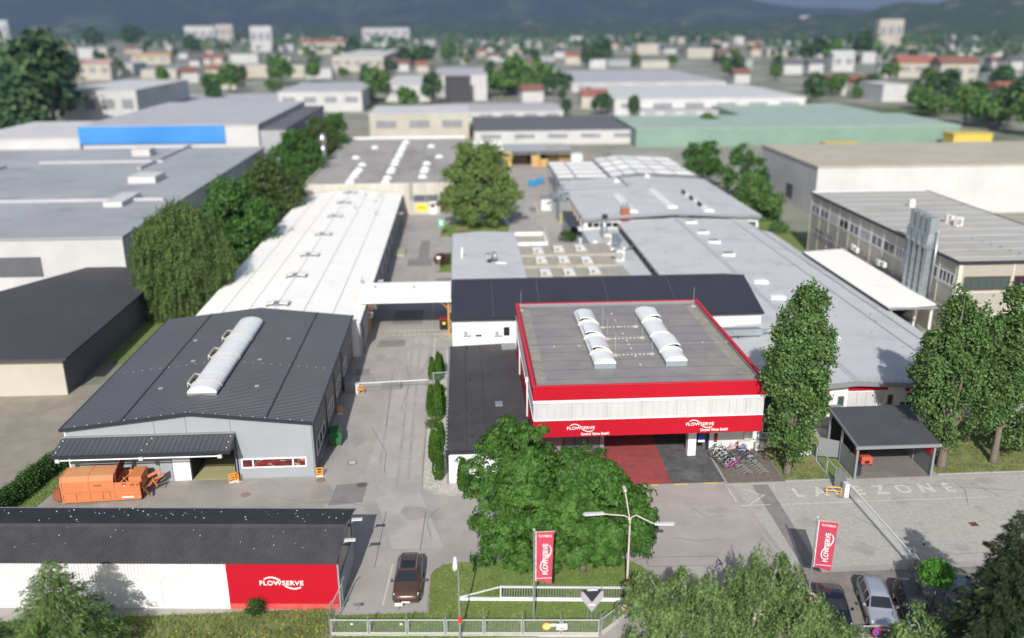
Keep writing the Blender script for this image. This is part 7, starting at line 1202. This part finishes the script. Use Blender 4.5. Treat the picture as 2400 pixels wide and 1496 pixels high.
# left row of trees behind the white hall
Lb = [lobe(*a) for a in ((425, 510, 119, 34), (395, 545, 117, 46), (460, 545, 118, 46), (365, 590, 116, 48), (430, 600, 115, 60), (495, 600, 117, 44), (370, 650, 115, 46), (440, 665, 114, 54), (490, 650, 116, 44), (400, 700, 114.5, 36), (450, 710, 114, 30), (340, 560, 117, 30), (520, 620, 117, 26))]
tree('weeping_birch', 'large weeping birch with hanging strands beside the white hall', 'tree', (-38.2, 116.7), Lb, lf_weep, bark_b, 6200, 13, .28, .15, 51, 'weep', 2.1, .3, 5, puff=1.2, pk=12)
for label, base, pts, Y, lf, n, seed in (('round dark tree behind the weeping birch', (-38.2, 145), ((545, 475, 42), (520, 510, 46), (575, 510, 46), (540, 555, 50), (595, 550, 40), (560, 595, 40), (500, 560, 30), (615, 520, 26)), 143, lf_dec, 900, 52), ('olive green tree third in the row behind the white hall', (-37.8, 172), ((630, 415, 36), (610, 440, 40), (660, 440, 38), (600, 475, 36), (650, 480, 40), (685, 460, 22), (620, 505, 30)), 170, lf_olive, 800, 53), ('dense tree beside the steel flue on the gravel roof', (-40, 207), ((690, 350, 34), (720, 365, 32), (665, 380, 32), (710, 400, 36), (680, 420, 28)), 203, lf_dec, 700, 54), ('yellowish tree at the far corner of the concrete warehouse', (-38.5, 238), ((740, 310, 26), (722, 335, 28), (760, 335, 28), (750, 365, 28)), 236, lf_olive, 520, 55), ('dark green tree at the far end of the row', (-36, 250), ((785, 295, 22), (775, 320, 24), (795, 330, 14)), 249, lf_dec, 380, 56)):
    tree('row_tree', label, 'tree', base, [lobe(x, y, Y + R.uniform(-1.5, 1.5), r) for x, y, r in pts], lf, bark, int(n * 1.7), 14, .5, .4, seed, 'round', .36, .3, 4, 6, puff=1.15, pk=9)
Lb = [lobe(*a) for a in ((1125, 365, 169, 26), (1105, 395, 168, 36), (1150, 390, 169, 36), (1080, 430, 168, 34), (1130, 430, 167, 46), (1175, 430, 169, 30), (1080, 470, 168, 34), (1130, 480, 167, 42), (1180, 475, 168, 28), (1100, 505, 167, 26), (1160, 505, 167, 26), (1090, 360, 170, 18), (1050, 475, 168, 16), (1195, 450, 168, 16))]
tree('plane_tree', 'single leafy plane tree on the lawn island in the far yard', 'tree', (4.75, 168.8), Lb, lf_plane, bark, 2700, 15, .42, .34, 57, 'round', .32, .42, 3.0, 10, puff=1.05, pk=9)
for label, base, pts, Y, seed in (('two-topped green tree beyond the white roofed store', (57.5, 208), ((1632, 365, 24), (1668, 355, 18), (1640, 395, 30), (1665, 400, 26), (1625, 400, 16)), 206, 61), ('tall dense tree behind the assembly hall', (62, 192), ((1750, 365, 26), (1735, 395, 32), (1770, 395, 26), (1725, 430, 32), (1765, 435, 32), (1750, 465, 30), (1705, 360, 12)), 189, 62), ('bright green low tree at the corner of the assembly hall', (60.5, 172), ((1770, 450, 30), (1800, 480, 26), (1775, 495, 24), (1815, 500, 14)), 168, 63)):
    tree('row_tree', label, 'tree', base, [lobe(x, y, Y + R.uniform(-1.5, 1.5), r) for x, y, r in pts], lf_dec if seed < 63 else lf_far, bark, 600, 14, .5, .4, seed, 'round', .32, .3, 4, 6, puff=1.1, pk=9)
# clipped globe maple
Lb = [lobe(2195, 1345, 48.2, 36, .85)]; tree('globe_maple', 'small bright green round clipped maple by the parking fence', 'tree', (30.7, 48.2), Lb, lf_globe, bark, 420, 9, .17, .13, 64, 'round', .12, .06, 1.9, 1)
# conifers
def conifer(label, name, base, h, rb, leaf, seed, levels, per, droop, ln, wd, up=.0, ybase=.6):
    g = np.random.default_rng(seed); t = thing(name, label, 'tree', (base[0], base[1], 0)); MB().tube([(0, 0, -.1), (0, 0, h * .5), (0, 0, h * .97)], [.2, .12, .02], 8).build('trunk', bark, t, True, local=True); P, T, N, Ls = [], [], [], []
    for i in range(levels):
        z = ybase + (h - ybase) * (i / levels) ** .92; r = rb * (1 - (z - ybase) / (h - ybase)) ** .85 * g.uniform(.85, 1.12) + .12; nb = max(5, int(9 - 4 * i / levels)); a0 = g.uniform(0, 6.28); bm = MB()
        for b in range(nb):
            a = a0 + b * 6.283 / nb + g.normal(0, .16); rr = r * g.uniform(.75, 1.15); d = np.array([math.cos(a), math.sin(a), 0]); s = np.array([-d[1], d[0], 0]); k = max(14, int(per * rr / rb)); u = g.random(k) ** .7
            zz = z - droop * rr * u ** 1.4 + up * rr * u * u + .12 * rr; sp = g.normal(0, 1, k) * .2 * rr * (1.05 - u) + g.normal(0, .05, k)
            p = d * (rr * u)[:, None] + s * sp[:, None]; p[:, 2] = zz + g.normal(0, .06, k) - np.abs(sp) * .3; P.append(p); T.append(d * .8 + s * (np.sign(sp) * .5 + g.normal(0, .35, k))[:, None] + np.array([0, 0, -.25]) + g.normal(0, .2, (k, 3))); N.append(np.tile([0, 0, 1.0], (k, 1)) + g.normal(0, .35, (k, 3)) + d * .25); Ls.append(g.uniform(.7, 1.25, k))
            if b % 2 == 0: e = V(*(d * rr * .9)); bm.tube([(0, 0, z), (e.x * .55, e.y * .55, z + .06 * rr - droop * rr * .3), (e.x, e.y, z - droop * rr * .85 + up * rr * .8 + .1 * rr)], [.045, .03, .008], 4)
        if bm.v and i % 2 == 0: bm.build('branch', bark_b if leaf is lf_larch else bark, t, local=True)
    P, T, N, Ls = np.concatenate(P), np.concatenate(T), np.concatenate(N), np.concatenate(Ls); leaf_mesh('crown', t, P, T, N, ln * Ls, wd * Ls, leaf); return t
q = SY(112, 1312, 46.2); conifer('soft light green larch in front of the long shed', 'larch_tree', (q.x, 46.2), q.z, 4.7, lf_larch, 71, 30, 150, .42, .34, .075, .1)
q = SY(-10, 1420, 45.5); conifer('second larch top cut by the picture edge at the shed', 'larch_tree', (q.x - 1.5, 45.2), 5.2, 3.0, lf_larch, 72, 20, 100, .42, .34, .075, .1)
q = SY(2398, 1195, 42.4); conifer('tall dark spruce at the end of the parking row', 'spruce_tree', (q.x + .15, 42.4), q.z, 4.1, lf_spr, 73, 30, 210, .55, .32, .1, .32)
# pointed cypresses and shrubs
def thuja(h, r, seed):
    g = np.random.default_rng(seed); n = 2600; u = g.random(n) ** .8; a = g.uniform(0, 6.283, n); rr = r * np.minimum(1, (1.02 - u) ** .55 * 1.15) * (.55 + .45 * np.minimum(1, u * 6)) * g.uniform(.82, 1.08, n) * (1 + .1 * np.sin(a * 5 + u * 9)); P = np.stack([np.cos(a) * rr, np.sin(a) * rr, u * h * .97], 1); D = np.stack([np.cos(a), np.sin(a), a * 0], 1)
    return P, D * .35 + np.array([0, 0, 1.0]) + g.normal(0, .22, (n, 3)), D + g.normal(0, .45, (n, 3)), g
th = []
for i, (bx, by, ty, rr, lbl) in enumerate(((1013, 893, 838, .36, 'pointed cypress first in the gravel bed beyond the mesh panel'), (1028, 893, 826, .38, 'tallest pointed cypress beside the mesh panel'), (1034, 880, 832, .36, 'pointed cypress against the black roofed wing beyond the mesh panel'), (1011, 978, 902, .42, 'cypress at the drive edge just this side of the mesh panel'), (1028, 986, 890, .44, 'plump cypress in front of the mesh panel'), (1037, 972, 905, .40, 'cypress tucked against the wing wall before the mesh panel'), (1017, 1083, 1008, .42, 'cypress at the curved drive edge of the gravel bed'), (1028, 1126, 1010, .47, 'fat cypress nearest the rounded end of the gravel bed'), (1035, 1060, 990, .42, 'tall cypress at the wing wall near the rounded gravel end'), (1085, 1150, 1075, .42, 'single cypress in front of the white end wall of the wing'))):
    p = S(bx, by); h = SY(bx, ty, p.y).z
    t = thing('cypress', lbl, 'cypress', (p.x, p.y, 0), 'pointed cypresses in the gravel bed'); MB().tube([(0, 0, 0), (0, 0, h * .5)], [.07, .02], 6).build('trunk', bark, t, local=True); P, T, N, g = thuja(h, rr, 80 + i); leaf_mesh('crown', t, P, T, N, .22 * g.uniform(.7, 1.3, len(P)), .1 * g.uniform(.7, 1.3, len(P)), lf_thuja)
def shrub(name, lbl, x, y, r, h, lf, n, seed, ln=.13):
    t = thing(name, lbl, 'shrub', (x, y, 0)); MB().tube([(0, 0, 0), (.05, 0, h * .6)], [.05, .02], 5).build('stem', bark, t, local=True); crown(t, [(0, 0, h * .52, r, r, h * .5)], n, 8, ln, ln * .7, lf, seed, 'round', .1); return t
p = S(1018, 1000); shrub('low_shrub', 'low bluish shrub between the cypresses of the gravel bed', -3.3, 78.4, .7, .8, lf_olive, 130, 91)
shrub('low_shrub', 'low spreading shrub before the plump cypress', -3.0, 87.2, .7, .7, lf_olive, 130, 92); p = S(1036, 624); shrub('dark_shrub', 'dark copper shrub in the small lawn wedge by the low workshop', p.x, p.y + 1, 1.3, 1.8, lf_red, 190, 93, .2)
shrub('low_shrub', 'green shrub behind the dark copper one in the lawn wedge', -2.6, 140.5, 1.2, 1.5, lf_dec, 150, 94, .2); p = S(1330, 566); shrub('low_shrub', 'green bush at the corner of the service roof', p.x, p.y, 1.6, 1.8, lf_hedge, 180, 95, .22)
p = S(600, 1442); shrub('low_shrub', 'young leafy bush at the foot of the red shed wall', p.x, p.y, .55, 1.1, lf_hedge, 120, 96); p = S(1815, 540); shrub('low_shrub', 'loose green bush at the far corner of the assembly hall lawn', 58.6, 158, 1.8, 2.2, lf_far, 170, 97, .25)
p = S(1846, 1078); shrub('low_shrub', 'pale dry tuft beside the poplar trunk', 26.7, 69.6, .3, .8, grass_dry, 60, 98)
for i, (px, py, r) in enumerate(((1425, 372, 2.2), (1470, 370, 2.0), (1540, 385, 2.2), (1560, 390, 2.0))): p = S(px, py + 28); shrub('far_bush', ['dark bush left of the blue tarpaulin'.replace('left of', 'beside'), 'bush right on the blue tarpaulin heap'.replace('right on', 'behind'), 'pale bush beside the green tractor', 'last bush beyond the white roofed store'][i], p.x, p.y, r, r * 1.9, lf_dec if i < 2 else lf_far, 150, 100 + i, .4)
hd = thing('clipped_hedge', 'long leafy hedge along the waste compactor bay', 'hedge', (-36.6, 69, 0)); hl = []
a, b = V(-38.3, 62.4, 0), V(-34.9, 77.5, 0)
for i in range(26): c = a.lerp(b, i / 25); hl.append((c.x + R.uniform(-.2, .2) - 0, c.y, .75, .75 + R.uniform(-.1, .15), .75, .85 + R.uniform(-.1, .2)))
MB().ob((a.x - .2, a.y, 0), b - a, (.4, 0, 0), (0, 0, .9)).build('stems', bark, hd); crown(hd, hl, 3000, 7, .17, .12, lf_hedge, 110, 'round', .13, o=(-36.6, 69, 0))
# ------------------------------------------------------------------ the town beyond
W_ = lambda n, c, c2=None: M(n, c, c2 or tuple(x * .85 for x in c), .15, .85)
t_white, t_cream, t_grey, t_beige = W_('town white', (.52, .52, .515)), W_('town cream', (.47, .44, .375)), W_('town grey', (.36, .37, .38)), W_('town beige', (.45, .41, .33))
t_red, t_rdk, t_slate, t_lilac, t_green, t_greend = W_('tile red', (.29, .12, .09)), W_('tile brown', (.2, .1, .08)), W_('slate roof', (.13, .13, .145)), W_('pale lilac roof', (.44, .43, .46)), W_('mint roof', (.33, .425, .365)), W_('green wall', (.21, .315, .255)); t_greyroof = M('town grey roof', (.36, .37, .385), (.27, .28, .3), .05, .85, c3=(.2, .21, .22), s3=.12, lo3=.55, hi3=.8, detail=9); t_wroof = W_('town white roof', (.56, .555, .55)); t_blue = M('blue cladding', (.035, .19, .52), (.06, .26, .58), .06, .5); t_yel = M('yellow cladding', (.58, .46, .09), (.54, .42, .08), .2, .5); t_dark = W_('dark roof', (.06, .06, .068)); t_coral = W_('coral wall', (.5, .2, .15))
t_win = M('distant window', (.27, .28, .3), (.2, .21, .23), .3, .3); NB = []
def block(name, lbl, x0, x1, y0, y1, h, wall, roof, gable=0.0, wins=0, group=None, cat='building'):
    t = thing(name, lbl, cat, ((x0 + x1) / 2, (y0 + y1) / 2, 0), group)
    MB().box(x0, x1, y0, y1, -.1, h).build('wall', wall, t)
    if gable:
        yc = (y0 + y1) / 2; e = .5; MB().prism([(x0 - e, y0 - e, h), (x0 - e, yc, h + gable), (x0 - e, y1 + e, h), ], (x1 - x0 + 2 * e, 0, 0)).build('roof', roof, t)
    else:
        MB().box(x0 - .15, x1 + .15, y0 - .15, y1 + .15, h + .005, h + .35).build('roof', roof, t)
    n = wins
    for i in range(n): w = (x1 - x0) / n; MB().box(x0 + i * w + w * .2, x0 + i * w + w * .8, y0 - .08, y0 - .01, h * .45, h * .75).build('window', t_win, t)
    return t
def bp(name, lbl, px0, px1, yb, ye, ybase, wall, roof, gable=0, wins=4, mind=8, **k):
    a, b = S(px0, ybase), S(px1, ybase); Y = (a.y + b.y) / 2; a, b = SY(px0, ybase, Y), SY(px1, ybase, Y); h = max(2.5, SY((px0 + px1) / 2, ye, Y).z); d = max(mind, S((px0 + px1) / 2, yb, h).y - Y) if yb else mind; NB.append((px0, px1, yb or ye, ybase)); return block(name, lbl, a.x, b.x, Y, Y + d, h, wall, roof, gable, wins, **k)
w1 = block('grey_warehouse', 'huge blurred warehouse with flat grey roof and white front', -112, -47.5, 123.5, 219, 9.0, t_white, t_greyroof, 0, 0)
for i, (x, y, sx, sy, h) in enumerate(((-62, 168, 5, 6, 1.2), (-80, 150, 30, .6, .5), (-66, 185, .6, 40, .5), (-90, 195, 26, .6, .5), (-74, 205, 4, 4, 1.5), (-58, 145, 3, 9, .8), (-95, 140, .6, 50, .5))): MB().box(x, x + sx, y, y + sy, 9.36, 9.36 + h).build('roof_unit', t_wroof if i in (0, 4, 5) else t_lilac, w1)
for i in range(4): MB().box(-104 + i * 13, -98 + i * 13, 123.38, 123.49, 3.8, 6.6).build('window', glass_g, w1)
for x in (-87, -79): MB().box(x, x + 3.4, 123.3, 123.49, 2.5, 4.4).build('entrance_door', t_slate, w1)
w2 = block('blue_fronted_hall', 'tall hall with bright blue facade strip behind the grey warehouse', -91, -49, 221, 290, 14.2, t_white, t_lilac, 0, 0); MB().box(-91.5, -57, 220.6, 220.98, 10.2, 14.4).build('blue_panel', t_blue, w2)
for i in range(9): MB().box(-91.3 + i * 3.8, -88.2 + i * 3.8, 220.48, 220.58, 10.5, 11.2).build('panel_joint', t_blue, w2)
block('white_side_hall', 'low white hall front beside the bright blue facade', -120, -91.6, 221, 262, 11.4, t_wroof, t_wroof, 0, 3); block('grey_stair_block', 'dark grey side block behind the blue fronted hall', -48.9, -42.5, 222, 286, 13.0, t_greyroof, t_slate, 0, 0)
sl0 = thing('dark_roofed_shed', 'white shed with wide dark roof beside the pale track', 'shed', (-48, 100, 0)); zf = 4.2
P4 = [V(-41.6, 88.2, zf), V(-42.9, 121.5, zf), V(-56.2, 136, 4.6), V(-57.5, 104.5, 4.6), V(-60, 92, zf)]
MB().prism([(-60, 88.4, zf), (-41.4, 88.2, zf), (-41.6, 122, zf), (-49.5, 129, zf + .6), (-60, 112, zf + .4)], (0, 0, .25)).build('roof', t_dark, sl0); MB().box(-60, -42.3, 89.2, 89.5, -.1, zf - .02).build('front_wall', t_cream, sl0); MB().box(-42.6, -42.3, 89.52, 121, -.1, zf - .02).build('side_wall', t_slate, sl0)  # the side wall's shade is put into its dark slate colour
w3 = block('white_logistics_hall', 'big white hall with pale beige roof behind the beige office block', 71, 150, 173, 207, 9.6, t_wroof, t_beige, 0, 0)
for i, x in enumerate((76, 92, 110)): MB().box(68.9, 68.98, 180 + i * 14, 184 + i * 14, 2, 5).build('window', glass_g, w3)
bp('green_hall', 'long mint green hall with wide roof', 1490, 2245, 270, 300, 340, t_green if 0 else t_greend, t_green, 0, 0); bp('green_hall', 'raised mint green hall part with dark glass strip', 1780, 2130, 244, 283, 305, t_greend, t_green, 0, 1)
bp('yellow_block', 'small bright yellow block at the end of the green hall', 2232, 2322, 310, 316, 346, t_yel, t_yel, 0, 0, 5); bp('yellow_block', 'narrow yellow block in front of the green hall', 1935, 2012, 336, 342, 358, t_yel, t_yel, 0, 0, 5)
bp('beige_hall', 'pale beige hall behind the concrete warehouse', 868, 1100, 250, 268, 326, t_cream, t_wroof, 0, 3); bp('coral_container', 'coral red container before the pale beige hall', 905, 948, 290, 293, 322, t_coral, t_coral, 0, 0, 5)
bp('long_dark_hall', 'long hall with dark violet grey roof behind the crate store', 1112, 1500, 274, 306, 338, t_white, t_slate, 0, 5)
bp('white_hall_row', 'wide white hall behind the green one', 1440, 1885, 200, 232, 268, t_wroof, t_wroof, 0, 6); bp('lilac_hall', 'hall with pale lilac roof at mid distance', 1340, 1700, 165, 194, 214, t_white, t_lilac, 0, 5)
bp('white_block_open', 'white block with a dark open gate', 1020, 1142, 160, 177, 236, t_white, t_lilac, 0, 0); bp('dark_gate', 'dark open hall gate in a white block', 1044, 1104, 0, 180, 240, t_dark, t_dark, 0, 0, 3)
bp('white_depot', 'white depot with pale roof beyond the beige hall', 905, 1015, 178, 200, 238, t_white, t_wroof, 0, 3); bp('pale_depot', 'pale grey depot at the middle of the town edge', 655, 850, 195, 216, 262, t_white, t_lilac, 0, 4); bp('white_flat_hall', 'white flat roofed hall beside the dark tree clump', 150, 328, 190, 214, 290, t_white, t_wroof, 0, 4)
bp('grey_flat_hall', 'grey flat hall behind the blue fronted one', 325, 645, 222, 244, 262, t_grey, t_lilac, 0, 5); bp('tower_block', 'white tower block standing out before the hills', 1872, 1928, 0, 38, 82, t_white, t_wroof, 0, 3, 14); bp('tower_block', 'cream tower block before the wooded hill', 2056, 2112, 0, 46, 112, t_cream, t_wroof, 0, 3, 14); bp('tower_block', 'pale blue grey tower block at the picture edge', -20, 24, 0, 48, 100, t_white, t_wroof, 0, 3, 14)
bp('white_apartments', 'row of white apartment blocks far left of the town'.replace(' far left of the town', ' below the dark hills'), 436, 505, 0, 62, 108, t_white, t_wroof, 0, 4, 14); bp('white_apartments', 'cream apartment block between white ones', 508, 548, 0, 58, 102, t_cream, t_wroof, 0, 3, 14); bp('white_apartments', 'tall white apartment block beside the cream one', 590, 640, 0, 62, 122, t_white, t_wroof, 0, 3, 14); bp('white_apartments', 'long white apartment block in the far centre', 850, 960, 0, 66, 96, t_white, t_wroof, 0, 5, 14)
bp('red_roofed_villa', 'large red roofed house before the wooded hill', 2105, 2200, 0, 148, 182, t_cream, t_red, 5, 3, 16); bp('red_roofed_villa', 'brown red roofed house beside the large red roofed one', 2202, 2290, 0, 150, 190, t_cream, t_rdk, 5, 3, 16); bp('red_roofed_villa', 'long orange roofed house among white blocks', 700, 810, 0, 100, 128, t_cream, t_red, 4, 4, 16); bp('tan_roofed_house', 'long tan roofed house in the town', 310, 400, 0, 132, 150, t_cream, W_('tan roof', (.45, .3, .16)), 3, 3, 14); bp('white_gable_house', 'small white gable house among trees', 1950, 2000, 0, 128, 168, t_white, t_white, 3, 2, 10)
bp('pale_long_block', 'long pale block across the mid town', 780, 900, 118, 134, 168, t_cream, t_wroof, 0, 5); bp('pale_long_block', 'broad grey roofed block behind the plane tree', 1010, 1320, 245, 262, 284, t_white, t_lilac, 0, 6); bp('grey_low_hall', 'low grey hall at the edge of the green hall', 1500, 1690, 250, 262, 274, t_white, t_greyroof, 0, 4); bp('pink_roofed_block', 'pinkish roofed block in the mid town', 180, 262, 0, 150, 188, t_cream, W_('pink roof', (.4, .27, .25)), 3, 3, 14)
rr = random.Random(5); lab = {}
kinds = [('town_house', 'red roofed house far off in the blurred town', t_cream, t_red, 1), ('town_house', 'brown roofed house far off in the blurred town', t_white, t_rdk, 1), ('town_house', 'slate roofed house far off in the blurred town', t_white, t_slate, 1), ('town_block', 'white flat roofed block far off in the blurred town', t_white, t_wroof, 0), ('town_block', 'cream flat roofed block far off in the blurred town', t_cream, t_lilac, 0), ('town_block', 'grey flat roofed block far off in the blurred town', t_grey, t_greyroof, 0), ('town_block', 'lilac roofed block far off in the blurred town', t_white, t_lilac, 0)]
cnt = 0
for _ in range(9000):
    if cnt >= 430: break
    px, py = rr.uniform(-150, 2520), 66 + 262 * rr.random() ** 1.5
    k = rr.choice(kinds); p = S(px, py); w = rr.uniform(9, 17) if k[4] else rr.uniform(12, 34); wp = w * FPX / (p.y * .95); hh = rr.uniform(5, 8) if k[4] else rr.uniform(5, 14 if py < 150 else 9); hp = hh * FPX / p.y
    box = (px - wp / 2, px + wp / 2, py - hp - 6, py)
    if any(not (box[1] < b[0] or box[0] > b[1] or box[3] < b[2] - 4 or box[2] > b[3]) for b in NB): continue
    if py > 255 and (px < 860 or 1100 < px): continue
    if py > 190 and px < 320: continue
    NB.append(box); d = rr.uniform(10, 18) if k[4] else rr.uniform(12, 40)
    block(k[0], k[1], p.x - w / 2, p.x + w / 2, p.y, p.y + d, hh, k[2], k[3], rr.uniform(2.5, 4) if k[4] else 0, 0, group=k[0].replace('_', ' ') + 's of the far town').rotation_euler.z = rr.uniform(-.35, .35) if k[4] else rr.uniform(-.08, .08); cnt += 1
# town trees: five grown ones, copied
protos = []
for i, (rx, rz, lf) in enumerate(((4.2, 5.0, lf_far), (3.4, 5.6, lf_fard), (5.0, 4.2, lf_far), (2.4, 5.5, lf_fard), (4.6, 4.6, lf_fard))):
    t = thing('town_tree', 'x', 'tree', (0, 0, 0)); MB().tube([(0, 0, -.2), (0, 0, rz)], [.4, .15], 6).build('trunk', bark, t, local=True); g = random.Random(i); lb = [(g.uniform(-1, 1) * rx * .45, g.uniform(-1, 1) * rx * .45, rz * (1.0 + g.uniform(-.3, .45)), rx * .62, rx * .62, rz * .5) for _ in range(6)]; crown(t, lb, 260, 4, 1.15, 1.0, lf, 200 + i, 'round', .55); protos.append(t)
tl = ['mid green rounded tree in the blurred town', 'dark upright tree in the blurred town', 'broad light green tree in the blurred town', 'slim dark tree in the blurred town', 'broad dark tree in the blurred town']
used = [0] * 5
def put(i, x, y, s, lbl=None):
    if used[i]: o = dup(protos[i], (x, y, 0), rr.uniform(0, 6.28))
    else: o = protos[i]; o.location = (x, y, 0); used[i] = 1
    o.scale = (s, s, s * rr.uniform(.85, 1.2)); o['label'] = lbl or tl[i]; o['group'] = 'trees of the far town'
def spot(px, py, hpx, i, lbl=None): p = S(px, py); s = hpx / (FPX / p.y) / 9.0; put(i, p.x, p.y, s, lbl)
for px, py, hp, i in ((30, 330, 150, 4), (85, 310, 165, 4), (130, 300, 150, 1), (20, 270, 100, 0), (60, 360, 110, 4), (110, 250, 90, 1), (150, 215, 90, 4), (395, 246, 46, 0), (505, 246, 44, 4), (540, 218, 60, 0), (660, 200, 56, 0), (880, 240, 60, 0), (960, 262, 50, 0), (990, 158, 50, 4), (950, 160, 42, 1), (1175, 225, 75, 2), (1215, 222, 78, 0), (1260, 222, 70, 2), (1300, 226, 50, 4), (1240, 235, 46, 0), (1390, 160, 48, 4), (1420, 152, 40, 1), (1665, 318, 46, 0), (1725, 190, 52, 1), (1905, 245, 58, 1), (2150, 255, 50, 2), (2190, 275, 60, 2), (2260, 295, 80, 0), (2310, 300, 90, 2), (2360, 300, 92, 4), (2390, 240, 80, 4), (2340, 235, 60, 1), (2410, 320, 90, 0), (1905, 150, 60, 4), (1945, 152, 50, 0), (2020, 140, 56, 1), (830, 130, 40, 4), (1050, 150, 40, 0), (330, 100, 34, 4), (310, 112, 40, 1), (220, 120, 46, 4), (100, 190, 40, 1), (620, 118, 34, 4), (450, 130, 40, 4)): spot(px, py, hp, i)
n = 0
while n < 215:
    px, py = rr.uniform(-150, 2550), 64 + 230 * rr.random() ** 1.6
    if any(b[0] - 6 < px < b[1] + 6 and b[2] < py < b[3] + 1 for b in NB) or (py > 230 and px < 860): continue
    p = S(px, py); put(rr.randrange(5), p.x, p.y, rr.uniform(.6, 1.35) * (1.25 if py < 110 else 1)); n += 1
# far woods on the plain, one mass
g = np.random.default_rng(9); n = 5200; Yv = 900 + 2500 * g.random(n) ** .8; Xv = Yv * g.uniform(-.62, .74, n); cl = np.sin(Xv * .011 + 2) * np.cos(Yv * .006) + .35 * np.sin(Xv * .03 + Yv * .02); q = cl > .12; Xv, Yv = Xv[q], Yv[q]; n = len(Xv)
P = np.stack([Xv, Yv, g.uniform(3, 13, n)], 1); P = np.repeat(P, 3, 0) + g.normal(0, 4, (n * 3, 3)) * np.array([1, 1, .45]); T = g.normal(size=P.shape); N = g.normal(0, .6, P.shape) + np.array([0, -.4, 1.0]); tag(leaf_mesh('distant_woods', None, P, T, N, g.uniform(7, 13, n * 3), g.uniform(6, 11, n * 3), lf_fard), kind='stuff')
# every far house and tree is told apart by the landmark it stands nearest to
marks = [(o, o['label']) for o in COL.objects if o.parent is None and o.get('category') == 'building' and not o.get('group') and o.location.y > 200]
short = {'blue_fronted_hall': 'blue fronted hall', 'tower_block': None}
def sh_(l):
    w = l.split()
    for stop in ('behind', 'before', 'beside', 'with', 'standing', 'among', 'at', 'below', 'in', 'beyond', 'between', 'across', 'as'):
        if stop in w[2:]: w = w[:2 + w[2:].index(stop)]
    return ' '.join(w[:6])
ordw = ['', 'second ', 'third ', 'fourth ', 'fifth ', 'sixth ', 'seventh ', 'eighth ', 'ninth ', 'tenth ', 'eleventh ', 'twelfth ', 'thirteenth ', 'fourteenth ', 'fifteenth ', 'sixteenth ']
names = {}
for o, l in marks: names.setdefault(sh_(l), []).append(o)
marks = [(v[0], k) for k, v in names.items() if len(v) == 1]
near = {}
for o in list(COL.objects):
    if o.parent is None and o.get('group', '').endswith('far town'):
        m_, l_ = min(marks, key=lambda t: (t[0].location - o.location).length); base = o['label'].split(' far off')[0].split(' in the blurred')[0]; near.setdefault((base, l_), []).append(((m_.location - o.location).length, o.name, o))
for (base, l_), v in near.items():
    for i, (d, n_, o) in enumerate(sorted(v, key=lambda t: t[0])): o['label'] = f'{base}, {ordw[i] if i < 16 else str(i + 1) + "th "}nearest to the {l_}'
# the air
hz = MB().box(-8800, 8800, -250, 13500, -3.2, 1150).build('haze', M('haze', (1, 1, 1), None)); hz['kind'] = 'stuff'
hm = hz.data.materials[0]; nt = hm.node_tree; nt.nodes.remove(nt.nodes['Principled BSDF']); pv = nt.nodes.new('ShaderNodeVolumePrincipled'); pv.inputs['Color'].default_value = (.4, .58, .98, 1); pv.inputs['Density'].default_value = 0.0001; pv.inputs['Anisotropy'].default_value = .2; nt.links.new(pv.outputs[0], nt.nodes['Material Output'].inputs['Volume'])
